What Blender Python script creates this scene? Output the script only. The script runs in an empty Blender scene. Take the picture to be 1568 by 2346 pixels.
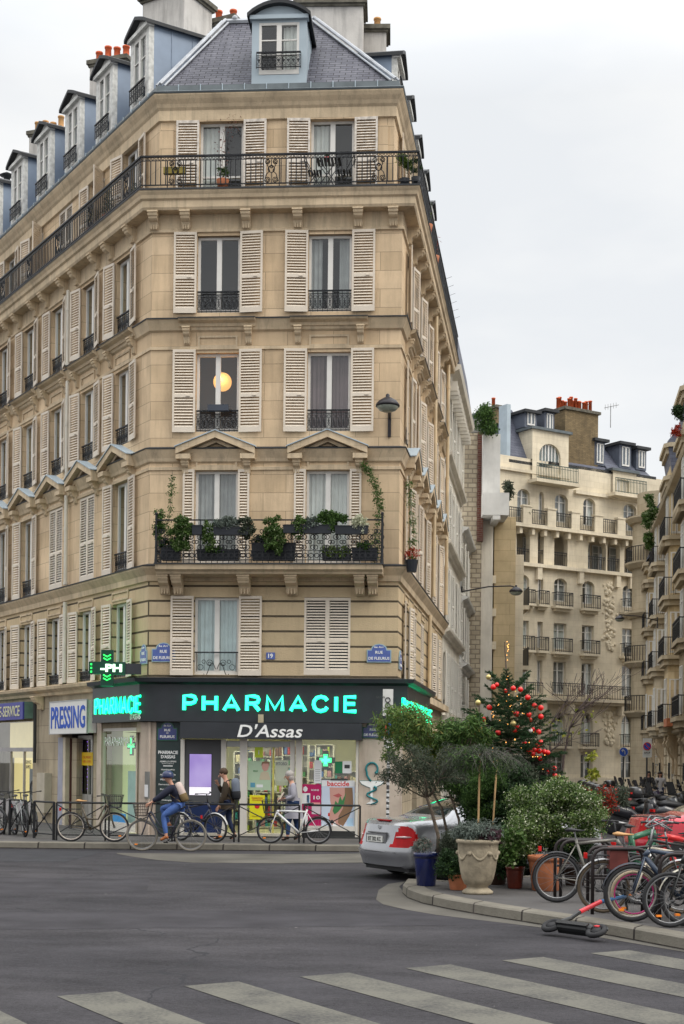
import bpy, math, random
import numpy as np
from mathutils import Vector, Matrix
random.seed(7); rng = np.random.default_rng(7)
RD = math.radians
scene = bpy.context.scene
COL = scene.collection
# ---------------------------------------------------------------- camera
F, CX, CY, H, RHO = 3266.6, 784.0, 1740.0, 2.10, 0.0105   # in units of a 1568-wide frame
cam_d = bpy.data.cameras.new('camera'); cam = bpy.data.objects.new('camera', cam_d); COL.objects.link(cam)
cam_d.sensor_fit = 'HORIZONTAL'; cam_d.sensor_width = 24.0; cam_d.lens = 24.0 * F / 1568.0
cam_d.shift_y = (CY - 1173.0) / 1568.0; cam_d.clip_end = 1500; cam_d.clip_start = 0.3
CR, SR = math.cos(RHO), math.sin(RHO)
cam.matrix_world = Matrix(((CR, -SR, 0, 0), (0, 0, -1, 0), (SR, CR, 0, H), (0, 0, 0, 1)))
scene.camera = cam
# ---------------------------------------------------------------- world: overcast sky
world = bpy.data.worlds.new('World'); scene.world = world; world.use_nodes = True
nt = world.node_tree; nt.nodes.clear()
def nd(t, kind, **k):
 n = t.nodes.new(kind)
 for a, b in k.items(): setattr(n, a, b)
 return n
wo = nd(nt, 'ShaderNodeOutputWorld')
sky = nd(nt, 'ShaderNodeTexSky', sky_type='NISHITA', sun_disc=False, sun_elevation=RD(44), sun_rotation=RD(118))
bgs = nd(nt, 'ShaderNodeBackground'); bgs.inputs[1].default_value = 0.10
nt.links.new(sky.outputs[0], bgs.inputs[0])
tc = nd(nt, 'ShaderNodeTexCoord')
sep = nd(nt, 'ShaderNodeSeparateXYZ'); nt.links.new(tc.outputs['Generated'], sep.inputs[0])
mr = nd(nt, 'ShaderNodeMapRange'); nt.links.new(sep.outputs[2], mr.inputs[0])
mr.inputs[1].default_value = 0.42; mr.inputs[2].default_value = 1.0; mr.inputs[3].default_value = 0.87; mr.inputs[4].default_value = 3.0
mp = nd(nt, 'ShaderNodeMapping'); mp.inputs['Scale'].default_value = (2.2, 2.2, 5.5); nt.links.new(tc.outputs['Generated'], mp.inputs[0])
nz = nd(nt, 'ShaderNodeTexNoise'); nz.inputs['Scale'].default_value = 1.3; nz.inputs['Detail'].default_value = 5; nz.inputs['Roughness'].default_value = .5
nt.links.new(mp.outputs[0], nz.inputs[0])
rp = nd(nt, 'ShaderNodeValToRGB'); nt.links.new(nz.outputs[0], rp.inputs[0])
rp.color_ramp.elements[0].position = .38; rp.color_ramp.elements[0].color = (.925, .95, .975, 1)
rp.color_ramp.elements[1].position = .62; rp.color_ramp.elements[1].color = (1.11, 1.105, 1.085, 1)
bgc = nd(nt, 'ShaderNodeBackground')
nt.links.new(rp.outputs[0], bgc.inputs[0]); nt.links.new(mr.outputs[0], bgc.inputs[1])
mx = nd(nt, 'ShaderNodeMixShader'); mx.inputs[0].default_value = .93
nt.links.new(bgs.outputs[0], mx.inputs[1]); nt.links.new(bgc.outputs[0], mx.inputs[2]); nt.links.new(mx.outputs[0], wo.inputs[0])
# ---------------------------------------------------------------- sun through cloud, exposure
sd = bpy.data.lights.new('sun', 'SUN'); sd.energy = 1.35; sd.angle = RD(28); sd.color = (1, .93, .82)
sun = bpy.data.objects.new('sun', sd); COL.objects.link(sun)
_az = RD(118); _el = RD(44)
sdir = Vector((math.sin(_az) * math.cos(_el), math.cos(_az) * math.cos(_el), math.sin(_el)))
sun.rotation_euler = sdir.to_track_quat('Z', 'Y').to_euler(); sun.location = (20, -6, 40)
scene.view_settings.view_transform = 'Standard'; scene.view_settings.look = 'None'
scene.view_settings.exposure = 0.14; scene.view_settings.gamma = 1.0
scene.render.engine = 'CYCLES'
cy = scene.cycles; cy.use_denoising = True; cy.max_bounces = 7; cy.diffuse_bounces = 3; cy.glossy_bounces = 3
cy.transparent_max_bounces = 24; cy.transmission_bounces = 4; cy.caustics_reflective = False; cy.caustics_refractive = False
cy.sample_clamp_indirect = 6
# ---------------------------------------------------------------- pixel <-> place helpers
def ray(x, y):
 up, vp = x - CX, CY - y
 return Vector(((up * CR - vp * SR) / F, 1.0, (up * SR + vp * CR) / F))
def G(x, y, z=0.0):                      # ground point seen at photo position x, y
 r = ray(x, y); t = (z - H) / r.z
 return Vector((r.x * t, t, z))
def atY(x, y, Y):                        # point at distance Y
 r = ray(x, y); return Vector((r.x * Y, Y, H + r.z * Y))
# ---------------------------------------------------------------- materials
MATS = {}
def pmat(name, col, rough=.7, metal=0., var=.12, vs=3., bump=0., bs=40., coat=0., emit=None, es=0., spec=.32, alpha=None, trans=0.):
 if name in MATS: return MATS[name]
 m = bpy.data.materials.new(name); m.use_nodes = True; t = m.node_tree; b = t.nodes['Principled BSDF']
 b.inputs['Roughness'].default_value = rough; b.inputs['Metallic'].default_value = metal
 b.inputs['Coat Weight'].default_value = coat; b.inputs['Coat Roughness'].default_value = .05
 b.inputs['Specular IOR Level'].default_value = spec; b.inputs['Transmission Weight'].default_value = trans
 tcn = nd(t, 'ShaderNodeTexCoord')
 n = nd(t, 'ShaderNodeTexNoise'); n.inputs['Scale'].default_value = vs; n.inputs['Detail'].default_value = 4
 t.links.new(tcn.outputs['Object'], n.inputs[0])
 r = nd(t, 'ShaderNodeValToRGB'); t.links.new(n.outputs[0], r.inputs[0])
 lo = [max(0, c * (1 - var)) for c in col]; hi = [min(1, c * (1 + var)) for c in col]
 r.color_ramp.elements[0].position = .3; r.color_ramp.elements[0].color = (*lo, 1)
 r.color_ramp.elements[1].position = .7; r.color_ramp.elements[1].color = (*hi, 1)
 t.links.new(r.outputs[0], b.inputs['Base Color'])
 if bump:
  n2 = nd(t, 'ShaderNodeTexNoise'); n2.inputs['Scale'].default_value = bs; n2.inputs['Detail'].default_value = 3
  t.links.new(tcn.outputs['Object'], n2.inputs[0])
  bp = nd(t, 'ShaderNodeBump'); bp.inputs['Strength'].default_value = bump; bp.inputs['Distance'].default_value = .02
  t.links.new(n2.outputs[0], bp.inputs['Height']); t.links.new(bp.outputs[0], b.inputs['Normal'])
 if emit:
  b.inputs['Emission Color'].default_value = (*emit, 1); b.inputs['Emission Strength'].default_value = es
 MATS[name] = m; return m
def brickmat(name, c1, c2, cm, bw, bh, mortar=.008, rough=.85, bump=.4, streak=.25, offset=.5, stain=(.22, .19, .15), stainamt=.35, big=.35, horiz=False, yk=.97):
 """stone / brick / slate laid out in the object's own x (along) and z (up)"""
 if name in MATS: return MATS[name]
 m = bpy.data.materials.new(name); m.use_nodes = True; t = m.node_tree; b = t.nodes['Principled BSDF']
 b.inputs['Roughness'].default_value = rough; b.inputs['Specular IOR Level'].default_value = .15
 tcn = nd(t, 'ShaderNodeTexCoord'); sp = nd(t, 'ShaderNodeSeparateXYZ'); t.links.new(tcn.outputs['Object'], sp.inputs[0])
 ad = nd(t, 'ShaderNodeMath', operation='ADD'); t.links.new(sp.outputs[0], ad.inputs[0])
 ym = nd(t, 'ShaderNodeMath', operation='MULTIPLY'); t.links.new(sp.outputs[1], ym.inputs[0]); ym.inputs[1].default_value = yk
 t.links.new(ym.outputs[0], ad.inputs[1])
 cb = nd(t, 'ShaderNodeCombineXYZ'); t.links.new(ad.outputs[0], cb.inputs[0]); t.links.new(sp.outputs[2], cb.inputs[1])
 br = nd(t, 'ShaderNodeTexBrick'); t.links.new(cb.outputs[0], br.inputs[0]); br.offset = offset
 br.inputs['Scale'].default_value = 1; br.inputs['Brick Width'].default_value = bw; br.inputs['Row Height'].default_value = bh
 br.inputs['Mortar Size'].default_value = mortar; br.inputs['Mortar Smooth'].default_value = .3
 br.inputs['Color1'].default_value = (*c1, 1); br.inputs['Color2'].default_value = (*c2, 1); br.inputs['Mortar'].default_value = (*cm, 1)
 n1 = nd(t, 'ShaderNodeTexNoise'); n1.inputs['Scale'].default_value = big; n1.inputs['Detail'].default_value = 8; n1.inputs['Roughness'].default_value = .6
 t.links.new(tcn.outputs['Object'], n1.inputs[0])
 mpg = nd(t, 'ShaderNodeMapping'); mpg.inputs['Scale'].default_value = (.7, .7, 3.0) if horiz else (4.5, 4.5, .5); t.links.new(tcn.outputs['Object'], mpg.inputs[0])
 n2 = nd(t, 'ShaderNodeTexNoise'); n2.inputs['Scale'].default_value = 1.2; n2.inputs['Detail'].default_value = 6; n2.inputs['Roughness'].default_value = .65
 t.links.new(mpg.outputs[0], n2.inputs[0])
 r1 = nd(t, 'ShaderNodeMapRange'); t.links.new(n1.outputs[0], r1.inputs[0])
 r1.inputs[1].default_value = .35; r1.inputs[2].default_value = .75; r1.inputs[3].default_value = .76; r1.inputs[4].default_value = 1.16
 hv = nd(t, 'ShaderNodeVectorMath', operation='SCALE'); t.links.new(br.outputs[0], hv.inputs[0]); t.links.new(r1.outputs[0], hv.inputs['Scale'])
 r2 = nd(t, 'ShaderNodeMapRange'); t.links.new(n2.outputs[0], r2.inputs[0])
 r2.inputs[1].default_value = .48; r2.inputs[2].default_value = .8; r2.inputs[3].default_value = 0; r2.inputs[4].default_value = stainamt
 mc = nd(t, 'ShaderNodeMix', data_type='RGBA'); t.links.new(r2.outputs[0], mc.inputs[0]); t.links.new(hv.outputs[0], mc.inputs[6])
 mc.inputs[7].default_value = (*stain, 1); t.links.new(mc.outputs[2], b.inputs['Base Color'])
 n3 = nd(t, 'ShaderNodeTexNoise'); n3.inputs['Scale'].default_value = 30; n3.inputs['Detail'].default_value = 4; t.links.new(tcn.outputs['Object'], n3.inputs[0])
 sub = nd(t, 'ShaderNodeMath', operation='MULTIPLY_ADD'); t.links.new(br.outputs['Fac'], sub.inputs[0]); sub.inputs[1].default_value = -1.0; t.links.new(n3.outputs[0], sub.inputs[2])
 bp = nd(t, 'ShaderNodeBump'); bp.inputs['Strength'].default_value = bump; bp.inputs['Distance'].default_value = .012
 t.links.new(sub.outputs[0], bp.inputs['Height']); t.links.new(bp.outputs[0], b.inputs['Normal'])
 MATS[name] = m; return m
def glassmat(name, tint=(.9, .95, .95), refl=1.0):
 if name in MATS: return MATS[name]
 m = bpy.data.materials.new(name); m.use_nodes = True; t = m.node_tree; t.nodes.clear()
 o = nd(t, 'ShaderNodeOutputMaterial'); tr = nd(t, 'ShaderNodeBsdfTransparent'); tr.inputs[0].default_value = (*tint, 1)
 gl = nd(t, 'ShaderNodeBsdfGlossy'); gl.inputs['Roughness'].default_value = .02; gl.inputs[0].default_value = (refl, refl, refl, 1)
 fr_ = nd(t, 'ShaderNodeFresnel'); fr_.inputs[0].default_value = 1.8; ge = nd(t, 'ShaderNodeNewGeometry'); iv = nd(t, 'ShaderNodeMath', operation='SUBTRACT'); iv.inputs[0].default_value = 1; t.links.new(ge.outputs['Backfacing'], iv.inputs[1])
 fr = nd(t, 'ShaderNodeMath', operation='MULTIPLY'); t.links.new(fr_.outputs[0], fr.inputs[0]); t.links.new(iv.outputs[0], fr.inputs[1])
 mxn = nd(t, 'ShaderNodeMixShader'); t.links.new(fr.outputs[0], mxn.inputs[0]); t.links.new(tr.outputs[0], mxn.inputs[1]); t.links.new(gl.outputs[0], mxn.inputs[2])
 t.links.new(mxn.outputs[0], o.inputs[0]); MATS[name] = m; return m
def leafmat(name, c1, c2, c3=None, rough=.55):
 if name in MATS: return MATS[name]
 m = bpy.data.materials.new(name); m.use_nodes = True; t = m.node_tree; b = t.nodes['Principled BSDF']
 b.inputs['Roughness'].default_value = rough; b.inputs['Specular IOR Level'].default_value = .2
 g = nd(t, 'ShaderNodeNewGeometry'); r = nd(t, 'ShaderNodeValToRGB'); t.links.new(g.outputs['Random Per Island'], r.inputs[0])
 r.color_ramp.elements[0].position = 0; r.color_ramp.elements[0].color = (*c1, 1)
 r.color_ramp.elements[1].position = .85; r.color_ramp.elements[1].color = (*c2, 1)
 if c3: e = r.color_ramp.elements.new(.97); e.color = (*c3, 1)
 t.links.new(r.outputs[0], b.inputs['Base Color'])
 tl = nd(t, 'ShaderNodeBsdfTranslucent'); t.links.new(r.outputs[0], tl.inputs[0])
 ms = nd(t, 'ShaderNodeMixShader'); ms.inputs[0].default_value = .3
 t.links.new(b.outputs[0], ms.inputs[1]); t.links.new(tl.outputs[0], ms.inputs[2]); t.links.new(ms.outputs[0], t.nodes['Material Output'].inputs[0])
 MATS[name] = m; return m
# ---------------------------------------------------------------- mesh builder
class MB:
 def __init__(s): s.v = []; s.f = []; s.mi = []; s.k = 0; s.M = None
 def add(s, vs, fs):
  n = len(s.v)
  if s.M is not None: vs = [tuple(s.M @ Vector(p)) for p in vs]
  s.v += [tuple(p) for p in vs]; s.f += [tuple(i + n for i in f) for f in fs]; s.mi += [s.k] * len(fs); return s
 def box(s, x0, y0, z0, x1, y1, z1):
  return s.add([(x0, y0, z0), (x1, y0, z0), (x1, y1, z0), (x0, y1, z0), (x0, y0, z1), (x1, y0, z1), (x1, y1, z1), (x0, y1, z1)],
                     [(0, 3, 2, 1), (4, 5, 6, 7), (0, 1, 5, 4), (1, 2, 6, 5), (2, 3, 7, 6), (3, 0, 4, 7)])
 def quad(s, *p): return s.add(p, [tuple(range(len(p)))])
 def tube(s, pts, r, n=6, closed=False, cap=True):
  pts = [Vector(p) for p in pts]; m = len(pts)
  rs = r if isinstance(r, (list, tuple)) else [r] * m
  vs = []; ref = None
  for i, p in enumerate(pts):
   a = pts[(i - 1) % m] if (closed or i) else p; b = pts[(i + 1) % m] if (closed or i < m - 1) else p
   d = (b - a)
   d = d.normalized() if d.length > 1e-9 else Vector((0, 0, 1))
   if ref is None: ref = Vector((0, 0, 1)) if abs(d.z) < .9 else Vector((1, 0, 0))
   x = d.cross(ref).normalized() if d.cross(ref).length > 1e-6 else d.orthogonal().normalized(); y = x.cross(d).normalized(); ref = y
   for k in range(n):
    t = 2 * math.pi * k / n; vs.append(p + x * (math.cos(t) * rs[i]) + y * (math.sin(t) * rs[i]))
  fs = []
  for i in range(m if closed else m - 1):
   j = (i + 1) % m
   for k in range(n): l = (k + 1) % n; fs.append((i * n + k, i * n + l, j * n + l, j * n + k))
  if cap and not closed: fs.append(tuple(range(n))[::-1]); fs.append(tuple((m - 1) * n + k for k in range(n)))
  return s.add(vs, fs)
 def ring(s, c, R, r, axis='y', n=10, m=4):
  c = Vector(c); pts = []
  for k in range(n):
   t = 2 * math.pi * k / n; a, b = math.cos(t) * R, math.sin(t) * R
   pts.append(c + Vector({'y': (a, 0, b), 'x': (0, a, b), 'z': (a, b, 0)}[axis]))
  return s.tube(pts, r, m, closed=True)
 def lathe(s, prof, n=24, c=(0, 0, 0), cap=True):
  vs = []; m = len(prof)
  for r, z in prof:
   for k in range(n):
    t = 2 * math.pi * k / n; vs.append((c[0] + r * math.cos(t), c[1] + r * math.sin(t), c[2] + z))
  fs = [(i * n + k, i * n + (k + 1) % n, (i + 1) * n + (k + 1) % n, (i + 1) * n + k) for i in range(m - 1) for k in range(n)]
  if cap: fs.append(tuple(range(n))[::-1]); fs.append(tuple((m - 1) * n + k for k in range(n)))
  return s.add(vs, fs)
 def prism(s, poly, a, b, axis='y'):      # poly in the two other axes, extruded from a to b
  f = {'y': lambda p, t: (p[0], t, p[1]), 'x': lambda p, t: (t, p[0], p[1]), 'z': lambda p, t: (p[0], p[1], t)}[axis]
  n = len(poly); vs = [f(p, a) for p in poly] + [f(p, b) for p in poly]
  return s.add(vs, [tuple(range(n))[::-1] if axis != 'y' else tuple(range(n)), tuple(range(n, 2 * n)) if axis != 'y' else tuple(range(n, 2 * n))[::-1]]
                     + [(i, (i + 1) % n, n + (i + 1) % n, n + i) for i in range(n)])
 def ball(s, c, r, n=10, m=7, sc=(1, 1, 1)):
  vs = []; fs = []
  for i in range(m + 1):
   ph = math.pi * i / m
   for k in range(n):
    t = 2 * math.pi * k / n
    vs.append((c[0] + r * sc[0] * math.sin(ph) * math.cos(t), c[1] + r * sc[1] * math.sin(ph) * math.sin(t), c[2] - r * sc[2] * math.cos(ph)))
  for i in range(m):
   for k in range(n): fs.append((i * n + k, i * n + (k + 1) % n, (i + 1) * n + (k + 1) % n, (i + 1) * n + k))
  return s.add(vs, fs)
 def mesh(s, name, mats, smooth=False):
  me = bpy.data.meshes.new(name); me.from_pydata(s.v, [], s.f)
  mats = mats if isinstance(mats, (list, tuple)) else [mats]
  for m in mats: me.materials.append(m)
  if len(mats) > 1: me.polygons.foreach_set('material_index', s.mi)
  if smooth: me.polygons.foreach_set('use_smooth', [True] * len(me.polygons))
  me.update(); return me
 def build(s, name, mats, parent=None, mw=None, smooth=False):
  return link(name, s.mesh(name, mats, smooth), parent, mw if mw is not None else Matrix.Identity(4))
 def split(s, name, mats, parent=None, mw=None, gap=.12):
  """one object for each separate piece (islands closer than gap belong together)"""
  n = len(s.v); par = list(range(n))
  def fd(a):
   while par[a] != a: par[a] = par[par[a]]; a = par[a]
   return a
  for f in s.f:
   r = fd(f[0])
   for v in f[1:]: par[fd(v)] = r
  isl = {}
  for i in range(n): isl.setdefault(fd(i), []).append(i)
  B = [[np.array([s.v[i] for i in g]).min(0) - gap / 2, np.array([s.v[i] for i in g]).max(0) + gap / 2, [g]] for g in isl.values()]
  again = True
  while again:
   again = False; out = []
   for b in B:
    for o in out:
     if (b[0] <= o[1]).all() and (o[0] <= b[1]).all(): o[0] = np.minimum(o[0], b[0]); o[1] = np.maximum(o[1], b[1]); o[2] += b[2]; again = True; break
    else: out.append(b)
   B = out
  lab = {}
  for k, b in enumerate(B):
   for g in b[2]:
    for i in g: lab[i] = k
  res = []
  for k in range(len(B)):
   m = MB(); idx = [i for i in range(n) if lab[i] == k]; mp_ = {v: i for i, v in enumerate(idx)}; m.v = [s.v[i] for i in idx]
   for f, q in zip(s.f, s.mi):
    if lab[f[0]] == k: m.f.append(tuple(mp_[v] for v in f)); m.mi.append(q)
   res.append(m.build(name, mats, parent, mw))
  return res
WM = {}
def link(name, me, parent=None, mw=None, local=None):
 o = bpy.data.objects.new(name, me); COL.objects.link(o)
 mw = mw.copy() if mw is not None else None
 if parent is not None:
  o.parent = parent; pm = WM[parent.name]
  if local is not None: o.matrix_basis = local; WM[o.name] = pm @ local
  elif mw is not None: o.matrix_basis = pm.inverted() @ mw; WM[o.name] = mw
  else: WM[o.name] = pm.copy()
 else:
  o.matrix_basis = mw if mw is not None else Matrix.Identity(4); WM[o.name] = o.matrix_basis.copy()
 return o
def tag(o, label=None, cat=None, group=None, kind=None):
 if label: o['label'] = label
 if cat: o['category'] = cat
 if group: o['group'] = group
 if kind: o['kind'] = kind
 return o
def thing(name, label, cat, loc=(0, 0, 0), rz=0., group=None, M=None):
 return tag(link(name, None, None, M if M is not None else Matrix.Translation(loc) @ Matrix.Rotation(rz, 4, 'Z')), label, cat, group)
def copytree(o, M, label=None, group=None, parent=None):
 c = o.copy(); COL.objects.link(c)
 if parent is None: c.matrix_basis = M
 else: c.parent = parent
 WM[c.name] = M.copy() if M is not None else WM[parent.name] @ c.matrix_basis
 if label: c['label'] = label
 if group: c['group'] = group
 for ch in list(o.children): copytree(ch, None, parent=c)
 return c
TXT = {}
def textmesh(s, w, h, depth=.02, bold=0.0, shear=0., spacing=1.):
 """mesh of a text fitted to w x h in x/z, facing -y, centred on the origin"""
 cu = bpy.data.curves.new('writing', 'FONT'); cu.body = s; cu.size = 1; cu.extrude = .01; cu.offset = bold; cu.shear = shear
 cu.align_x = 'CENTER'; cu.space_character = spacing; cu.resolution_u = 3
 o = bpy.data.objects.new('writing', cu)
 me = bpy.data.meshes.new_from_object(o); bpy.data.objects.remove(o)
 co = np.empty(len(me.vertices) * 3); me.vertices.foreach_get('co', co); co = co.reshape(-1, 3)
 lo, hi = co.min(0), co.max(0); ce = (lo + hi) / 2
 out = np.empty_like(co); out[:, 0] = (co[:, 0] - ce[0]) * w / (hi[0] - lo[0]); out[:, 2] = (co[:, 1] - ce[1]) * h / (hi[1] - lo[1])
 out[:, 1] = -(co[:, 2] - lo[2]) / (hi[2] - lo[2]) * depth
 me.vertices.foreach_set('co', out.ravel()); me.update()
 me.materials.clear(); return me
def text(s, w, h, mat, parent, M, depth=.02, name='lettering', **k):
 me = textmesh(s, w, h, depth, **k); me.materials.append(mat); return link(name, me, parent, M)
# ---------------------------------------------------------------- leaves
def leafcloud(cs, rs, n, size, mat, name, parent=None, M=None, aspect=.5, droop=0., shell=.55, flat=1., jitter=.35, up=0., bend=True):
 """n small leaf faces spread over ellipsoid clumps cs (centres) rs (radii or (rx,ry,rz))"""
 cs = np.array(cs, float); k = len(cs)
 rr = np.array([(r, r, r) if np.isscalar(r) else r for r in (rs if hasattr(rs, '__len__') else [rs] * k)], float)
 vol = rr.prod(1) ** .67; idx = rng.choice(k, n, p=vol / vol.sum())
 d = rng.normal(size=(n, 3)); d /= np.linalg.norm(d, axis=1)[:, None]
 rad = shell + (1 - shell) * rng.random(n) ** .6; rad *= 1 + rng.normal(size=n) * .18
 p = cs[idx] + d * rad[:, None] * rr[idx]
 nr = d * .6 + rng.normal(size=(n, 3)) * jitter * 1.6; nr[:, 2] += up; nr /= np.linalg.norm(nr, axis=1)[:, None]
 t = np.cross(nr, rng.normal(size=(n, 3))); t[:, 2] -= droop; t -= (t * nr).sum(1)[:, None] * nr; t /= np.linalg.norm(t, axis=1)[:, None] + 1e-9
 b = np.cross(nr, t); L = size * (.6 + .8 * rng.random(n)); W = L * aspect
 a = p; m = p + t * (L * .5)[:, None] + (nr * (L * .12)[:, None] if bend else 0); e = p + t * L[:, None]
 v = np.stack([a, m + b * (W * .5)[:, None], e, m - b * (W * .5)[:, None]], 1).reshape(-1, 3)
 f = np.arange(n * 4).reshape(-1, 4)
 me = bpy.data.meshes.new(name); me.from_pydata(v.tolist(), [], f.tolist())
 for mm in (mat if isinstance(mat, (list, tuple)) else [mat]): me.materials.append(mm)
 me.update(); return link(name, me, parent, M)
def branches(mb, p, d, L, r, depth, spread=.6, n=3, seg=3, wob=.15, up=.1, ends=None, ratio=.68, rmin=.004):
 p = Vector(p); d = Vector(d).normalized(); pts = [p.copy()]; rs = [r]
 for i in range(seg):
  d = (d + Vector((random.gauss(0, wob), random.gauss(0, wob), random.gauss(0, wob) + up * .3))).normalized()
  p = p + d * (L / seg); pts.append(p.copy()); rs.append(max(rmin, r * (1 - .45 * (i + 1) / seg)))
 mb.tube(pts, rs, 5 if r > .03 else 4)
 if ends is not None and depth <= 1: ends.append(tuple(p)); ends.append(tuple(pts[-2]))
 if depth > 0:
  for i in range(n):
   ax = Vector((random.gauss(0, 1), random.gauss(0, 1), random.gauss(0, .4))); q = (d + ax.normalized() * spread + Vector((0, 0, up))).normalized()
   st = pts[-1] if i < 2 else pts[random.randrange(max(1, seg - 1), seg + 1)]
   branches(mb, st, q, L * ratio * random.uniform(.8, 1.15), rs[-1] * .75, depth - 1, spread, n, seg, wob, up, ends, ratio, rmin)
# ================================================================ MATERIALS
STONE = brickmat('limestone', (.735, .56, .37), (.61, .455, .29), (.33, .25, .165), 1.15, .46, .007, stainamt=.55, stain=(.30, .225, .15), big=.6)
STONE2 = brickmat('limestone trim', (.66, .525, .36), (.60, .475, .32), (.42, .34, .23), 1.9, 3.0, .004, stainamt=.65, stain=(.20, .165, .125), big=1.1)
RUST = brickmat('rusticated limestone', (.62, .485, .31), (.56, .44, .275), (.10, .08, .055), 30., .377, .03, bump=1., stainamt=.35, stain=(.25, .2, .14))
GROUNDST = brickmat('street level stone', (.42, .35, .25), (.36, .30, .215), (.2, .16, .12), 1.4, .5, .008, stainamt=.6, stain=(.14, .11, .085), big=.9)
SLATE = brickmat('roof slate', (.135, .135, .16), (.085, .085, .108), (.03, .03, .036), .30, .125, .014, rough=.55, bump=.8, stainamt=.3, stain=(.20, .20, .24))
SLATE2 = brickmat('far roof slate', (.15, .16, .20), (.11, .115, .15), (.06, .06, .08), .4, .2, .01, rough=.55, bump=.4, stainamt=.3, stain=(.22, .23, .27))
RENDERW = brickmat('chimney render', (.66, .63, .58), (.62, .59, .55), (.5, .48, .45), 5, 5, .001, stainamt=.75, stain=(.20, .19, .18), big=.9)
ZINC = pmat('blue grey zinc', (.20, .255, .34), .45, .15, .18, 1.2, spec=.5)
ZINCL = pmat('pale painted zinc', (.38, .45, .50), .5, 0, .10, 1.5)
ZINCD = pmat('dark zinc', (.035, .037, .04), .6, 0, .3, 2.)
ZINCG = pmat('gutter zinc', (.12, .14, .15), .5, .1, .25, 2.)
PAINTW = pmat('white window paint', (.72, .70, .66), .5, 0, .06, 4.)
SHUT = pmat('cream shutter paint', (.68, .60, .50), .62, 0, .10, 2.2, bump=.1)
SHUTOLD = pmat('flaking shutter paint', (.66, .60, .53), .7, 0, .28, 7., bump=.2)
IRON = pmat('black ironwork', (.02, .021, .024), .45, .3, .3, 8.)
GLASS = glassmat('window glass')
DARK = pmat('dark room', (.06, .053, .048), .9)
CURT = pmat('net curtain', (.66, .64, .60), .9, 0, .1, 3.)
CURT2 = pmat('grey curtain', (.36, .35, .34), .9, 0, .15, 3.)
PINK = pmat('dusky interior wall', (.19, .135, .135), .9, 0, .3, 1.)
POT = pmat('terracotta', (.42, .15, .07), .75, 0, .25, 6.)
POTO = pmat('ochre chimney pot', (.55, .30, .12), .75, 0, .25, 6.)
POTR = pmat('red chimney pot', (.60, .12, .045), .7, 0, .2, 6.)
FASC = pmat('charcoal fascia', (.028, .031, .037), .42, .1, .12, 3., coat=.1)
FASCG = pmat('dark green fascia', (.03, .045, .045), .5, .1, .12, 3.)
TRAV = brickmat('travertine', (.56, .47, .39), (.52, .43, .355), (.45, .37, .3), 4, 4, .001, stainamt=.6, stain=(.33, .25, .20), big=1.2)
ALUW = pmat('white shopfront frame', (.66, .62, .56), .4, .1, .05, 2.)
# ================================================================ FRAME OF THE CORNER BUILDING
V2 = lambda a, b: Vector((a, b))
PA, PB = V2(-4.91, 35.82), V2(1.356, 35.38)
dL, dR = V2(-.5255, .8508), V2(.1426, .9898)
LL, LR = 16.6, 15.0
NODES = [PA + dL * LL, PA, PB, PB + dR * LR]
def off(d, nodes=None):
 n = nodes or NODES; out = []; nr = []
 for a, b in zip(n[:-1], n[1:]):
  u = (b - a).normalized(); nr.append(V2(u.y, -u.x))
 for i, p in enumerate(n):
  if i == 0: out.append(p + nr[0] * d)
  elif i == len(n) - 1: out.append(p + nr[-1] * d)
  else:
   m = (nr[i - 1] + nr[i]).normalized(); out.append(p + m * (d / m.dot(nr[i])))
 return out
def fmat(o, u):
 return Matrix(((u.x, -u.y, 0, o.x), (u.y, u.x, 0, o.y), (0, 0, 1, 0), (0, 0, 0, 1)))
uC = (PB - PA).normalized(); WC = (PB - PA).length
FM = {'C': fmat(PA, uC), 'L': fmat(PA, -dL), 'R': fmat(PB, dR)}
def on(M, x, y, d=0.):
 if isinstance(M, str): M = FM[M]
 mi = M.inverted(); c = mi @ Vector((0, 0, H)); r = mi.to_3x3() @ ray(x, y); t = (-d - c.y) / r.y
 p = c + r * t; return p.x, p.z
def Z(y, x=635, f='C', d=0.): return on(f, x, y, d)[1]
def S(x, y, f='C', d=0.): return on(f, x, y, d)[0]
bld = thing('apartment_building', 'large cream limestone corner apartment block with white shutters above the pharmacy', 'building', (-1.8, 36.2, .12))
def sweep(mb, prof, nodes=None):
 """profile [(outward, z), ...] carried round the facades with mitred corners"""
 rings = [[(p.x, p.y, z) for p in off(d, nodes)] for d, z in prof]
 n = len(rings[0]); vs = [v for r in rings for v in r]; fs = []
 for i in range(len(prof) - 1):
  for k in range(n - 1): fs.append((i * n + k, i * n + k + 1, (i + 1) * n + k + 1, (i + 1) * n + k))
 return mb.add(vs, fs)
def sweep_local(prof, name, mat, parent, nodes=None, split=True):
 """same, one mesh for each facade, in that facade's own frame so that stone joints run along it"""
 rings = [off(d, nodes) for d, z in prof]; res = []
 ns = nodes or NODES
 for k in range(len(ns) - 1):
  u = (ns[k + 1] - ns[k]).normalized(); M = fmat(ns[k], u); mi = M.inverted(); mb = MB()
  vs = []
  for (d, z), r in zip(prof, rings): vs += [tuple(mi @ Vector((r[k].x, r[k].y, z))), tuple(mi @ Vector((r[k + 1].x, r[k + 1].y, z)))]
  mb.add(vs, [(2 * i, 2 * i + 1, 2 * i + 3, 2 * i + 2) for i in range(len(prof) - 1)])
  if k == 0: mb.add([vs[2 * i] for i in range(len(prof))], [tuple(range(len(prof)))])
  if k == len(ns) - 2: mb.add([vs[2 * i + 1] for i in range(len(prof))], [tuple(range(len(prof)))])
  res.append(mb.build(name, mat, parent, M))
 return res
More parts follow.
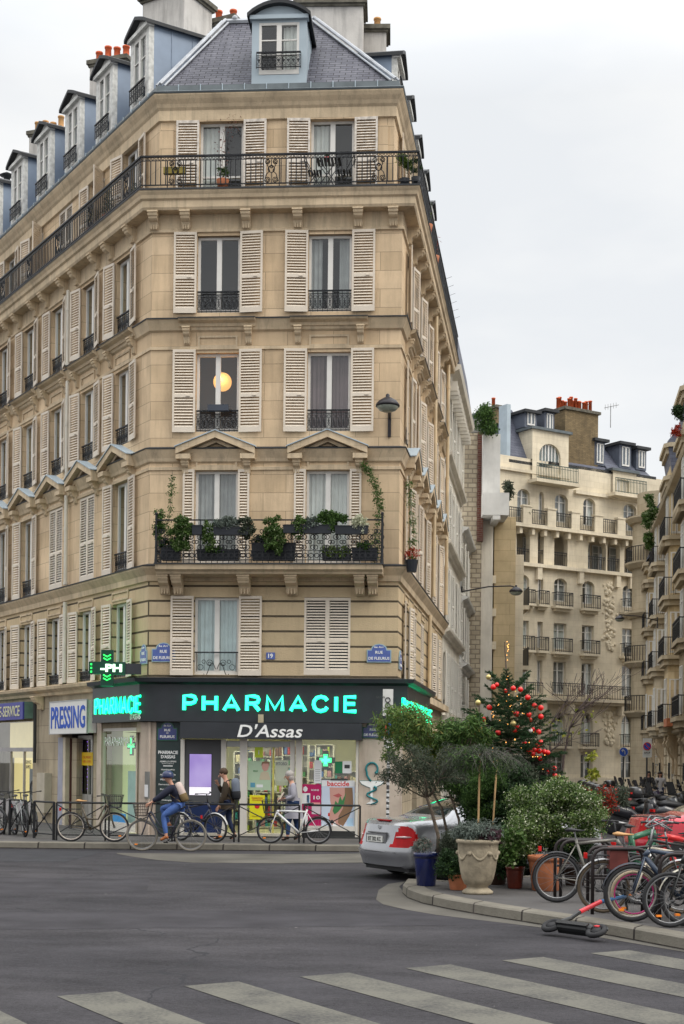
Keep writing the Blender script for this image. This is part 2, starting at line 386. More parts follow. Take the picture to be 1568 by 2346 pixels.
def wallgrid(mb, s0, s1, z0, z1, ops, y=0., rev=.32, arch=None):
 xs = sorted(set([s0, s1] + [o[0] for o in ops] + [o[1] for o in ops])); zs = sorted(set([z0, z1] + [o[2] for o in ops] + [o[3] for o in ops]))
 xs = [x for x in xs if s0 <= x <= s1]; zs = [z for z in zs if z0 <= z <= z1]
 for a, b in zip(xs[:-1], xs[1:]):
  run = None
  for c, d in zip(zs[:-1], zs[1:]):
   inside = any(o[0] - 1e-6 <= a and b <= o[1] + 1e-6 and o[2] - 1e-6 <= c and d <= o[3] + 1e-6 for o in ops)
   if inside:
    if run: mb.quad((a, y, run[0]), (b, y, run[0]), (b, y, run[1]), (a, y, run[1])); run = None
   else: run = (run[0], d) if run else (c, d)
  if run: mb.quad((a, y, run[0]), (b, y, run[0]), (b, y, run[1]), (a, y, run[1]))
 for o in ops:
  a, b, c, d = o[:4]; q = y + rev
  mb.quad((a, y, c), (a, y, d), (a, q, d), (a, q, c)); mb.quad((b, y, d), (b, y, c), (b, q, c), (b, q, d))
  mb.quad((a, y, d), (b, y, d), (b, q, d), (a, q, d)); mb.quad((b, y, c), (a, y, c), (a, q, c), (b, q, c))
  if len(o) > 4 and o[4]:           # arched head: fill the corners
   w = (b - a) / 2; hgt = o[4]; n = 8; cx = (a + b) / 2
   arc = [(cx - w * math.cos(math.pi * i / n / 2 * 2 / 2), 0) for i in range(1)]
   L = [(cx - w * math.cos(math.pi / 2 * i / n), d - hgt + hgt * math.sin(math.pi / 2 * i / n)) for i in range(n + 1)]
   for sg in (1, -1):
    P = [(cx + sg * (px - cx), pz) for px, pz in L]; e = (cx - sg * w, d)
    for (p0, p1) in zip(P[:-1], P[1:]):
     tri = [(e[0], y, e[1]), (p0[0], y, p0[1]), (p1[0], y, p1[1])]
     mb.add(tri, [(0, 2, 1) if sg < 0 else (0, 1, 2)])
     mb.quad((p0[0], y, p0[1]), (p1[0], y, p1[1]), (p1[0], q, p1[1]), (p0[0], q, p0[1]))
 return mb
# ---------------------------------------------------------------- reusable part meshes
CACHE = {}
def cached(key, fn):
 if key not in CACHE: CACHE[key] = fn()
 return CACHE[key]
def m_leaf(w, h, mat=SHUT, rails=(.44,), slat=.068, tilt=1):
 def f():
  mb = MB(); st = .05; t = .018
  mb.box(-w / 2, -t, 0, -w / 2 + st, t, h); mb.box(w / 2 - st, -t, 0, w / 2, t, h)
  zs = [0] + [h * r for r in rails] + [h]; rl = []
  for i, z in enumerate(zs):
   a, b = (0, .13) if i == 0 else ((h - .07, h) if i == len(zs) - 1 else (z - .04, z + .04)); rl.append((a, b)); mb.box(-w / 2 + st, -t + .001, a, w / 2 - st, t - .001, b)
  for (a, b), (c, d) in zip(rl[:-1], rl[1:]):
   n = max(1, int((c - b) / slat)); p = (c - b) / n
   for i in range(n):
    z = b + p * (i + .5); e = p * .46
    mb.add([(-w / 2 + st, -.013, z - e), (w / 2 - st, -.013, z - e), (w / 2 - st, .012, z + e * .15), (-w / 2 + st, .012, z + e * .15),
      (-w / 2 + st, -.006, z - e), (w / 2 - st, -.006, z - e), (w / 2 - st, .018, z + e * .15), (-w / 2 + st, .018, z + e * .15)],
                       [(0, 1, 2, 3), (4, 7, 6, 5), (0, 4, 5, 1), (3, 2, 6, 7)])
  mb.box(w * .1, -t - .02, h * rails[0] - .012 if rails else h * .5, w * .1 + .1, -t, (h * rails[0] if rails else h * .5) + .012)
  return mb.mesh('shutter', mat)
 return cached(('leaf', round(w, 2), round(h, 2), mat.name, rails, round(slat, 3)), f)
def m_guard(w, h, dense=1):
 def f():
  mb = MB(); mb.box(-w / 2, -.025, h - .03, w / 2, .025, h); mb.box(-w / 2, -.012, .03, w / 2, .012, .05); mb.box(-w / 2, -.01, h - .1, w / 2, .01, h - .085)
  n = max(2, int(w / .12 * dense)); p = w / n
  for i in range(n + 1): mb.box(-w / 2 + p * i - .007, -.007, 0, -w / 2 + p * i + .007, .007, h - .02)
  for i in range(n):
   c = -w / 2 + p * (i + .5)
   for z, r in ((.12, .042), (.21, .03), (h - .17, .045)): mb.ring((c, 0, z), min(r, p * .42), .007, n=8, m=3)
   mb.box(c - .006, -.006, .17, c + .006, .006, h - .2); mb.ring((c, 0, h * .5), .022, .009, n=6, m=3)
  return mb.mesh('railing', IRON)
 return cached(('guard', round(w, 2), round(h, 2)), f)
def m_window(w, h, arch=0, transom=None, panes=1):
 def f():
  mb = MB(); b = .065; y0, y1 = -.03, .03
  mb.box(-w / 2, y0, 0, -w / 2 + b, y1, h); mb.box(w / 2 - b, y0, 0, w / 2, y1, h); mb.box(-w / 2 + b, y0, h - b, w / 2 - b, y1, h); mb.box(-w / 2 + b, y0, 0, w / 2 - b, y1, .11)
  mb.box(-.062, y0 - .012, .11, .062, y1, h - b)
  if transom: mb.box(-w / 2 + b, y0 - .006, transom, w / 2 - b, y1 - .004, transom + .05)
  for k in range(1, panes):
   z = .11 + (h - b - .11) * k / panes
   for sx in (-1, 1): mb.box(*(sorted((sx * .062, sx * (w / 2 - b)))[0], y0 + .01, z - .015, sorted((sx * .062, sx * (w / 2 - b)))[1], y1 - .01, z + .015))
  return mb.mesh('window', PAINTW)
 return cached(('win', round(w, 2), round(h, 2), transom, panes), f)
def m_pane(w, h):
 return cached(('pane', round(w, 2), round(h, 2)), lambda: MB().quad((-w / 2 + .05, .0, .1), (w / 2 - .05, .0, .1), (w / 2 - .05, .0, h - .05), (-w / 2 + .05, .0, h - .05)).mesh('pane', GLASS))
def m_curtain(w, h, kind, mat):
 def f():
  mb = MB(); n = 26
  spans = {'full': [(-w / 2, w / 2)], 'sides': [(-w / 2, -w * .22), (w * .22, w / 2)], 'left': [(-w / 2, -w * .08)], 'right': [(w * .1, w / 2)]}[kind]
  for a, b in spans:
   k = max(4, int(n * (b - a) / w)); P = [(a + (b - a) * i / k, .12 + .022 * math.sin(i * 1.9 + w * 7) + .012 * math.sin(i * .7)) for i in range(k + 1)]
   for p, q in zip(P[:-1], P[1:]): mb.quad((p[0], p[1], .02), (q[0], q[1], .02), (q[0], q[1], h), (p[0], p[1], h))
  return mb.mesh('curtain', mat, True)
 return cached(('cur', round(w, 2), round(h, 2), kind, mat.name), f)
def TR(x=0, y=0, z=0, rz=0): return Matrix.Translation((x, y, z)) @ Matrix.Rotation(rz, 4, 'Z')
def window(parent, M, s, z0, w, h, shut=None, guard=.5, cur=None, cmat=None, lw=.55, yoff=.15, transom=None, panes=1, smat=SHUT, surf=0., lh=None, room=True):
 wo_ = link('window', m_window(w, h, transom=transom, panes=panes), parent, M @ TR(s, surf + yoff, z0))
 link('pane', m_pane(w, h), wo_)
 if cur: link('curtain', m_curtain(w - .1, h - .05, cur, cmat or CURT), wo_)
 if shut == 'closed':
  ml = m_leaf(w / 2, h - .02, smat)
  for sx in (-1, 1): link('shutter', ml, wo_, None, TR(sx * (w / 4), .02 - yoff, .01))
 elif shut is not None:
  lh_ = lh or h + .04
  for sx, a in zip((-1, 1), shut):
   if a is None: continue
   ml = m_leaf(lw, lh_, smat)      # hinged on the jamb, folded back on the wall
   link('shutter', ml, wo_, None, TR(sx * (w / 2 + .01), -yoff - .03, -.02) @ Matrix.Rotation(-sx * RD(a), 4, 'Z') @ TR(sx * lw / 2, -.02, 0))
 if guard: link('railing', m_guard(w + .02, guard), wo_, None, TR(0, .05 - yoff, -.0))
 return wo_
def console(w, d, h, n=8):
 """S-shaped stone bracket: x = width, -y = projection, top at z=0"""
 def f():
  P = [(0, 0), (-d, 0), (-d, -h * .16), (-d * .97, -h * .22), (-d * .86, -h * .30), (-d * .80, -h * .42), (-d * .62, -h * .50), (-d * .42, -h * .56), (-d * .34, -h * .68), (-d * .26, -h * .86), (-d * .12, -h), (0, -h)]
  mb = MB(); m = len(P)
  vs = [(-w / 2, p[0], p[1]) for p in P] + [(w / 2, p[0], p[1]) for p in P]
  mb.add(vs, [tuple(range(m)), tuple(range(m, 2 * m))[::-1]] + [(i, m + i, m + (i + 1) % m, (i + 1) % m) for i in range(m)])
  mb.box(-w / 2 - .02, -d - .03, -h * .10, w / 2 + .02, 0, -.001)
  mb.tube([(-w / 2 - .012, -d * .86, -h * .2), (w / 2 + .012, -d * .86, -h * .2)], h * .10, 8)
  for k in (-1, 0, 1): mb.box(k * w * .28 - w * .07, -d * .36, -h * .95, k * w * .28 + w * .07, -d * .1, -h * .55)
  return mb.mesh('console', STONE2)
 return cached(('console', round(w, 2), round(d, 2), round(h, 2)), f)
# ================================================================ LEVELS (read off the chamfered corner)
f5 = (Z(440, 508), Z(268, 508)); f4 = (Z(716, 501), Z(540, 501)); f3 = (Z(989, 501), Z(808, 501)); f2 = (Z(1291, 499), Z(1078, 499)); f1 = (Z(1546, 496), Z(1368, 496))
ZSHOP = Z(1556); ZSL0, ZSL1 = Z(487), Z(444); ZC0, ZC1 = Z(262), Z(203)
UP = -.25                                                     # the attic storey stands back a little
cw = []                                                       # chamfer columns
for a, b in ((452, 550), (707, 806)): cw.append((S(a, 640), S(b, 640)))
bayL = [-(1.78 + 2.43 * i) for i in range(6)]; bayR = [1.95 + 2.5 * i for i in range(5)]
W = 1.07
ops = {'C': [], 'L': [], 'R': []}
for (a, b) in cw:
 for f in (f4, f3, f2): ops['C'].append((a, b, *f))
c1 = ((S(445, 1450), S(547, 1450)), (S(697, 1450), S(803, 1450)))
for a, b in c1: ops['C'].append((a, b, *f1))
for k, bays in (('L', bayL), ('R', bayR)):
 for s in bays:
  for f in (f4, f3, f2, f1): ops[k].append((s - W / 2, s + W / 2, *f))
rng_s = {'C': (0, WC), 'L': (-LL, 0), 'R': (0, LR)}
zmid = Z(1316)
for k in 'CLR':
 a, b = rng_s[k]
 mb = MB(); wallgrid(mb, a, b, zmid, Z(470), [o for o in ops[k] if o[2] > zmid]); mb.build('wall', STONE, bld, FM[k])
 mb = MB(); wallgrid(mb, a, b, ZSHOP - .1, zmid, [o for o in ops[k] if o[2] < zmid]); mb.build('wall', RUST, bld, FM[k])
# attic wall, standing back
nu = off(UP); FU = {'L': fmat(nu[1], -dL), 'C': fmat(nu[1], uC), 'R': fmat(nu[2], dR)}
lenu = {'C': (0, (nu[2] - nu[1]).length), 'L': (-(nu[0] - nu[1]).length, 0), 'R': (0, (nu[3] - nu[2]).length)}
def onU(f, x, y): return on(FU[f], x, y)
cu5 = [(onU('C', a, 350)[0], onU('C', b, 350)[0]) for a, b in ((458, 558), (712, 812))]
for k in 'CLR':
 o5 = [(a, b, *f5) for a, b in cu5] if k == 'C' else [(s - W / 2, s + W / 2, *f5) for s in (bayL if k == 'L' else bayR)]
 mb = MB(); wallgrid(mb, *lenu[k], ZSL1 - .05, ZC1 - .1, o5); mb.build('wall', STONE, bld, FU[k])
# inner dark lining so that rooms are dark and no sky shows through
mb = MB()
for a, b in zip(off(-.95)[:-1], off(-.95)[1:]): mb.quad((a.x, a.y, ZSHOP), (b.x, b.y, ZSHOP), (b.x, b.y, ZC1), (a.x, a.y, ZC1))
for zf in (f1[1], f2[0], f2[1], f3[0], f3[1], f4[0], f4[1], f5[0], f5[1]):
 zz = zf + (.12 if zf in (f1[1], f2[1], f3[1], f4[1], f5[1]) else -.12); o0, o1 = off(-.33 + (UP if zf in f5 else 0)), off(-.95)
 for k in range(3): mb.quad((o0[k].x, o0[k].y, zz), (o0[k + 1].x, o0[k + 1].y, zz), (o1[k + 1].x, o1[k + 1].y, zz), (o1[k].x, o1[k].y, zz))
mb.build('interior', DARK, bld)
# end and back walls
o0 = off(0); mb = MB()
for (a, b) in ((o0[3], o0[0]),): mb.quad((a.x, a.y, 0.1), (b.x, b.y, 0.1), (b.x, b.y, ZC1), (a.x, a.y, ZC1))
mb.build('back_wall', RENDERW, bld)
# ---------------------------------------------------------------- mouldings
def band(prof, name='string_course', mat=STONE2): return sweep_local(prof, name, mat, bld)
zA, zB = Z(730), Z(750); band([(0, zB - .1), (.06, zB - .06), (.08, zB), (.15, zA - .05), (.16, zA - .012), (0, zA + .05)])
zA = Z(1028); zB = Z(1050); band([(0, zB - .12), (.05, zB - .08), (.07, zB), (.15, zA - .06), (.16, zA - .012), (0, zA + .05)])
for y in (796, 1073): z = Z(y); band([(0, z - .05), (.035, z - .04), (.035, z + .035), (0, z + .05)], 'ledge')
zA, zB = Z(1297), Z(1330); band([(0, zB - .04), (.06, zB - .02), (.08, zB + .12), (.20, zA - .07), (.21, zA - .01), (0, zA + .05)])
z = Z(527); band([(0, z - .05), (.05, z - .03), (.05, z + .03), (.02, z + .05), (.02, ZSL0 - .02), (0, ZSL0)], 'frieze')
# lead flashing on top of the courses
for y, d in ((730, .165), (1028, .165), (1297, .215)):
 z = Z(y); sweep_local([(d - .02, z - .03), (d + .012, z - .028), (d + .014, z - .0), (-.0, z + .06)], 'flashing', ZINCD, bld)
# balcony slab
mid = (ZSL0 + ZSL1) / 2
sweep_local([(0, ZSL0 - .02), (.32, ZSL0 - .01), (.35, ZSL0 + .05), (.35, mid - .02), (.40, mid + .02), (.42, mid + .1), (.46, ZSL1 - .07), (.47, ZSL1 - .02), (.0, ZSL1)], 'balcony_slab', STONE2, bld)
sweep_local([(.485, ZSL1 - .035), (.485, ZSL1 + .012), (UP, ZSL1 + .03)], 'balcony_floor', ZINCD, bld)
# main cornice and gutter
z0, z1, z2 = Z(263), Z(240), Z(205)
sweep_local([(UP, z0 - .03), (UP + .06, z0), (UP + .06, z1), (UP + .10, z1 + .06), (UP + .13, z1 + .14), (-.06, z2 - .14), (-.02, z2 - .05), (-.02, z2 - .01), (UP, z2)], 'cornice', STONE2, bld)
sweep_local([(-.01, z2 - .02), (.01, z2 + .02), (-.01, z2 + .04), (-.10, z2 + .05), (-.12, z2 + .22), (-.45, z2 + .23)], 'gutter', ZINCG, bld)
mb = MB(); zr = z2 + .23
for k in range(3):
 a, b = off(-.105)[k], off(-.105)[k + 1]; n = int((b - a).length / .52); u = (b - a).normalized()
 for i in range(1, n):
  p = a + u * ((b - a).length * i / n); mb.M = fmat(p, u); mb.box(-.012, -.012, z2 + .05, .012, .03, z2 + .235)
mb.M = None; mb.split('gutter_clip', ZINCL, bld, None, .02)
# shallow pilaster panels of the attic storey
mb = MB()
for x0, x1 in ((366, 398), (866, 890)):
 a, _ = onU('C', x0, 350); b, _ = onU('C', x1, 350); mb.box(a, -.035, f5[0], b, -.001, Z(282))
for x0, x1 in ((440, 570), (690, 830)):
 a, _ = onU('C', x0, 350); b, _ = onU('C', x1, 350); mb.box(a, -.055, Z(264) - .02, b, -.001, Z(246))
mb.split('panel', STONE, bld, FU['C'])
# ---------------------------------------------------------------- windows
def rs(a, b): return random.uniform(a, b)
cL, cR = cw
def cwin(ab, f, M, **k): return window(bld, M, (ab[0] + ab[1]) / 2, f[0], ab[1] - ab[0], f[1] - f[0], **k)
cwin(cu5[0], f5, FU['C'], shut=(2, 3), guard=0, cur='left', smat=SHUTOLD, lw=.58, transom=.5, lh=f5[1] - f5[0] + .04)
cwin(cu5[1], f5, FU['C'], shut=(3, 2), guard=0, cur='left', smat=SHUTOLD, lw=.58, transom=.5)
cwin(cL, f4, FM['C'], shut=(2, 6), guard=.55, lw=.575, lh=2.03); cwin(cR, f4, FM['C'], shut=(5, 2), guard=.55, cur='sides', cmat=CURT2, lw=.575, lh=2.03)
cwin(cL, f3, FM['C'], shut=(2, 3), guard=.55, lw=.575, lh=2.07); cwin(cR, f3, FM['C'], shut=(3, 2), guard=.55, cur='full', cmat=PINK, lw=.575, lh=2.07)
cwin(cL, f2, FM['C'], shut=(0, 0), guard=0, cur='full', cmat=CURT2, lw=.29); cwin(cR, f2, FM['C'], shut=(0, 0), guard=0, cur='full', cmat=CURT, lw=.29)
cwin(c1[0], f1, FM['C'], shut=(2, 3), guard=.0, cur='full', cmat=pmat('pale blind', (.52, .60, .60), .8), lw=.58)
cwin(c1[1], f1, FM['C'], shut='closed', guard=0)
# low scrolled guard of the open first-floor window
mb = MB(); a, b = c1[0]; cx = (a + b) / 2; zt = Z(1494, 496)
mb.box(a, .03, zt - .02, b, .06, zt + .01)
for sx in (-1, 1):
 mb.tube([(cx + sx * (.02 + .06 * t), .045, f1[0] + .14 + .16 * math.sin(t * 1.1)) for t in [i * .5 for i in range(14)]][:11], .009, 4)
 for R_, zz, xx in ((.075, .30, .17), (.04, .28, .17), (.07, .19, .40), (.045, .33, .32)): mb.ring((cx + sx * xx, .045, f1[0] + zz), R_, .008, n=10, m=3)
 mb.tube([(cx + sx * .5, .045, f1[0] + .08), (cx + sx * .5, .045, zt)], .008, 4)
mb.build('railing', IRON, bld, FM['C'])
closedL = {('f2', 1), ('f2', 2), ('f5', 2)}
for i, s in enumerate(bayL):
 for nm, f in (('f4', f4), ('f3', f3), ('f2', f2), ('f1', f1)):
  cur = random.choice([None, 'full', 'sides', 'left', None])
  sh = 'closed' if (nm, i) in closedL else (rs(3, 10), rs(6, 16))
  window(bld, FM['L'], s, f[0], W, f[1] - f[0], shut=sh, guard=0 if sh == 'closed' else (.5 if nm != 'f1' else .28), cur=cur, cmat=random.choice([CURT, CURT2]), lw=.53)
 sh = 'closed' if ('f5', i) in closedL else (rs(5, 15), rs(10, 80) if i in (1, 3) else rs(5, 15))
 window(bld, FU['L'], s, f5[0], W, f5[1] - f5[0], shut=sh, guard=0, cur=random.choice([None, 'full', 'sides']), lw=.53)
for i, s in enumerate(bayR):
 for nm, f in (('f4', f4), ('f3', f3), ('f2', f2), ('f1', f1)):
  window(bld, FM['R'], s, f[0], W, f[1] - f[0], shut='closed' if (nm == 'f1' and i in (1, 2)) else (rs(4, 14), rs(5, 14)), guard=.5, cur=random.choice([None, 'full', 'sides']), lw=.53)
 window(bld, FU['R'], s, f5[0], W, f5[1] - f5[0], shut=(rs(5, 15), rs(5, 12)), guard=0, cur='sides', lw=.53)
# ---------------------------------------------------------------- hoods, pediments, consoles, window panels
def m_hood(w):
 def f():
  mb = MB(); P = [(0, -.16), (-.12, -.15), (-.14, -.08), (-.26, -.03), (-.28, .0), (-.29, .0), (-.29, .035), (0, .09)]
  mb.k = 0; m = len(P)
  vs = [(-w / 2, p[0], p[1]) for p in P] + [(w / 2, p[0], p[1]) for p in P]
  mb.add(vs, [tuple(range(m)), tuple(range(m, 2 * m))[::-1]] + [(i, m + i, m + i + 1, i + 1) for i in range(m - 1)])
  mb.k = 1; mb.quad((-w / 2 - .01, -.30, .037), (w / 2 + .01, -.30, .037), (w / 2 + .01, 0, .094), (-w / 2 - .01, 0, .094)); mb.box(-w / 2 - .01, -.305, .012, w / 2 + .01, -.291, .037)
  return mb.mesh('hood', [STONE2, ZINCD])
 return cached(('hood', round(w, 2)), f)
def m_ped(w, rise):
 def f():
  mb = MB(); hw = w / 2; t = .17
  for sx in (-1, 1):
   P = [(sx * hw, 0), (0, rise), (0, rise - t), (sx * (hw - .0), -t)]
   if sx > 0: P = P[::-1]
   mb.k = 0; mb.prism(P, -.30, 0)
   P2 = [(sx * (hw + .03), .02), (0, rise + .028), (0, rise + .002), (sx * (hw + .03), -.006)]
   if sx > 0: P2 = P2[::-1]
   mb.k = 1; mb.prism(P2, -.33, .0)
   mb.k = 0; P3 = [(sx * (hw - .1), -t), (0, rise - t), (0, rise - t - .09), (sx * (hw - .16), -t - .05)]
   if sx > 0: P3 = P3[::-1]
   mb.prism(P3, -.14, 0)
   mb.box(*sorted((sx * hw, sx * (hw - .36)))[:1], -.28, -t - .12, sorted((sx * hw, sx * (hw - .36)))[1], 0, -t + .002)
  return mb.mesh('pediment', [STONE2, ZINCL])
 return cached(('ped', round(w, 2)), f)
def panel_mb(mb, s, z0, z1, w):
 for x0, x1, a, b in ((-w / 2, w / 2, z0, z0 + .05), (-w / 2, w / 2, z1 - .05, z1), (-w / 2, -w / 2 + .05, z0 + .05, z1 - .05), (w / 2 - .05, w / 2, z0 + .05, z1 - .05)): mb.box(s + x0, -.03, a, s + x1, -.001, b)
cc = {'C': [(a + b) / 2 for a, b in cw], 'L': bayL, 'R': bayR}
zh = Z(735) ; zp = Z(1030)
for k in 'CLR':
 pm = MB()
 for s in cc[k]:
  link('hood', m_hood(1.92), bld, FM[k] @ TR(s, 0, zh))
  link('pediment', m_ped(1.98, .40), bld, FM[k] @ TR(s, 0, zp + .02))
  for sx in (-1, 1):
   link('console', console(.16, .2, .42), bld, FM[k] @ TR(s + sx * .78, -.001, zh - .16))
   link('console', console(.17, .2, .36), bld, FM[k] @ TR(s + sx * .78, -.001, zp - .26))
  panel_mb(pm, s, Z(794), Z(768), 1.0); panel_mb(pm, s, Z(1070), Z(1046), 1.05)
  if k != 'C':
   panel_mb(pm, s, Z(1362), Z(1340), 1.1)
   for sx in (-1, 1): link('console', console(.20, .31, .42), bld, FM[k] @ TR(s + sx * .74, -.021, ZSL0 - .012))
 pm.split('panel', STONE2, bld, FM[k], .02)
for x in (355, 428, 566, 684, 822, 902): link('console', console(.22, .31, .42), bld, FM['C'] @ TR(S(x, 500), -.021, ZSL0 - .012))
# ---------------------------------------------------------------- second-floor balcony on the chamfer
a, b = S(357, 1300, d=.7), S(877, 1300, d=.7); zb1, zb0 = Z(1291, d=.8), Z(1313, d=.8)
mb = MB(); P = [(0, zb0 - .02), (-.66, zb0), (-.68, zb0 + .05), (-.78, zb0 + .1), (-.80, zb1 - .02), (0, zb1 - .004)]; m = len(P)
mb.add([(a, p[0], p[1]) for p in P] + [(b, p[0], p[1]) for p in P], [tuple(range(m)), tuple(range(m, 2 * m))[::-1]] + [(i, m + i, m + (i + 1) % m, (i + 1) % m) for i in range(m)])
mb.build('balcony_slab', STONE2, bld, FM['C'])
mb = MB(); mb.box(a - .03, -.83, zb1 - .018, b + .03, -.0, zb1 + .012); mb.build('balcony_floor', ZINCD, bld, FM['C'])
for x, w in ((382, .24), (412, .24), (564, .28), (671, .28), (826, .24), (856, .24)): link('console', console(w, .5, .46), bld, FM['C'] @ TR(S(x, 1330), -.085, zb0 - .005))
def scrollrail(mb, s0, s1, y, z0, h, orn=(), pitch=.125, top=True, axis='x'):
 """long balcony railing from s0 to s1 at depth y"""
 mb.box(s0, y - .028, z0 + h - .045, s1, y + .022, z0 + h); mb.box(s0, y - .012, z0 + .06, s1, y + .012, z0 + .085); mb.box(s0, y - .01, z0 + h - .135, s1, y + .01, z0 + h - .118)
 n = int((s1 - s0) / pitch)
 for i in range(n + 1):
  s = s0 + (s1 - s0) * i / n
  if any(abs(s - o) < .2 for o in orn): continue
  mb.box(s - .011, y - .011, z0 + (.0 if i % 6 == 0 else .085), s + .011, y + .011, z0 + h - .13)
 k = int((s1 - s0) / .085)
 for i in range(k): mb.ring((s0 + (s1 - s0) * (i + .5) / k, y, z0 + h - .077), .032, .010, n=7, m=3)
 for o in orn:
  for sx in (-1, 1):
   mb.box(o + sx * .2 - .012, y - .012, z0, o + sx * .2 + .012, y + .012, z0 + h - .13)
   for zz, r in ((.16, .062), (.155, .03), (h - .2, .055), (h - .2, .025)): mb.ring((o + sx * .095, y, z0 + zz), r, .011, n=10, m=4)
   mb.tube([(o + sx * .17, y, z0 + .12), (o + sx * .12, y, z0 + .3), (o + sx * .04, y, z0 + .38), (o + sx * .10, y, z0 + .52), (o + sx * .03, y, z0 + .62), (o + sx * .14, y, z0 + h - .26)], .012, 4)
  mb.ring((o, y, z0 + .42), .08, .013, n=12, m=4); mb.ring((o, y, z0 + h - .32), .035, .012, n=8, m=4)
  mb.box(o - .01, y - .01, z0 + .06, o + .01, y + .01, z0 + .34); mb.box(o - .01, y - .01, z0 + .5, o + .01, y + .01, z0 + h - .15)
zr0 = ZSL1 + .03; hr = Z(351, d=.42) - zr0
nr = off(.42)
for k, (p, q) in {'L': (nr[0], nr[1]), 'C': (nr[1], nr[2]), 'R': (nr[2], nr[3])}.items():
 u = (q - p).normalized(); M = fmat(p, u); L_ = (q - p).length; mb = MB()
 if k == 'C': orn = [on(M, x, 400)[0] for x in (402, 622, 868)]
 elif k == 'L': orn = [L_ - (.9 + 2.43 * i) for i in range(7)]
 else: orn = [1.2 + 2.5 * i for i in range(6)]
 scrollrail(mb, .0, L_, 0, zr0, hr, orn); mb.build('balcony_railing', IRON, bld, M)
mb = MB(); zz = zb1 + .012; h2 = Z(1190, d=.75) - zz
n = 40
mb.box(a, -.79, zz + h2 - .03, b, -.74, zz + h2); mb.box(a, -.77, zz + .07, b, -.75, zz + .09); mb.box(a, -.77, zz + .3, b, -.755, zz + .315)
for sx in (a, b - .03):
 mb.tube([(sx + .015, -.76, zz), (sx + .015, -.76, zz + .25), (sx + .015, -.76, zz + h2 + .12)], [.045, .03, .028], 8); mb.ball((sx + .015, -.76, zz + h2 + .14), .04)
 mb.box(sx, -.76, zz + h2 - .03, sx + .03, -.01, zz + h2); mb.box(sx, -.76, zz + .07, sx + .03, -.01, zz + .09)
 for i in range(6): mb.box(sx + .005, -.70 + i * .12, zz, sx + .02, -.685 + i * .12, zz + h2); mb.ring((sx + .015, -.64 + i * .12, zz + .3), .05, .009, axis='x', n=8, m=3)
for i in range(n + 1):
 s = a + (b - a) * i / n; mb.box(s - .009, -.769, zz, s + .009, -.751, zz + (h2 if i % 4 == 0 else .3))
 if i < n:
  c = a + (b - a) * (i + .5) / n; p = (b - a) / n
  mb.ring((c, -.76, zz + .19), p * .4, .013, n=8, m=3)
  for j, (z_, r_) in enumerate(((.39, .055), (.52, .04), (.64, .06), (.78, .045))): mb.ring((c + (p * .3 if (i + j) % 2 else -p * .2), -.76, zz + z_), r_, .012, n=8, m=3)
mb.build('balcony_railing', IRON, bld, FM['C'])
# ---------------------------------------------------------------- roof
zg = z2 + .22; zt = 21.9; din = -2.55
o0, o1 = off(-.24), off(din - .15)
for k in range(3):
 p0, p1, q0, q1 = o0[k], o0[k + 1], o1[k], o1[k + 1]; u = (p1 - p0).normalized(); nin = V2(-u.y, u.x)
 up_ = Vector((nin.x * (-din), nin.y * (-din), zt - zg)).normalized(); ux = Vector((u.x, u.y, 0)); yv = up_.cross(ux)
 M = Matrix(((ux.x, yv.x, up_.x, p0.x), (ux.y, yv.y, up_.y, p0.y), (ux.z, yv.z, up_.z, zg), (0, 0, 0, 1))); mi = M.inverted()
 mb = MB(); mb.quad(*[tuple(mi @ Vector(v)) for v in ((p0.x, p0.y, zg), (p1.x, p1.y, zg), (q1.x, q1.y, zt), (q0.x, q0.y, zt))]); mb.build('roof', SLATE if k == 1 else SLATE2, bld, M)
mb = MB(); c = Vector(((o1[1].x + o1[2].x) / 2, 45, zt + 1.0))
mb.add([(p.x, p.y, zt) for p in o1] + [(o1[1].x + 1.0, o1[1].y + 3, zt + .8), (o1[2].x - .6, o1[2].y + 3, zt + .8), (o1[3].x - 1.5, o1[3].y, zt + .8), (o1[0].x + 2, o1[0].y, zt + .8)],
       [(0, 1, 4, 7), (1, 2, 5, 4), (2, 3, 6, 5), (4, 5, 6, 7), (3, 0, 7, 6)]); mb.build('roof', ZINC, bld)
mb = MB()
for k in (1, 2):
 for dx in (-.10, .10):
  mb.tube([(o0[k].x + dx, o0[k].y - .02, zg + .05), (o1[k].x + dx, o1[k].y - .02, zt + .05)], .03, 6)
 mb.tube([(o0[k].x, o0[k].y - .05, zg + .08), (o1[k].x, o1[k].y - .05, zt + .08)], .045, 6)
mb.tube([(o1[1].x, o1[1].y - .02, zt + .04), (o1[2].x, o1[2].y - .02, zt + .04)], .07, 6)
mb.ball((o1[1].x + .25, o1[1].y - .03, zt + .12), .09); mb.build('ridge', pmat('pale lead ridge', (.40, .42, .45), .5, .1, .15, 4.), bld)
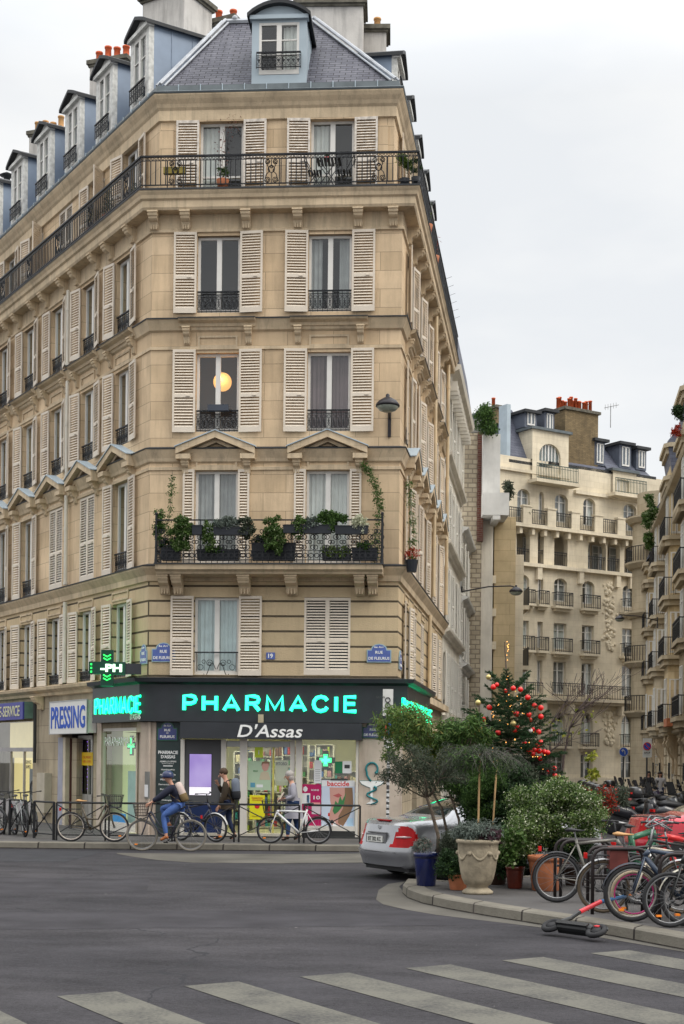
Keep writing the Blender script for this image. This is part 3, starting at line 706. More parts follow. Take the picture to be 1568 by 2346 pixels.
# ---------------------------------------------------------------- dormers
def dormer(M, w, h, depth, mats, guard=True, parent=bld, pw=.8):
 """front face in local x/z at y=0, body runs back along +y"""
 body, cap, trim = mats; fw = w - .34; zb = .30; fh = h - zb - .28
 mb = MB(); mb.box(-w / 2, .02, 0, -w / 2 + .05, depth, h - .12); mb.box(w / 2 - .05, .02, 0, w / 2, depth, h - .12)
 for i in range(1, int(depth / .6) + 1):
  for sx in (-1, 1): mb.box(*sorted((sx * w / 2, sx * (w / 2 + .015)))[:1], i * .6, 0, sorted((sx * w / 2, sx * (w / 2 + .015)))[1], i * .6 + .02, h - .14)
 d = mb.build('dormer', body, parent, M)
 mb = MB(); mb.box(-w / 2 - .01, -.04, -.1, -fw / 2, .10, h - .1); mb.box(fw / 2, -.04, -.1, w / 2 + .01, .10, h - .1); mb.box(-fw / 2, -.04, -.1, fw / 2, .10, zb - .02)
 mb.box(-fw / 2, -.03, zb + fh, fw / 2, .1, h - .1); mb.box(-w / 2 - .06, -.13, h - .22, w / 2 + .06, .08, h - .12)
 n = 10; P = [(-w / 2 - .02, h - .12)] + [(-w / 2 - .02 + (w + .04) * i / n, h - .12 + (.30 * (math.sin(math.pi * i / n) if pw < 1 else (1 - abs(1 - 2 * i / n)) ** .85))) for i in range(n + 1)][1:-1] + [(w / 2 + .02, h - .12)]
 mb.prism(P, -.03, .06); link('window_surround', mb.mesh('window_surround', trim), d)
 mb = MB(); n = 12; hw = w / 2 + .12
 pts = [(-hw + 2 * hw * i / n, h - .10 + .33 * (math.sin(math.pi * i / n) ** .8 if pw < 1 else (1 - abs(1 - 2 * i / n)) ** .85)) for i in range(n + 1)]
 mb.prism(pts + [(x, z - .09) for x, z in pts[::-1]], -.20, depth + .1)
 mb.mesh; link('dormer_roof', mb.mesh('dormer_roof', cap), d)
 wn = m_window(fw, fh, panes=3); o = link('window_frame', wn, d, None, TR(0, .0, zb)); link('pane', m_pane(fw, fh), d, None, TR(0, .005, zb))
 link('curtain', m_curtain(fw - .08, fh - .05, 'right', CURT), d, None, TR(0, .0, zb))
 mb = MB(); mb.quad((-fw / 2, .45, zb), (fw / 2, .45, zb), (fw / 2, .45, h), (-fw / 2, .45, h)); link('dark_room', mb.mesh('dark_room', DARK), d)
 if guard: link('railing', m_guard(fw + .1, .42), d, None, TR(0, -.12, zb + .1))
 return d
dm = (ZINC, ZINCD, pmat('weathered white trim', (.60, .60, .57), .7, 0, .25, 9.))
sx0, sx1 = S(576, 100, d=.02), S(700, 100, d=.02)
dormer(FM['C'] @ TR((sx0 + sx1) / 2, .20, zg - .05), sx1 - sx0, Z(22) - zg + .1, 2.2, (ZINCL, ZINCD, ZINCL))
for i, s in enumerate(bayL): dormer(FM['L'] @ TR(s, .42, zg - .05), 1.18, 2.35, 2.6, dm, pw=1)
for i, s in enumerate(bayR): dormer(FM['R'] @ TR(s, .36, zg - .05), 1.18, 1.45, 2.2, dm, pw=1)
# ---------------------------------------------------------------- chimney stacks
def stack(parent, p, w, d, z0, z1, pots, M=None, mat=RENDERW, potm=(POTR, POTO), rz=0., cap=.12):
 M = Matrix.Translation((p[0], p[1], 0)) @ Matrix.Rotation(rz, 4, 'Z')
 mb = MB(); mb.box(-w / 2, -d / 2, z0, w / 2, d / 2, z1); c = mb.build('chimney', mat, parent, M)
 mb = MB(); mb.box(-w / 2 - cap, -d / 2 - cap, z1, w / 2 + cap, d / 2 + cap, z1 + .13); mb.box(-w / 2 - cap * .5, -d / 2 - cap * .5, z1 - .07, w / 2 + cap * .5, d / 2 + cap * .5, z1)
 link('coping', mb.mesh('coping', pmat('mossy coping', (.13, .12, .095), .9, 0, .4, 5.)), c)
 for i in range(pots):
  x = -w / 2 + w * (i + .5) / pots; hh = random.choice([.32, .42, .5, .38]); mb = MB()
  mb.lathe([(.11, 0), (.12, .05), (.10, .08), (.095, hh - .06), (.115, hh - .05), (.115, hh), (.085, hh), (.085, hh - .1)], 12, (x, 0, z1 + .13)); link('chimney_pot', mb.mesh('chimney_pot', random.choice(potm), True), c)
 return c
stack(bld, (-5.1, 42.2), 1.5, 1.4, 19.5, 24.35, 3, rz=RD(-30)); stack(bld, (-3.95, 43.0), 1.5, .9, 19.5, 24.0, 3, rz=RD(-25))
stack(bld, (-.55, 41.6), 1.9, .9, 20, 23.9, 4, rz=RD(-2), potm=(POTO, POTR)); stack(bld, (.55, 42.6), 1.1, .8, 20, 23.7, 2, rz=RD(-2))
for x, y, Y, pm in ((258, 152, 44.0, (POTR,)), (113, 312, 50.0, (POTO, POTO))):
 p = atY(x, y, Y); stack(bld, (p.x, p.y), 1.25, .6, p.z - 3, p.z, 4, rz=RD(-20), potm=pm, cap=.08)
# downpipes
PIPE = pmat('painted downpipe', (.62, .58, .50), .5, 0, .1, 2.)
def pipe(M, s, z0, z1, out, mat=PIPE, r=.055):
 mb = MB(); mb.tube([(s, -out, z0), (s, -out, z1)], r, 10)
 z = z0
 while z < z1: mb.tube([(s, -out, z), (s, -out, z + .08)], r + .012, 10); z += 1.55
 mb.build('downpipe', mat, bld, M)
sp, _ = on('L', 155, 1000, .1)
pipe(FM['L'], sp, Z(1296) + .05, Z(1050) - .1, .12); pipe(FM['L'], sp, Z(1028) + .1, Z(752) - .1, .12); pipe(FM['L'], sp, Z(730) + .1, ZSL0 - .42, .12)
pipe(FM['L'], sp, ZSHOP + .1, Z(1332) - .05, .12, r=.062)
for s in (8.2, 13.6): pipe(FM['R'], s, Z(1290) + .1, ZSL0 - .1, .22, pmat('ochre downpipe', (.60, .47, .30), .6, 0, .2, 2.))
pipe(FM['R'], 8.2, ZSHOP + .1, Z(1332), .12, MATS['ochre downpipe'])
# ================================================================ GROUND
def asphalt():
 m = bpy.data.materials.new('asphalt'); m.use_nodes = True; t = m.node_tree; b = t.nodes['Principled BSDF']
 tcn = nd(t, 'ShaderNodeTexCoord'); b.inputs['Roughness'].default_value = .85; b.inputs['Specular IOR Level'].default_value = .12
 a = nd(t, 'ShaderNodeTexNoise'); a.inputs['Scale'].default_value = .22; a.inputs['Detail'].default_value = 6; a.inputs['Roughness'].default_value = .6
 f = nd(t, 'ShaderNodeTexNoise'); f.inputs['Scale'].default_value = 55; f.inputs['Detail'].default_value = 4; f.inputs['Roughness'].default_value = .8
 for n in (a, f): t.links.new(tcn.outputs['Object'], n.inputs[0])
 r = nd(t, 'ShaderNodeValToRGB'); t.links.new(a.outputs[0], r.inputs[0])
 r.color_ramp.elements[0].position = .32; r.color_ramp.elements[0].color = (.030, .029, .033, 1)
 r.color_ramp.elements[1].position = .68; r.color_ramp.elements[1].color = (.054, .051, .055, 1)
 mp_ = nd(t, 'ShaderNodeMapping'); mp_.inputs['Scale'].default_value = (.4, .8, 1); mp_.inputs['Rotation'].default_value = (0, 0, .25); t.links.new(tcn.outputs['Object'], mp_.inputs[0])
 g2 = nd(t, 'ShaderNodeTexNoise'); g2.inputs['Scale'].default_value = 1.3; g2.inputs['Detail'].default_value = 7; g2.inputs['Roughness'].default_value = .7; t.links.new(mp_.outputs[0], g2.inputs[0])
 f2_ = nd(t, 'ShaderNodeTexNoise'); f2_.inputs['Scale'].default_value = 17; f2_.inputs['Detail'].default_value = 6; f2_.inputs['Roughness'].default_value = .85; t.links.new(tcn.outputs['Object'], f2_.inputs[0])
 av = nd(t, 'ShaderNodeMath', operation='ADD'); t.links.new(f.outputs[0], av.inputs[0]); t.links.new(f2_.outputs[0], av.inputs[1])
 a3 = nd(t, 'ShaderNodeMath', operation='ADD'); t.links.new(av.outputs[0], a3.inputs[0]); t.links.new(g2.outputs[0], a3.inputs[1])
 r2 = nd(t, 'ShaderNodeMapRange'); t.links.new(a3.outputs[0], r2.inputs[0]); r2.inputs[1].default_value = 1.1; r2.inputs[2].default_value = 1.9; r2.inputs[3].default_value = .25; r2.inputs[4].default_value = 1.85
 sc = nd(t, 'ShaderNodeVectorMath', operation='SCALE'); t.links.new(r.outputs[0], sc.inputs[0]); t.links.new(r2.outputs[0], sc.inputs['Scale'])
 # sparse pale chippings and thin cracks
 vo = nd(t, 'ShaderNodeTexVoronoi'); vo.inputs['Scale'].default_value = 1.6; t.links.new(tcn.outputs['Object'], vo.inputs[0])
 lt = nd(t, 'ShaderNodeMath', operation='LESS_THAN'); t.links.new(vo.outputs['Distance'], lt.inputs[0]); lt.inputs[1].default_value = .028
 wp = nd(t, 'ShaderNodeTexNoise'); wp.inputs['Scale'].default_value = 1.1; wp.inputs['Detail'].default_value = 4; t.links.new(tcn.outputs['Object'], wp.inputs[0])
 vm = nd(t, 'ShaderNodeVectorMath', operation='MULTIPLY_ADD'); t.links.new(wp.outputs['Color'], vm.inputs[0]); vm.inputs[1].default_value = (1.2, 1.0, 0); t.links.new(tcn.outputs['Object'], vm.inputs[2])
 ve = nd(t, 'ShaderNodeTexVoronoi', feature='DISTANCE_TO_EDGE'); ve.inputs['Scale'].default_value = .16; vs_ = nd(t, 'ShaderNodeVectorMath', operation='MULTIPLY'); t.links.new(vm.outputs[0], vs_.inputs[0]); vs_.inputs[1].default_value = (.35, 1.1, 1); t.links.new(vs_.outputs[0], ve.inputs[0])
 lc = nd(t, 'ShaderNodeMath', operation='LESS_THAN'); t.links.new(ve.outputs['Distance'], lc.inputs[0]); lc.inputs[1].default_value = .0010
 m1 = nd(t, 'ShaderNodeMix', data_type='RGBA'); t.links.new(lt.outputs[0], m1.inputs[0]); t.links.new(sc.outputs[0], m1.inputs[6]); m1.inputs[7].default_value = (.20, .19, .18, 1)
 m2 = nd(t, 'ShaderNodeMix', data_type='RGBA'); t.links.new(lc.outputs[0], m2.inputs[0]); t.links.new(m1.outputs[2], m2.inputs[6]); m2.inputs[7].default_value = (.03, .03, .034, 1)
 t.links.new(m2.outputs[2], b.inputs['Base Color'])
 bp = nd(t, 'ShaderNodeBump'); bp.inputs['Strength'].default_value = .5; bp.inputs['Distance'].default_value = .01; t.links.new(f.outputs[0], bp.inputs['Height']); t.links.new(bp.outputs[0], b.inputs['Normal'])
 return m
ASPH = asphalt()
PAVE = pmat('pavement asphalt', (.095, .09, .088), .85, 0, .25, .8, bump=.3, bs=60, spec=.12)
KERB = brickmat('granite kerb', (.19, .175, .145), (.15, .138, .115), (.035, .03, .028), 1.05, 2., .02, yk=-.55, bump=.5, stainamt=.5, stain=(.16, .14, .12), big=2.)
CONC = pmat('worn concrete gutter', (.105, .098, .086), .85, 0, .3, .7, bump=.3, bs=50, spec=.12)
MB().quad((-300, -60, 0), (300, -60, 0), (300, 500, 0), (-300, 500, 0)).build('ground', ASPH)['kind'] = 'structure'
def flat(name, pts, z, mat): return tag(MB().add([(p[0], p[1], z) for p in pts], [tuple(range(len(pts)))]).build(name, mat), kind='structure')
def kerb(pts, h=.15, w=.30, name='kerb'):
 """pts run with the road on their right-hand side"""
 pts = [V2(*p[:2]) for p in pts]; n = len(pts)
 inn = []
 for i, p in enumerate(pts):
  a = pts[max(0, i - 1)]; b = pts[min(n - 1, i + 1)]; d = (b - a).normalized(); inn.append(p + V2(-d.y, d.x) * w)
 mb = MB()
 prof = lambda p, q: [(p.x, p.y, 0), (p.x + (q.x - p.x) * .04, p.y + (q.y - p.y) * .04, h - .02), (p.x + (q.x - p.x) * .14, p.y + (q.y - p.y) * .14, h), (q.x, q.y, h), (q.x, q.y, 0)]
 vs = []
 for p, q in zip(pts, inn): vs += prof(p, q)
 fs = [(i * 5 + k, i * 5 + 5 + k, i * 5 + 6 + k, i * 5 + 1 + k) for i in range(n - 1) for k in range(4)]
 mb.add(vs, fs); tag(mb.build(name, KERB), kind='structure'); return inn
# pavement in front of the pharmacy, turning into the side street
P1 = [(-32, 32.9), (-14, 32.7), (-9.5, 32.45), (-7.0, 32.35), (0.2, 32.35), (1.3, 32.5), (2.2, 33.0), (2.8, 33.9), (3.05, 35.2)] + [(3.05 + .1426 / .9898 * t, 35.2 + t) for t in (10, 30, 55, 62)]
i1 = kerb(P1); flat('pavement', [tuple(p) for p in i1] + [(3, 99), (-32, 99)], .144, PAVE)
# planted island on the right
tip = [G(x, y, .15) for x, y in ((1568, 2147), (1400, 2117), (1240, 2093), (1120, 2075), (1030, 2060), (970, 2048), (935, 2036), (922, 2025), (932, 2013), (962, 2003))]
x0, y0 = tip[0].x, tip[0].y; dx = (tip[0] - tip[1])
P2 = [(4.1, 24.3), (2.6, 23.9), (1.9, 23.3)]
P2 = [(24, 26.0), (9, 25.6), (5.5, 25.1), (3.4, 24.5), (2.3, 23.8), (1.75, 23.2)] + [(p.x, p.y) for p in tip[::-1][1:]] + [(x0 + dx.x * 8, y0 + dx.y * 8)]
i2 = kerb(P2); flat('pavement', [tuple(p) for p in i2] + [(24, 2)], .144, PAVE)
# far right pavement of the side street
P3 = [(27, 130), (10.4, 42.0), (9.6, 37.5), (10.2, 36.0), (12, 35.2), (30, 35)]
i3 = kerb(P3); flat('pavement', [tuple(p) for p in i3] + [(60, 35.3), (60, 130)], .144, PAVE)
# pale concrete strips in the carriageway
g = lambda x, y: tuple(G(x, y))[:2]
flat('gutter_strip', [g(268, 1957), g(300, 1963), g(360, 1971), g(440, 1977), g(640, 1979), g(900, 1976), (1.6, 32.2), g(700, 1958), g(268, 1955)], .004, CONC)
flat('gutter_strip', [g(862, 2062), g(878, 2073), g(930, 2085), g(1000, 2097), g(1240, 2126), g(1568, 2182), g(1700, 2208), g(1700, 2190), g(1568, 2165), g(1240, 2110), g(1000, 2075), g(930, 2050), g(915, 2032), g(930, 2020), g(890, 2026), g(868, 2040)], .004, CONC)
NEWA = pmat('older asphalt', (.044, .042, .047), .85, 0, .25, 1.2, bump=.3, bs=60, spec=.12)
flat('road_patch', [(-5.2, 17.0), (2.2, 18.3), (1.8, 20.1), (-5.6, 19.0)], .002, NEWA); flat('road_patch', [(-9, 21.5), (-3.0, 22.0), (-3.3, 24.6), (-9, 24.3)], .002, NEWA)
flat('road_patch', [(-14, 27.2), (-5.5, 28.3), (-5.2, 31.7), (-14, 32.2)], .003, pmat('newer asphalt', (.043, .043, .048), .85, 0, .15, 2., bump=.3, bs=60, spec=.12))
# zebra crossing
def paintmat():
 m = bpy.data.materials.new('worn road paint'); m.use_nodes = True; t = m.node_tree; b = t.nodes['Principled BSDF']
 tcn = nd(t, 'ShaderNodeTexCoord'); b.inputs['Roughness'].default_value = .7
 n = nd(t, 'ShaderNodeTexNoise'); n.inputs['Scale'].default_value = 26; n.inputs['Detail'].default_value = 6; n.inputs['Roughness'].default_value = .75; t.links.new(tcn.outputs['Object'], n.inputs[0])
 n2 = nd(t, 'ShaderNodeTexNoise'); n2.inputs['Scale'].default_value = 1.7; n2.inputs['Detail'].default_value = 6; t.links.new(tcn.outputs['Object'], n2.inputs[0])
 ad = nd(t, 'ShaderNodeMath', operation='MULTIPLY_ADD'); t.links.new(n2.outputs[0], ad.inputs[0]); ad.inputs[1].default_value = .8; t.links.new(n.outputs[0], ad.inputs[2])
 r = nd(t, 'ShaderNodeValToRGB'); t.links.new(ad.outputs[0], r.inputs[0])
 r.color_ramp.elements[0].position = .62; r.color_ramp.elements[0].color = (.045, .044, .046, 1)
 r.color_ramp.elements[1].position = 1.0; r.color_ramp.elements[1].color = (.132, .127, .108, 1)
 b.inputs['Specular IOR Level'].default_value = .15; t.links.new(r.outputs[0], b.inputs['Base Color']); return m
PAINT = paintmat(); P0 = V2(-.402, 13.71); e_ = V2(.5245, -.8514); w_ = V2(.855, .519)
for i in range(-4, 6):
 p = P0 + w_ * (1.22 * i); a, b = p + w_ * .02, p + w_ * .58
 flat('crossing_stripe', [a, b, b + e_ * 4.2, a + e_ * 4.2][::-1], .005, PAINT)
# ================================================================ PHARMACY SHOPFRONT
zf1, zf0 = Z(1570, d=.28), Z(1655, d=.28); ZG = .144
SLp = on('L', 212, 1620, .28)[0]; SRp = on('R', 1010, 1620, .28)[0]
SRp = max(3.0, min(6.5, SRp))
shop = thing('pharmacy_shopfront', 'charcoal pharmacy shopfront wrapped round the corner under the cream building', 'shopfront', (-1.8, 35.2, ZG))
nf = [PA - dL * SLp * 1.0, PA, PB, PB + dR * SRp]
sweep_local([(.0, zf0), (.28, zf0), (.28, zf1), (.33, zf1 + .03), (.44, zf1 + .06), (.46, zf1 + .16), (0, zf1 + .2)], 'fascia', FASC, shop, nf)
FC, FL_, FR = FM['C'], FM['L'], FM['R']
def cbox(mb, x0, x1, y0, y1, d0, d1, f='C', yr=1800):
 """box on a facade given by photo columns x0..x1 and rows y0..y1 (None = pavement)"""
 a, b = on(f, x0, yr, d1)[0], on(f, x1, yr, d1)[0]; xm = (x0 + x1) / 2
 z1 = on(f, xm, y0, d1)[1]; z0 = ZG if y1 is None else on(f, xm, y1, d1)[1]
 return mb.box(a, -d1, z0, b, -d0, z1)
def cpart(name, mat, x0, x1, y0, y1, d0, d1, parent=shop, f='C'):
 return cbox(MB(), x0, x1, y0, y1, d0, d1, f).build(name, mat, parent, FM[f])
WALLB = pmat('pale shop wall', (.62, .60, .40), .8, 0, .08, 2.)
# piers
for x0, x1 in ((321, 357), (822, 887), (889, 921)): cpart('pier', TRAV, x0, x1, 1655, None, -.3, .06)
cpart('sign_panel', FASCG, 357.5, 412, 1655, None, -.2, .09)
PW = ALUW
for x0, x1, d in ((413, 422, .12), (506, 517, .12), (549, 566, .10), (664, 675, .06), (677, 692, .12), (815, 821, .1)): cpart('frame_post', PW, x0, x1, 1694, None, -.05, d)
cpart('frame_post', PW, 692.5, 814.5, 1893, 1904, -.05, .1); cpart('plinth', pmat('black plinth', (.03, .03, .03), .6), 692.5, 814.5, 1904.5, None, -.05, .09)
cpart('threshold', pmat('pale stone threshold', (.5, .46, .38), .7), 423, 692, 1910, None, -.3, .16)
GREYP = pmat('grey metal panel', (.085, .085, .09), .5, .2, .1, 2.)
cpart('metal_panel', GREYP, 423, 505.5, 1694, 1838, -.05, .06); cpart('metal_panel', pmat('navy panel', (.012, .025, .085), .35, .1, .1, 2.), 423, 505.5, 1838.5, 1909, -.05, .05)
cpart('shutter_box', pmat('aluminium box', (.30, .30, .29), .35, .6, .1, 2.), 518, 663, 1698, 1712, -.1, .05)
# awning box with the shop name
za1, za0 = Z(1656, d=.5), Z(1691, d=.5)
mb = MB(); a, b = S(413, 1675, d=.5), S(829, 1675, d=.5); mb.box(a, -.5, za0, b, -.281, za1); mb.box(a - .02, -.52, za0 - .03, b + .02, -.0, za0); mb.build('awning_box', FASC, shop, FC)
link('awning_box', MB().box(a, -.28, za0, b, -.0, za1 - .03).mesh('awning_box', FASC), shop, FC)
# glazing
for x0, x1, y0, y1 in ((518, 549, 1713, 1908), (567, 663, 1713, 1908), (693, 814, 1694, 1892)):
 a, b = S(x0, 1800), S(x1, 1800); z1, z0 = Z(y0, (x0 + x1) / 2), Z(y1, (x0 + x1) / 2)
 MB().quad((a, 0, z0), (b, 0, z0), (b, 0, z1), (a, 0, z1)).build('glazing', GLASS, shop, FC)
for x in (586, 620): cpart('door_rail', pmat('grey door metal', (.35, .34, .32), .35, .5), x, x + 2.4, 1713, 1909, -.02, .02)
cpart('door_rail', pmat('yellow door edge', (.55, .48, .12), .5), 624, 628, 1713, 1909, -.02, .03)
# room
yb = 4.3; mb = MB(); mb.quad((-.4, yb, 0), (WC + .3, yb, 0), (WC + .3, yb, ZSHOP), (-.4, yb, ZSHOP)); mb.quad((-.6, .3, ZG + .02), (WC + .3, .3, ZG + .02), (WC + .3, yb, ZG + .02), (-.6, yb, ZG + .02))
zc = Z(1690) + .1
mb.quad((-.6, .02, zc), (WC, .02, zc), (WC, yb, zc), (-.6, yb, zc)); mb.quad((-.3, .3, 0), (-.3, yb, 0), (-.3, yb, zc), (-.3, .3, zc)); mb.quad((WC - .2, .3, 0), (WC - .2, yb, 0), (WC - .2, yb, zc), (WC - .2, .3, zc))
mb.build('shop_room', WALLB, shop, FC)
LAMP = pmat('lit ceiling panel', (.9, .9, .8), .5, emit=(1., .96, .70), es=7)
mb = MB()
for x in (1.9, 3.2, 4.6): mb.box(x - .5, .5, zc - .05, x + .5, 1.0, zc - .02); mb.box(x - .5, 2.2, zc - .05, x + .5, 2.7, zc - .02)
mb.split('ceiling_lamp', LAMP, shop, FC)
goods_m = [pmat('carton ' + n, c, .6, 0, .05) for n, c in (('white', (.7, .7, .68)), ('green', (.12, .38, .18)), ('teal', (.05, .32, .34)), ('red', (.55, .05, .06)), ('cream', (.65, .58, .40)), ('brown', (.22, .10, .05)), ('blue', (.08, .18, .48)), ('pink', (.62, .30, .34)), ('lime', (.45, .58, .08)))]
def shelf(M, w, h, d, rows, label, grp='shelves of goods in the pharmacy'):
 t = tag(link('display_shelf', None, None, M), label, 'shelf', grp); mb = MB()
 mb.box(-w / 2, 0, 0, -w / 2 + .03, d, h); mb.box(w / 2 - .03, 0, 0, w / 2, d, h); mb.box(-w / 2, d - .02, 0, w / 2, d, h)
 for i in range(rows + 1): mb.box(-w / 2 + .03, 0, h * i / rows - .012 if i else .01, w / 2 - .03, d - .02, h * i / rows + .012 if i else .05)
 link('rack', mb.mesh('rack', pmat('white shelf', (.68, .66, .6), .5)), t)
 mb = MB()
 for i in range(rows):
  x = -w / 2 + .06; z = h * i / rows + .03
  while x < w / 2 - .16:
   bw = random.uniform(.05, .14); bh = min(h / rows - .08, random.uniform(.10, .26)); mb.k = random.randrange(len(goods_m))
   if random.random() < .88: mb.box(x, .03, z, x + bw - .012, .2, z + bh)
   x += bw
 g_ = link('goods', mb.mesh('goods', goods_m), t); g_['kind'] = 'stuff'; return t
shelf(FC @ TR(3.0, 3.7, ZG + .03), 2.2, 2.3, .4, 7, 'widest white shelf of mixed cartons on the back wall seen through the pharmacy door')
shelf(FC @ TR(5.0, 3.7, ZG + .03), 1.6, 1.6, .4, 5, 'white shelf of cartons at the back behind the baccide poster window')
shelf(FC @ TR(2.25, 1.5, ZG + .03), .55, 2.1, .35, 7, 'narrow shelf of small cartons just inside the left door leaf')
shelf(FC @ TR(3.55, 1.9, ZG + .03), .7, 2.3, .35, 8, 'tall narrow shelf of cartons just inside the right door leaf')
shelf(FC @ TR(4.35, 1.6, ZG + .03), .5, 2.3, .35, 8, 'narrow shelf of cartons at the left edge of the display window')
mb = MB(); mb.box(-.9, 0, 0, .9, .5, 1.0); mb.box(-.95, -.05, 1.0, .95, .55, 1.04)
o = mb.build('shop_counter', pmat('pale counter', (.6, .6, .55), .5), None, FC @ TR(5.0, 1.8, ZG + .02)); tag(o, 'pale low shop counter inside the pharmacy display window', 'counter')
# ================================================================ SIGNS
CYAN = pmat('cyan neon face', (.1, .8, .7), .4, emit=(.03, 1., .76), es=1.25); GRN = pmat('green neon edge', (.0, .5, .2), .4, emit=(.0, .9, .36), es=3.0)
GRNF = pmat('green neon face', (.1, .8, .5), .4, emit=(.02, 1., .42), es=1.3); WHT = pmat('white lettering', (.80, .80, .78), .5, 0, .03)
GLY = {'P': (.66, [[(0, 0), (0, 1), (.38, 1), (.58, .93), (.64, .75), (.58, .56), (.38, .47), (0, .47)]]), 'H': (.72, [[(0, 0), (0, 1)], [(.7, 0), (.7, 1)], [(0, .52), (.7, .52)]]), 'A': (.84, [[(0, 0), (.40, 1), (.80, 0)], [(.14, .30), (.66, .30)]]),
       'R': (.70, [[(0, 0), (0, 1), (.40, 1), (.60, .93), (.65, .76), (.60, .58), (.40, .49), (0, .49)], [(.36, .49), (.68, 0)]]), 'M': (.88, [[(0, 0), (0, 1), (.42, .12), (.84, 1), (.84, 0)]]), 'C': (.78, [[(.74, .74), (.62, .93), (.40, 1), (.16, .92), (.02, .68), (0, .45), (.06, .2), (.2, .05), (.4, 0), (.62, .08), (.75, .28)]]),
       'I': (.10, [[(.03, 0), (.03, 1)]]), 'E': (.62, [[(.6, 1), (0, 1), (0, 0), (.62, 0)], [(0, .52), (.55, .52)]])}
def neon(s, w, h, M, label, name='neon_sign', face=None, gap=.42, th=.088):
 """letters bent from thick lit strokes: bright face, green glow on the back"""
 tot = sum(GLY[c][0] for c in s) + gap * (len(s) - 1); kx = (w - 2 * th * h) / tot; kz = h - 2 * th * h; t = tag(link(name, None, None, M), label, 'sign'); x = -w / 2 + th * h
 for c in s:
  for nm, m_, r_, y_ in (('letter', face or CYAN, th * h, -.05), ('glow_edge', GRN, th * h * 1.28, -.015)):
   mb = MB()
   for P in GLY[c][1]: mb.tube([(x + p[0] * kx, 0, -kz / 2 + p[1] * kz) for p in P], r_, 8)
   mb.v = [(v[0], y_ + v[1] * .35, v[2]) for v in mb.v]; link(nm, mb.mesh(nm, m_), t)
  x += (GLY[c][0] + gap) * kx
 return t
a, zt_ = on('C', 418, 1592, .37); b, zb_ = on('C', 820, 1632, .37); za, zb = Z(1592, 620, d=.37), Z(1632, 620, d=.37)
neon('PHARMACIE', b - a, za - zb, FC @ TR((a + b) / 2, -.30, (za + zb) / 2), 'big lit cyan PHARMACIE lettering on the charcoal fascia facing the crossing')
a, _ = on('L', 214, 1615, .37); b, _ = on('L', 319, 1615, .37); za, zb = on('L', 319, 1592, .37)[1], on('L', 319, 1634, .37)[1]
neon('PHARMACIE', b - a, za - zb, FL_ @ TR((a + b) / 2, -.30, (za + zb) / 2), 'lit green PHARMACIE lettering on the left return of the fascia beside the pressing sign', face=GRNF, gap=.3, th=.068)
a, _ = on('R', 927, 1620, .37); b, _ = on('R', 992, 1630, .37); za, zb = on('R', 930, 1599, .37)[1], on('R', 930, 1641, .37)[1]
neon('PHARMACIE', b - a, za - zb, FR @ TR((a + b) / 2, -.30, (za + zb) / 2), 'lit green PHARMACIE lettering on the right side of the fascia above the planted trees', face=GRNF)
tag(text("D'ASSAS", .62, .15, WHT, None, FL_ @ TR(on('L', 309, 1640, .3)[0], -.283, on('L', 309, 1642, .3)[1]), .01, 'shop_lettering'), "small white D'ASSAS lettering under the lit green sign on the left return", 'sign')
a, b = S(544, 1675, d=.5), S(694, 1675, d=.5)
tag(text("D'Assas", b - a, Z(1660, d=.5) - Z(1690, d=.5), WHT, None, FC @ TR((a + b) / 2, -.502, (Z(1660, d=.5) + Z(1690, d=.5)) / 2), .012, 'shop_lettering', bold=.012, shear=.22), "white handwritten D'Assas lettering on the dark awning box over the pharmacy door", 'sign')
# sensor box over the fascia
tag(cbox(MB(), 590, 602, 1637, 1656, .281, .36).build('alarm_box', pmat('beige alarm box', (.42, .36, .24), .5), None, FC), 'small beige alarm box hanging below the lit letters on the fascia', 'alarm box')
# listing panel text
t = thing('list_sign', 'white text list PHARMACIE D ASSAS on the tall dark panel left of the screen', 'sign', M=FC @ TR(S(384.5, 1800, d=.1), -.094, 0))
def zz_(y): return on('C', 384, y, .1)[1]
for s, w, y, hh, k in (('PHARMACIE', .50, 1724, .085, .03), ("D'ASSAS", .36, 1734, .085, .03), ('ARMELLE LEPERE', .42, 1745, .04, .01), ('Docteur en pharmacie', .30, 1750, .03, 0), ('Homéopathie', .34, 1764, .05, .01), ('Aromathérapie', .40, 1775.5, .05, .01), ('Phytothérapie', .38, 1787, .05, .01), ('Dermo-cosmétique', .46, 1798, .05, .01), ('Parapharmacie', .38, 1809, .05, .01), ('Nutrition', .24, 1820, .05, .01), ('Orthopédie', .30, 1834, .05, .01), ('Tests', .16, 1845, .05, .01)):
 o = text(s, w, hh, WHT, t, None, .006, bold=k); o.matrix_basis = TR(0, 0, zz_(y))
link('rule_line', MB().box(-.12, -.006, 0, .12, 0, .02).mesh('rule_line', WHT), t, None, TR(0, 0, zz_(1756)))
# purple screen
t = thing('advertising_screen', 'lit lilac advertising screen in the grey panel left of the pharmacy door', 'screen', M=FC)
def rampmat(name, a, b, c, es):
 m = bpy.data.materials.new(name); m.use_nodes = True; tt = m.node_tree; bb = tt.nodes['Principled BSDF']; bb.inputs['Base Color'].default_value = (.05, .05, .05, 1)
 tcn = nd(tt, 'ShaderNodeTexCoord'); n = nd(tt, 'ShaderNodeTexNoise'); n.inputs['Scale'].default_value = 1.6; tt.links.new(tcn.outputs['Object'], n.inputs[0])
 r = nd(tt, 'ShaderNodeValToRGB'); tt.links.new(n.outputs[0], r.inputs[0]); r.color_ramp.elements[0].color = (*a, 1); r.color_ramp.elements[1].color = (*b, 1); r.color_ramp.elements[0].position = .3; r.color_ramp.elements[1].position = .75
 tt.links.new(r.outputs[0], bb.inputs['Emission Color']); bb.inputs['Emission Strength'].default_value = es; return m
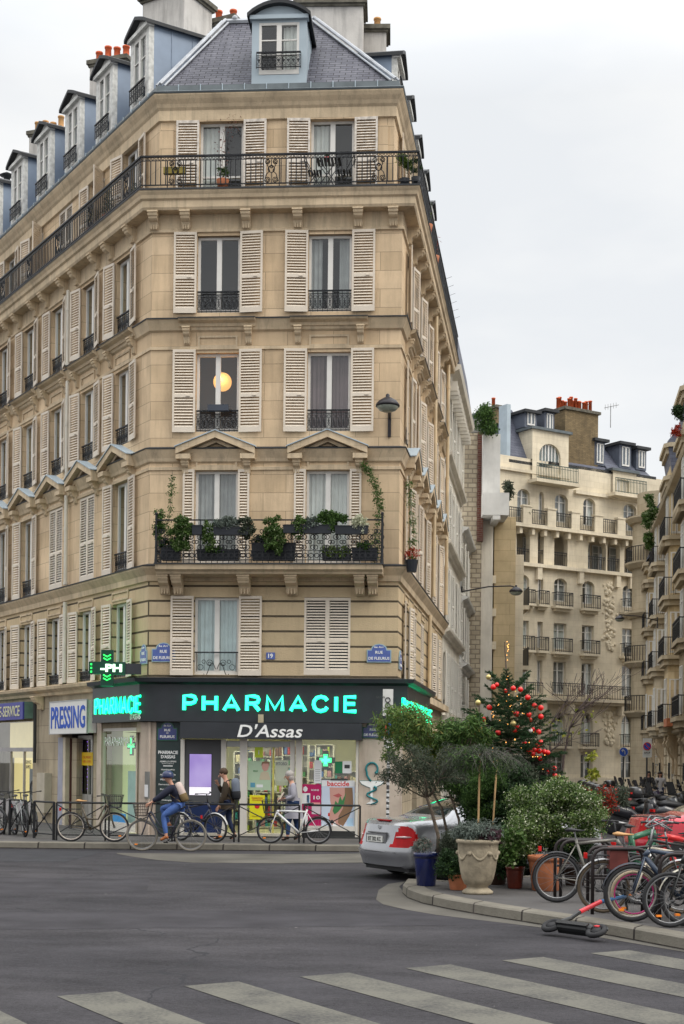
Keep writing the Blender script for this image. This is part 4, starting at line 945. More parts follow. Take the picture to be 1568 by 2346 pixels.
cpart('bezel', pmat('black bezel', (.02, .02, .022), .4), 432.5, 485.5, 1726.5, 1823.5, .061, .066, t)
cpart('screen', rampmat('lilac picture', (.30, .20, .58), (.46, .36, .72), None, .85), 434, 484, 1728, 1803, .066, .07, t)
cpart('screen', pmat('pale screen foot', (.6, .6, .6), .4, emit=(.72, .66, .78), es=.7), 434, 484, 1803.5, 1822, .066, .07, t)
# enamel street plates
BLUE = pmat('blue enamel', (.022, .035, .16), .25, 0, .08, 5., coat=.5); BLUE2 = pmat('faded blue enamel', (.07, .11, .34), .35, 0, .15, 8., coat=.3); GREENE = pmat('green enamel edge', (.03, .12, .07), .3); LILAC = pmat('pale plate edge', (.30, .42, .45), .4)
def plate(f, x0, x1, y0, y1, d, lines, label, face=BLUE, edge=GREENE, W2=None):
 xm = (x0 + x1) / 2; a, b = on(f, x0, (y0 + y1) / 2, d)[0], on(f, x1, (y0 + y1) / 2, d)[0]; w = W2 or (b - a); z1, z0 = on(f, xm, y0, d)[1], on(f, xm, y1, d)[1]; h = z1 - z0
 t = thing('street_name_plate', label, 'street sign', M=FM[f] @ TR((a + b) / 2, -d, z0))
 def outline(e):
  P = [(-w / 2 + e, e), (w / 2 - e, e), (w / 2 - e, h * .68 - e)]
  for i in range(7): th = math.pi * i / 6; P.append(((w * .34 - e) * math.cos(th), h * .68 - e + (h * .32) * math.sin(th)))
  return P + [(-w / 2 + e, h * .68 - e)]
 link('border', MB().prism(outline(0), -.012, .01).mesh('border', edge), t); link('face', MB().prism(outline(.022), -.016, -.011).mesh('face', face), t)
 for s, ww, zc_, hh in lines: o = text(s, w * ww, h * hh, WHT, t, None, .005, bold=.02); o.matrix_basis = TR(0, -.017, h * zc_)
 return t
L3 = (('6e Arr', .36, .80, .10), ('RUE', .30, .56, .13), ('DE', .10, .40, .06), ('FLEURUS', .72, .21, .14)); L2 = (('6e Arr', .40, .82, .10), ('RUE', .30, .54, .15), ('DE FLEURUS', .86, .22, .15))
plate('C', 361, 407, 1654, 1697, .10, L3, 'dark blue RUE DE FLEURUS plate at the top of the tall dark list panel')
plate('C', 831, 879, 1654, 1692, .075, L2, 'dark blue RUE DE FLEURUS plate above the snake and bowl emblem')
plate('C', 841, 897, 1475, 1518, .02, L2, 'faded blue RUE DE FLEURUS plate right of the closed shutters, under the string course', BLUE2, LILAC)
plate('C', 348, 402, 1472, 1517, .02, L2, 'faded blue RUE DE FLEURUS plate partly behind the open first-floor shutter', BLUE2, LILAC)
plate('L', 322, 337, 1476, 1522, .02, (('6e Arr', .4, .82, .1), ('RUE', .4, .54, .15), ("D'ASSAS", .8, .22, .15)), "faded blue RUE D'ASSAS plate on the left face by the building corner", BLUE2, LILAC, W2=.42)
tt_ = plate('R', 914, 921, 1490, 1535, .02, L2, 'faded blue street plate on the side-street face by the building corner', BLUE2, LILAC, W2=.6)
t = thing('house_number_plate', 'small blue enamel house number 19 between the first-floor windows', 'number plate', M=FC @ TR(S(620.5, 1503), -.005, Z(1503)))
link('face', MB().box(-.11, -.02, -.085, .11, .005, .085).mesh('face', BLUE2), t); o = text('19', .12, .11, WHT, t, None, .005, bold=.03); o.matrix_basis = TR(0, -.021, 0)
# bowl of Hygieia emblem
TEAL = pmat('teal paint', (.02, .17, .19), .4); t = thing('pharmacy_emblem', 'teal snake winding round a white bowl on the stone pier right of the window', 'emblem', M=FC @ TR(S(852, 1800, d=.08), -.065, 0))
def ez(y): return on('C', 852, y, .08)[1]
pu = .0108
mb = MB(); pts = []
for i in range(15):
 th = RD(-38) + RD(250) * i / 14; pts.append((.145 * math.cos(th) + .0, -.01, ez(1762) + .155 * math.sin(th)))
pts += [(-.12, -.01, ez(1776)), (-.07, -.01, ez(1784)), (-.02, -.01, ez(1790))]
mb.tube(pts, [.028 + .006 * (i < 2) for i in range(len(pts))], 6); mb.ball((pts[0][0], -.012, pts[0][2]), .045)
pts = [(.12 * math.sin(i * .75 + .5) * (1 if i < 9 else 1.3), -.014 - .008 * math.cos(i * .75), ez(1802) - (ez(1802) - ez(1843)) * i / 12) for i in range(13)]
mb.tube(pts, [.03 - .001 * i for i in range(13)], 6); link('snake', mb.mesh('snake', TEAL, True), t)
mb = MB(); P = [(-.30, ez(1790)), (.30, ez(1790)), (.24, ez(1797)), (.12, ez(1802)), (.03, ez(1805)), (.025, ez(1836)), (.13, ez(1842)), (-.13, ez(1842)), (-.025, ez(1836)), (-.03, ez(1805)), (-.12, ez(1802)), (-.24, ez(1797))]
mb.k = 1; mb.prism([(x * 1.05, z + (.012 if i < 2 else -.012)) for i, (x, z) in enumerate(P)], -.004, 0); mb.k = 0; mb.prism(P, -.012, -.004); link('bowl', mb.mesh('bowl', [WHT, TEAL]), t)
# ---- posters in the windows
def poster(f, x0, x1, y0, y1, d, label, mat, items=(), name='poster'):
 xm = (x0 + x1) / 2; ym = (y0 + y1) / 2; a, b = on(f, x0, ym, d)[0], on(f, x1, ym, d)[0]; z1, z0 = on(f, xm, y0, d)[1], on(f, xm, y1, d)[1]
 w, h = b - a, z1 - z0; t = thing(name, label, 'poster', M=FM[f] @ TR((a + b) / 2, -d, z0)); link('sheet', MB().box(-w / 2, -.006, 0, w / 2, .004, h).mesh('sheet', mat), t)
 for it in items:
  k = it[0]
  if k == 'b': _, u0, v0, u1, v1, mm = it; link('printed_block', MB().box((u0 - .5) * w, -.009, v0 * h, (u1 - .5) * w, -.006, v1 * h).mesh('printed_block', mm), t)
  if k == 't': _, s, cx, cz, tw, th, mm = it; o = text(s, tw * w, th * h, mm, t, None, .003, bold=.02); o.matrix_basis = TR((cx - .5) * w, -.009, cz * h)
  if k == 'p': P, mm = it[1:3]; link('printed_shape', MB().prism([((u - .5) * w, v * h) for u, v in P], it[3] if len(it) > 3 else -.009, -.006).mesh('printed_shape', mm), t)
 return t
c_ = lambda n, *c: pmat('print ' + n, c, .5, 0, .04)
RED, CRIM, WH, SKIN, HAIR, LEAF, SKYB, PALE = c_('red', .60, .02, .03), c_('crimson', .42, .01, .10), c_('white', .74, .74, .75), c_('skin', .56, .30, .25), c_('brown hair', .24, .14, .08), c_('leaf', .05, .20, .07), c_('sky blue', .04, .28, .62), c_('pale blue', .55, .62, .74)
poster('C', 737, 813, 1788, 1905, .012, 'large baccide poster with lower half of a face and a green leaf', PALE, (
 ('b', 0, .0, 1, .10, SKYB), ('p', [(.24, .86), (.26, .60), (.30, .48), (.24, .36), (.24, .22), (.34, .10), (.56, .10), (.66, .26), (.72, .48), (.76, .86)], SKIN),
 ('p', [(.70, .86), (.70, .6), (.64, .44), (.52, .30), (.50, .16), (.66, .10), (.84, .3), (.96, .5), (.93, .86)], HAIR, -.010),
 ('p', [(.34, .70), (.52, .745), (.62, .70), (.5, .66)], c_('lips', .42, .10, .10), -.011),
 ('p', [(.34, .40), (.42, .60), (.50, .54), (.56, .70), (.62, .60), (.74, .76), (.68, .54), (.58, .44), (.5, .38), (.40, .33)], LEAF, -.012),
 ('p', [(.32, .10), (.40, .19), (.52, .10)], WH, -.011), ('b', .78, .06, .96, .26, c_('lotion blue', .42, .60, .76)), ('b', .0, .88, 1, 1.0, WH), ('t', 'baccide', .50, .935, .66, .10, RED), ('t', '1er gel sans savon', .36, .05, .6, .03, WH)))
poster('C', 686, 736, 1797, 1892, .014, 'crimson poster with white product squares beside the baccide poster', CRIM, (('b', .10, .52, .50, .78, WH), ('b', .34, .55, .46, .74, SKYB), ('t', 'SOINS', .72, .86, .36, .04, WH), ('b', .60, .52, .96, .56, c_('pink', .7, .3, .3)), ('b', .58, .28, .98, .50, c_('pale mauve', .6, .52, .56)), ('b', .12, .02, .40, .26, WH), ('p', [(.16, .86), (.2, .93), (.3, .95), (.38, .9), (.36, .84), (.26, .81)], WH), ('t', '10', .80, .68, .3, .09, WH)))
poster('C', 572, 607, 1822, 1878, .03, 'yellow poster with a red disc on the lower part of the glass door', c_('yellow', .74, .68, .02), (('t', 'PROMOTION', .5, .88, .7, .05, RED), ('t', 'DU MOIS', .5, .8, .6, .05, RED), ('p', [(.5 + .17 * math.cos(i), .55 + .11 * math.sin(i)) for i in [k * .5236 for k in range(12)]], RED), ('t', 'Venez vite', .5, .14, .7, .06, c_('ochre', .4, .3, .02))))
poster('C', 568, 621, 1744, 1811, .03, 'pale green poster with a portrait on the upper part of the glass door', c_('pale green', .42, .54, .38), (('p', [(.62, .74), (.6, .9), (.7, .97), (.84, .97), (.92, .88), (.88, .72), (.8, .66), (.7, .66)], SKIN), ('p', [(.58, .84), (.62, .98), (.8, 1.0), (.94, .96), (.93, .82), (.88, .92), (.66, .92)], HAIR, -.011), ('p', [(.5, .36), (.56, .6), (.7, .66), (.9, .62), (.98, .36)], c_('beige top', .52, .45, .32)), ('b', .12, .1, .32, .26, c_('mid blue', .1, .3, .42)), ('b', .38, .1, .66, .2, WH), ('t', 'BIO', .34, .66, .2, .05, LEAF)))
poster('C', 584, 603, 1712, 1736, .03, 'small lime green notice at the top of the glass door', c_('lime', .50, .62, .04), (('t', 'i', .5, .5, .1, .4, WH),))
poster('C', 630, 661, 1742, 1800, -.05, 'cream FITOSO notice panel behind the right door glass', c_('cream', .56, .54, .38), (('t', 'FITOSO', .5, .86, .8, .12, c_('soft black', .06, .06, .06)),))
poster('C', 720, 737, 1742, 1795, .012, 'white price list taped to the display window near the green cross', WH, tuple(('b', .15, .1 + .08 * i, .85, .13 + .08 * i, c_('grey ink', .4, .4, .4)) for i in range(7)))
poster('C', 768, 785, 1745, 1772, .012, 'dark green notice in the display window right of the green cross', c_('dark green', .02, .2, .08)); poster('C', 785.5, 806, 1744, 1772, .012, 'white notice with a black sketch right of the dark green notice', WH, (('b', .2, .4, .8, .7, c_('black', .05, .05, .05)),))
poster('C', 758, 797, 1784, 1788, .03, 'black strip with an arrow on top of the baccide poster', c_('black', .05, .05, .05), name='paper_strip')
# small window cross
LEDG = pmat('led green', (.0, .3, .1), .4, emit=(.05, 1., .30), es=1.6); LEDC = pmat('led cyan', (.0, .3, .3), .4, emit=(.10, .95, .75), es=1.6); CASE = pmat('dark green cross case', (.005, .05, .03), .35)
def cross(mb, r, a, y0, y1): mb.prism([(-a, -r), (a, -r), (a, -a), (r, -a), (r, a), (a, a), (a, r), (-a, r), (-a, a), (-r, a), (-r, -a), (-a, -a)], y0, y1); return mb
t = thing('pharmacy_cross', 'small lit green and cyan cross hanging inside the display window', 'cross sign', M=FC @ TR(S(746.5, 1742, d=-.2), .2, Z(1742, 746, d=-.2)))
link('case', cross(MB(), .24, .075, -.03, .03).mesh('case', CASE), t); link('light_panel', cross(MB(), .15, .06, -.036, -.031).mesh('light_panel', LEDG), t); link('light_panel', cross(MB(), .10, .028, -.04, -.0365).mesh('light_panel', LEDC), t)
# big projecting cross
cp = atY(246, 1531, 34.75); t = thing('pharmacy_cross', 'large lit green cross with white PH display projecting over the left pharmacy sign', 'cross sign', M=Matrix.Translation(cp) @ Matrix.Rotation(RD(6), 4, 'Z'))
link('case', cross(MB(), .44, .15, -.10, .10).mesh('case', CASE), t); link('bracket', MB().box(.441, -.07, -.14, .82, .07, .12).mesh('bracket', FASC), t)
LEDW = pmat('led white green', (.3, .6, .4), .4, emit=(.62, 1., .66), es=2.2); LEDB = pmat('led bright green', (.0, .5, .1), .4, emit=(.03, 1., .12), es=1.5)
mb = MB()
def lit(mb, P, m=None, r=.018): mb.tube([(p[0], -.112, p[1]) for p in P], r, 5)
for zc_, sg in ((.27, 1), (.19, 1), (-.22, 1), (-.30, 1)): lit(mb, [(-.09, zc_ + .05), (0, zc_), (.09, zc_ + .05)])
for a_, b_ in (((.05, .1), (-.05, .1)),): pass
mb.split('light_panel', LEDB, t, WM[t.name], .02)
o = text('-PH', .52, .19, LEDW, t, None, .02, bold=.04); o.matrix_basis = TR(.10, -.105, .0)
[link('light_panel', MB().box(-.40, -.118, z_, -.36, -.104, z_ + .045).mesh('light_panel', LEDB), t) for z_ in (-.12, -.03, .06)]
gl = bpy.data.lights.new('cross_light', 'AREA'); gl.energy = 16; gl.color = (.12, 1., .25); gl.shape = 'RECTANGLE'; gl.size = .7; gl.size_y = .7
go = bpy.data.objects.new('cross_light', gl); COL.objects.link(go); go.parent = t; go.matrix_basis = TR(-.35, .16, 0) @ Matrix.Rotation(RD(25), 4, 'Z') @ Matrix.Rotation(RD(90), 4, 'X') @ Matrix.Rotation(RD(0), 4, 'Z')
# ================================================================ LEFT STREET LEVEL
def onL(x, y, d=0.): return on('L', x, y, d)
zsh = ZSHOP - .1
def opL(x0, x1, y0, y1, yr=1750): a, b = onL(x0, yr)[0], onL(x1, yr)[0]; return (a, b, ZG if y1 is None else onL((x0 + x1) / 2, y1)[1], onL((x0 + x1) / 2, y0)[1])
oP = opL(232, 312, 1668, None); oD = opL(142, 214, 1660, None); oW = opL(-60, 75, 1655, None)
mb = MB(); wallgrid(mb, -LL, 0, ZG - .05, zsh, [oP, oD, oW], rev=.3); mb.build('wall', GROUNDST, bld, FL_)
mb = MB(); wallgrid(mb, 0, LR, ZG - .05, zsh, [(4.2, 5.6, ZG, 2.8), (7.6, 9.4, ZG, 2.9), (11, 12.6, ZG, 2.8)], rev=.25); mb.build('wall', GROUNDST, bld, FR)
mb = MB(); mb.box(SRp, -.12, zf0 - .2, LR, 0, zf0 + .15); mb.box(SRp, -.25, ZSHOP - .3, LR, 0, ZSHOP - .1); mb.build('string_course', STONE2, bld, FR)
mb = MB(); [mb.box(a, .2, ZG, b, .24, c) for a, b, c in ((4.2, 5.6, 2.8), (7.6, 9.4, 2.9), (11, 12.6, 2.8))]; mb.split('door', pmat('old grey door', (.12, .11, .10), .6), bld, FR)
mb = MB(); mb.box(0, .0, zsh - .001, WC, .3, ZSHOP - .02); mb.box(-.0, .0, Z(1690), WC, .3, zsh - .002); mb.build('lintel', GROUNDST, bld, FC)
sb = onL(224, 1600)[0]; sa = -LL
P = [(0, 0), (-.10, .02), (-.12, .10), (-.26, .18), (-.28, .26), (0, .32)]; zc_ = onL(60, 1592)[1] - .12
mb = MB(); m_ = len(P); mb.add([(sa, p[0], zc_ + p[1]) for p in P] + [(SLp - .02, p[0], zc_ + p[1]) for p in P], [(i, m_ + i, m_ + i + 1, i + 1) for i in range(m_ - 1)] + [tuple(range(m_)), tuple(range(m_, 2 * m_))[::-1]]); mb.build('string_course', STONE2, bld, FL_)
link('console', console(.3, .3, .4), bld, FL_ @ TR(onL(98, 1600)[0], -.02, zc_ + .02))
# pharmacy side window
t = shop; a, b, z0_, z1_ = oP
mb = MB(); [mb.box(x, .02, z0_, x + .07, .1, z1_) for x in (a, b - .07)]; mb.box(a, .02, z1_ - .08, b, .1, z1_); mb.box(a, .02, z0_, b, .12, z0_ + .25); mb.build('frame_post', ALUW, t, FL_)
MB().quad((a, .05, z0_ + .2), (b, .05, z0_ + .2), (b, .05, z1_), (a, .05, z1_)).build('glazing', GLASS, t, FL_)
BL = pmat('glowing vertical blind', (.50, .56, .30), .8, 0, .05, emit=(.42, .46, .24), es=.6)  # blind gives off light itself, in place of lamps in the side room
mb = MB(); n = 26
for i in range(n): x = a + (b - a) * i / n; mb.quad((x, .62, z0_), (x + (b - a) / n * .9, .66, z0_), (x + (b - a) / n * .9, .66, z1_ + .2), (x, .62, z1_ + .2))
mb.build('blind', BL, t, FL_); mb = MB(); mb.quad((a - .3, .1, z0_), (a, .7, z0_), (a, .7, z1_ + .2), (a - .3, .1, z1_ + .2)); mb.quad((b, .7, z0_), (b + .1, .1, z0_), (b + .1, .1, z1_ + .2), (b, .7, z1_ + .2)); mb.box(a - .2, .1, z1_ + .02, b + .2, .8, z1_ + .06); mb.build('shop_room', WALLB, t, FL_)
tag(text('PARAPHARMACIE', (b - a) * .84, .24, WHT, None, FL_ @ TR((a + b) / 2, .03, z1_ - .35), .008, 'window_lettering'), 'white PARAPHARMACIE lettering across the top of the side window', 'sign')
t = thing('pharmacy_cross', 'small lit green cross in the side window under PARAPHARMACIE', 'cross sign', M=FL_ @ TR(a + (b - a) * .58, .3, onL(272, 1708)[1])); link('case', cross(MB(), .26, .09, -.02, .02).mesh('case', CASE), t); link('light_panel', cross(MB(), .22, .05, -.026, -.021).mesh('light_panel', LEDG), t)
o = MB().box(-.35, 0, 0, .35, .2, 1.35).build('display_cabinet', pmat('pale green cabinet', (.42, .56, .50), .5), None, FL_ @ TR(a + (b - a) * .68, .25, z0_ + .24)); tag(o, 'pale green display cabinet in the side window', 'cabinet')
tag(MB().box(-.4, -.0, 0, .45, .012, .36).build('poster', SKYB, None, FL_ @ TR(a + (b - a) * .5, .03, z0_ + .12)), 'sky blue sticker at the foot of the side window', 'poster')
cpart('pier', TRAV, 221, 231, 1655, None, -.02, .03, shop, 'L'); cpart('pier', TRAV, 312.5, 340, 1655, None, -.02, .03, shop, 'L')
t = thing('notice_case', 'narrow grey notice case on the travertine pier left of the listing panel', 'notice case', M=FL_); cpart('frame', pmat('grey case', (.18, .18, .17), .5), 327, 341, 1768, 1830, .031, .06, t, 'L'); cpart('sheet', WH, 329, 339, 1798, 1826, .06, .064, t, 'L')
# pressing sign box
t = thing('box_sign', 'white box sign with tall blue PRESSING letters over the left doorway', 'sign', M=FL_)
d = .30; a, b = onL(114, 1645, d)[0], onL(199, 1645, d)[0]; z1_, z0_ = onL(199, 1603, d)[1], onL(199, 1679, d)[1]
LB = pmat('cream sign face', (.66, .64, .62), .5, 0, .04); mb = MB(); mb.box(a, -d, z0_, b, -.02, z1_); mb.build('case', LB, t, FL_)
mb = MB(); [mb.box(*q) for q in ((a - .02, -d - .015, z0_ - .02, b + .02, -d + .03, z0_ + .0), (a - .02, -d - .015, z1_, b + .02, -d + .03, z1_ + .02), (a - .02, -d - .015, z0_, a, -d + .03, z1_), (b, -d - .015, z0_, b + .02, -d + .03, z1_))]; mb.build('trim', pmat('grey trim', (.4, .4, .4), .4, .4), t, FL_)
text('PRESSING', (b - a) * .92, (z1_ - z0_) * .70, pmat('royal blue print', (.01, .07, .42), .5), t, FL_ @ TR((a + b) / 2, -d - .002, (z0_ + z1_) / 2), .008, bold=.02)
# laundry sign
t = thing('box_sign', 'blue violet LIBRE-SERVICE sign over the laundry window at the left edge', 'sign', M=FL_); d = .35
b = onL(52, 1630, d)[0]; a = b - 3.4; z1_, z0_ = onL(52, 1608, d)[1], onL(52, 1648, d)[1]; mb = MB(); mb.box(a, -d, z0_, b, -d + .05, z1_); mb.build('face', pmat('violet blue sign', (.05, .05, .26), .45, 0, .1), t, FL_)
b2 = onL(78, 1630, .03)[0]; mb = MB(); mb.box(a, -d + .051, z0_ + .03, b - .01, -.02, z1_ + .01); mb.build('hood', pmat('verdigris metal', (.13, .22, .18), .6, 0, .25, 3.), t, FL_)
text('LIBRE-SERVICE', 2.75, (z1_ - z0_) * .62, pmat('pale yellow lettering', (.58, .56, .36), .5), t, FL_ @ TR(b - 1.62, -d - .002, (z0_ + z1_) / 2), .01, bold=.01, shear=.1)
# laundry window
a, b, z0_, z1_ = oW; lau = thing('laundry_shopfront', 'yellow lit laundry window with grey rail at the left edge', 'shopfront', M=FL_ @ TR(b - 1, 0, ZG))
YI = pmat('glowing laundry wall', (.55, .45, .20), .8, 0, .1, 1., emit=(.9, .72, .30), es=.75)  # room light put into the wall as emission; the laundry has no lamp
mb = MB(); mb.quad((a, 1.4, z0_), (b, 1.4, z0_), (b, 1.4, z1_), (a, 1.4, z1_)); mb.quad((b, .3, z0_), (b, 1.4, z0_), (b, 1.4, z1_), (b, .3, z1_)); mb.build('shop_room', YI, lau, FL_)
mb = MB(); n = 30
for i in range(n): x = b - 3.6 * i / n; mb.quad((x - .12, .5, z0_ + 1.9), (x, .55, z0_ + 1.9), (x, .55, z1_), (x - .12, .5, z1_))
mb.build('blind', pmat('glowing beige slats', (.5, .42, .22), .8, emit=(.8, .66, .35), es=.5), lau, FL_)  # slats emit a warm glow of their own to brighten the window
zr_ = onL(40, 1722)[1]; mb = MB(); mb.box(a, .03, zr_, b, .12, zr_ + .12); mb.box(b - .06, .03, z0_, b, .12, z1_); [mb.box(x, .03, z0_, x + .05, .1, zr_) for x in (b - .95, b - 2.2)]; mb.box(a, .03, z0_, b, .14, z0_ + .55); mb.build('frame', pmat('grey frame', (.36, .34, .34), .45, .2), lau, FL_)
MB().quad((a, .07, z0_ + .5), (b, .07, z0_ + .5), (b, .07, z1_), (a, .07, z1_)).build('glazing', GLASS, lau, FL_)
text('SERVICE', .5, .1, c_('black', .05, .05, .05), lau, FL_ @ TR(b - .55, .06, zr_ - .32), .004, 'lettering'); text('RAPIDE', .4, .1, MATS['print black'], lau, FL_ @ TR(b - .55, .06, zr_ - .47), .004, 'lettering')
for i in range(3):
 o = thing('washing_machine', ('grey drum washer nearest the laundry door', 'grey drum washer in the middle of the laundry window', 'grey drum washer at the left edge of the laundry')[i], 'washing machine', M=FL_ @ TR(b - .6 - i * .8, .8, ZG + .05), group='machines in the laundry')
 link('body', MB().box(-.35, 0, 0, .35, .5, 1.5).mesh('body', pmat('steel machine', (.30, .31, .32), .35, .5)), o); link('drum_door', MB().ring((0, -.01, .9), .2, .04, n=16, m=6).mesh('drum_door', MATS['black bezel']), o)
# pressing doorway
a, b, z0_, z1_ = oD; pr = thing('pressing_doorway', 'deep dry cleaner doorway with rough stone jamb under the white box sign', 'doorway', M=FL_ @ TR((a + b) / 2, 0, ZG))
mb = MB(); mb.box(a, .9, z0_, b, .95, z1_); mb.box(a - .02, .3, z0_, a, .95, z1_); mb.box(b, .3, z0_, b + .02, .95, z1_); mb.box(a, .3, z1_, b, .95, z1_ + .02); mb.build('shop_room', pmat('dark passage', (.07, .055, .045), .8, 0, .3), pr, FL_)
cpart('metal_panel', pmat('lilac grey door edge', (.30, .30, .36), .5), 132, 143, 1690, None, -.05, .04, pr, 'L'); cpart('frame_post', pmat('cream jamb', (.52, .45, .34), .6), 143.5, 149, 1690, None, -.25, .05, pr, 'L')
cpart('metal_panel', pmat('oxblood door', (.06, .018, .015), .5), 149.5, 161, 1692, None, -.28, -.08, pr, 'L')
cpart('pier', GROUNDST, 161.5, 175, 1692, None, -.3, -.12, pr, 'L')
xa, xb = onL(178, 1750, -.3)[0], onL(212, 1750, -.3)[0]
mb = MB(); [mb.box(*q) for q in ((xa, .30, z0_, xa + .07, .36, z1_ - .3), (xb - .07, .30, z0_, xb, .36, z1_ - .3), ((xa + xb) / 2 + .2, .30, z0_, (xa + xb) / 2 + .26, .36, z1_ - .3), (xa, .30, z1_ - .42, xb, .36, z1_ - .3), (xa, .3, z0_, xb, .36, z0_ + .9))]; mb.build('frame', pmat('aluminium door', (.40, .38, .35), .4, .5), pr, FL_)
MB().quad((xa, .33, z0_ + .8), (xb, .33, z0_ + .8), (xb, .33, z1_ - .3), (xa, .33, z1_ - .3)).build('glazing', GLASS, pr, FL_)
poster('L', 188, 213, 1724, 1754, -.28, 'yellow OUVERT notice with orange writing on the dry cleaner door', c_('amber', .72, .46, .01), (('t', 'OUVERT', .5, .62, .8, .2, c_('orange', .62, .16, .01)), ('t', '8H-19H', .5, .3, .7, .2, MATS['print orange'])))
FLG = pmat('purple fairy light', (.3, .1, .6), .4, emit=(.35, .12, 1.), es=2.5); mb = MB()
for i in range(26): mb.ball((xa + .1 + random.random() * .06 + (i % 2) * .42, .38, z0_ + 1.0 + i * .055), .012, 5, 3)
tag(mb.build('fairy_lights', FLG, None, FL_), 'string of tiny purple lights behind the dry cleaner door glass', 'fairy lights')
tag(cbox(MB(), 84, 102, 1771, 1862, .0, .22, 'L').build('utility_box', pmat('beige utility box', (.42, .37, .29), .6, 0, .15, 3.), None, FL_), 'tall beige utility box on the stone pier between laundry and dry cleaner', 'utility box')
mb = MB(); sp2 = onL(79, 1750, .1)[0]; mb.tube([(sp2, -.1, zc_ - .1), (sp2 + .02, -.1, 2.5), (sp2, -.1, 1.9)], .05, 8); mb.build('downpipe', pmat('black pipe', (.03, .03, .03), .6), bld, FL_)
# lamps fixed to walls
def walllamp(M, L, label, sc=1.0):
 """lantern with a round hood; arm runs from the wall (origin) along -y"""
 t = tag(link('street_lamp', None, None, M), label, 'street lamp', 'lamps fixed to the house fronts'); BK = pmat('black lamp enamel', (.025, .022, .025), .4, .2)
 mb = MB(); mb.box(-.04, -.05, -.55, .04, 0, .1); mb.tube([(0, -.03, -.1), (0, -L * .5, .12), (0, -L * .9, .16), (0, -L, .1)], .028, 8); link('arm', mb.mesh('arm', BK), t)
 mb = MB(); mb.lathe([(.03, .20), (.05, .17), (.045, .12), (.11, .10), (.22, .03), (.285, -.05), (.29, -.10), (.27, -.105)], 20, (0, -L, 0)); link('lamp_hood', mb.mesh('lamp_hood', BK, True), t)
 mb = MB(); mb.lathe([(.262, -.085), (.25, -.14), (.19, -.20), (.10, -.235), (.01, -.245)], 20, (0, -L, 0)); link('lamp_glass', mb.mesh('lamp_glass', pmat('frosted lamp bowl', (.30, .33, .27), .25, 0, .2, 12., coat=.4), True), t); return t
p = atY(880, 925, 34.1); s_l, z_l = on('C', 897, 930); M = FC @ TR(s_l, 0, p.z + .10)
walllamp(FC @ TR(s_l - .04, 0, p.z + .05), 1.25, 'black hooded street lamp on an arm beside the third-floor right shutter')
# ================================================================ OTHER BUILDINGS
STW = brickmat('pale limestone', (.78, .69, .53), (.72, .635, .48), (.56, .48, .35), .9, .42, .006, stainamt=.35, stain=(.36, .30, .22))
PLAST = brickmat('cream render', (.84, .79, .69), (.82, .77, .67), (.6, .55, .46), 6, 6, .001, stainamt=.45, stain=(.42, .38, .31), big=.5)
PLASTW = brickmat('white render', (.74, .73, .70), (.72, .71, .68), (.7, .7, .68), 6, 6, .001, stainamt=.5, stain=(.45, .44, .41), big=.5)
RUBBLE = brickmat('rubble stone', (.58, .50, .37), (.44, .37, .27), (.30, .25, .19), .42, .22, .03, bump=1., stainamt=.4)
BRICKY = brickmat('yellow brown brick', (.30, .22, .12), (.20, .15, .085), (.14, .11, .07), .30, .09, .012, bump=.6, stainamt=.6, stain=(.07, .06, .045), big=.8)
def facing(p, u):  return fmat(V2(*p), V2(*u).normalized())
def blockbld(name, label, M, w, depth, h, wallm, roofm=None, rh=0., back=True, cat='building'):
 t = thing(name, label, cat, M=M @ TR(w / 2, 0, .1)); return t
def winset(parent, M, s, z0, w, h, guard=.0, cur=None, **k): return window(parent, M, s, z0, w, h, guard=guard, cur=cur, **k)
def shell(parent, M, s0, s1, z0, z1, depth, mat, ops=(), rev=.3, sides=True):
 mb = MB(); wallgrid(mb, s0, s1, z0, z1, list(ops), rev=rev)
 if sides: mb.quad((s0, depth, z0), (s0, 0, z0), (s0, 0, z1), (s0, depth, z1)); mb.quad((s1, 0, z0), (s1, depth, z0), (s1, depth, z1), (s1, 0, z1)); mb.quad((s0, 0, z1), (s1, 0, z1), (s1, depth, z1), (s0, depth, z1)); mb.quad((s1, depth, z0), (s0, depth, z0), (s0, depth, z1), (s1, depth, z1))
 mb.build('wall', mat, parent, M); MB().quad((s0 + .1, .9, z0), (s1 - .1, .9, z0), (s1 - .1, .9, z1 - .1), (s0 + .1, .9, z1 - .1)).build('interior', DARK, parent, M)
def lmould(mb, s0, s1, z, h, d, ends=True):
 P = [(0, 0), (-d * .3, h * .1), (-d * .4, h * .45), (-d * .9, h * .7), (-d, h), (0, h * 1.1)]; m = len(P)
 mb.add([(s0, p[0], z + p[1]) for p in P] + [(s1, p[0], z + p[1]) for p in P], [(i, m + i, m + i + 1, i + 1) for i in range(m - 1)] + [tuple(range(m)), tuple(range(m, 2 * m))[::-1]])
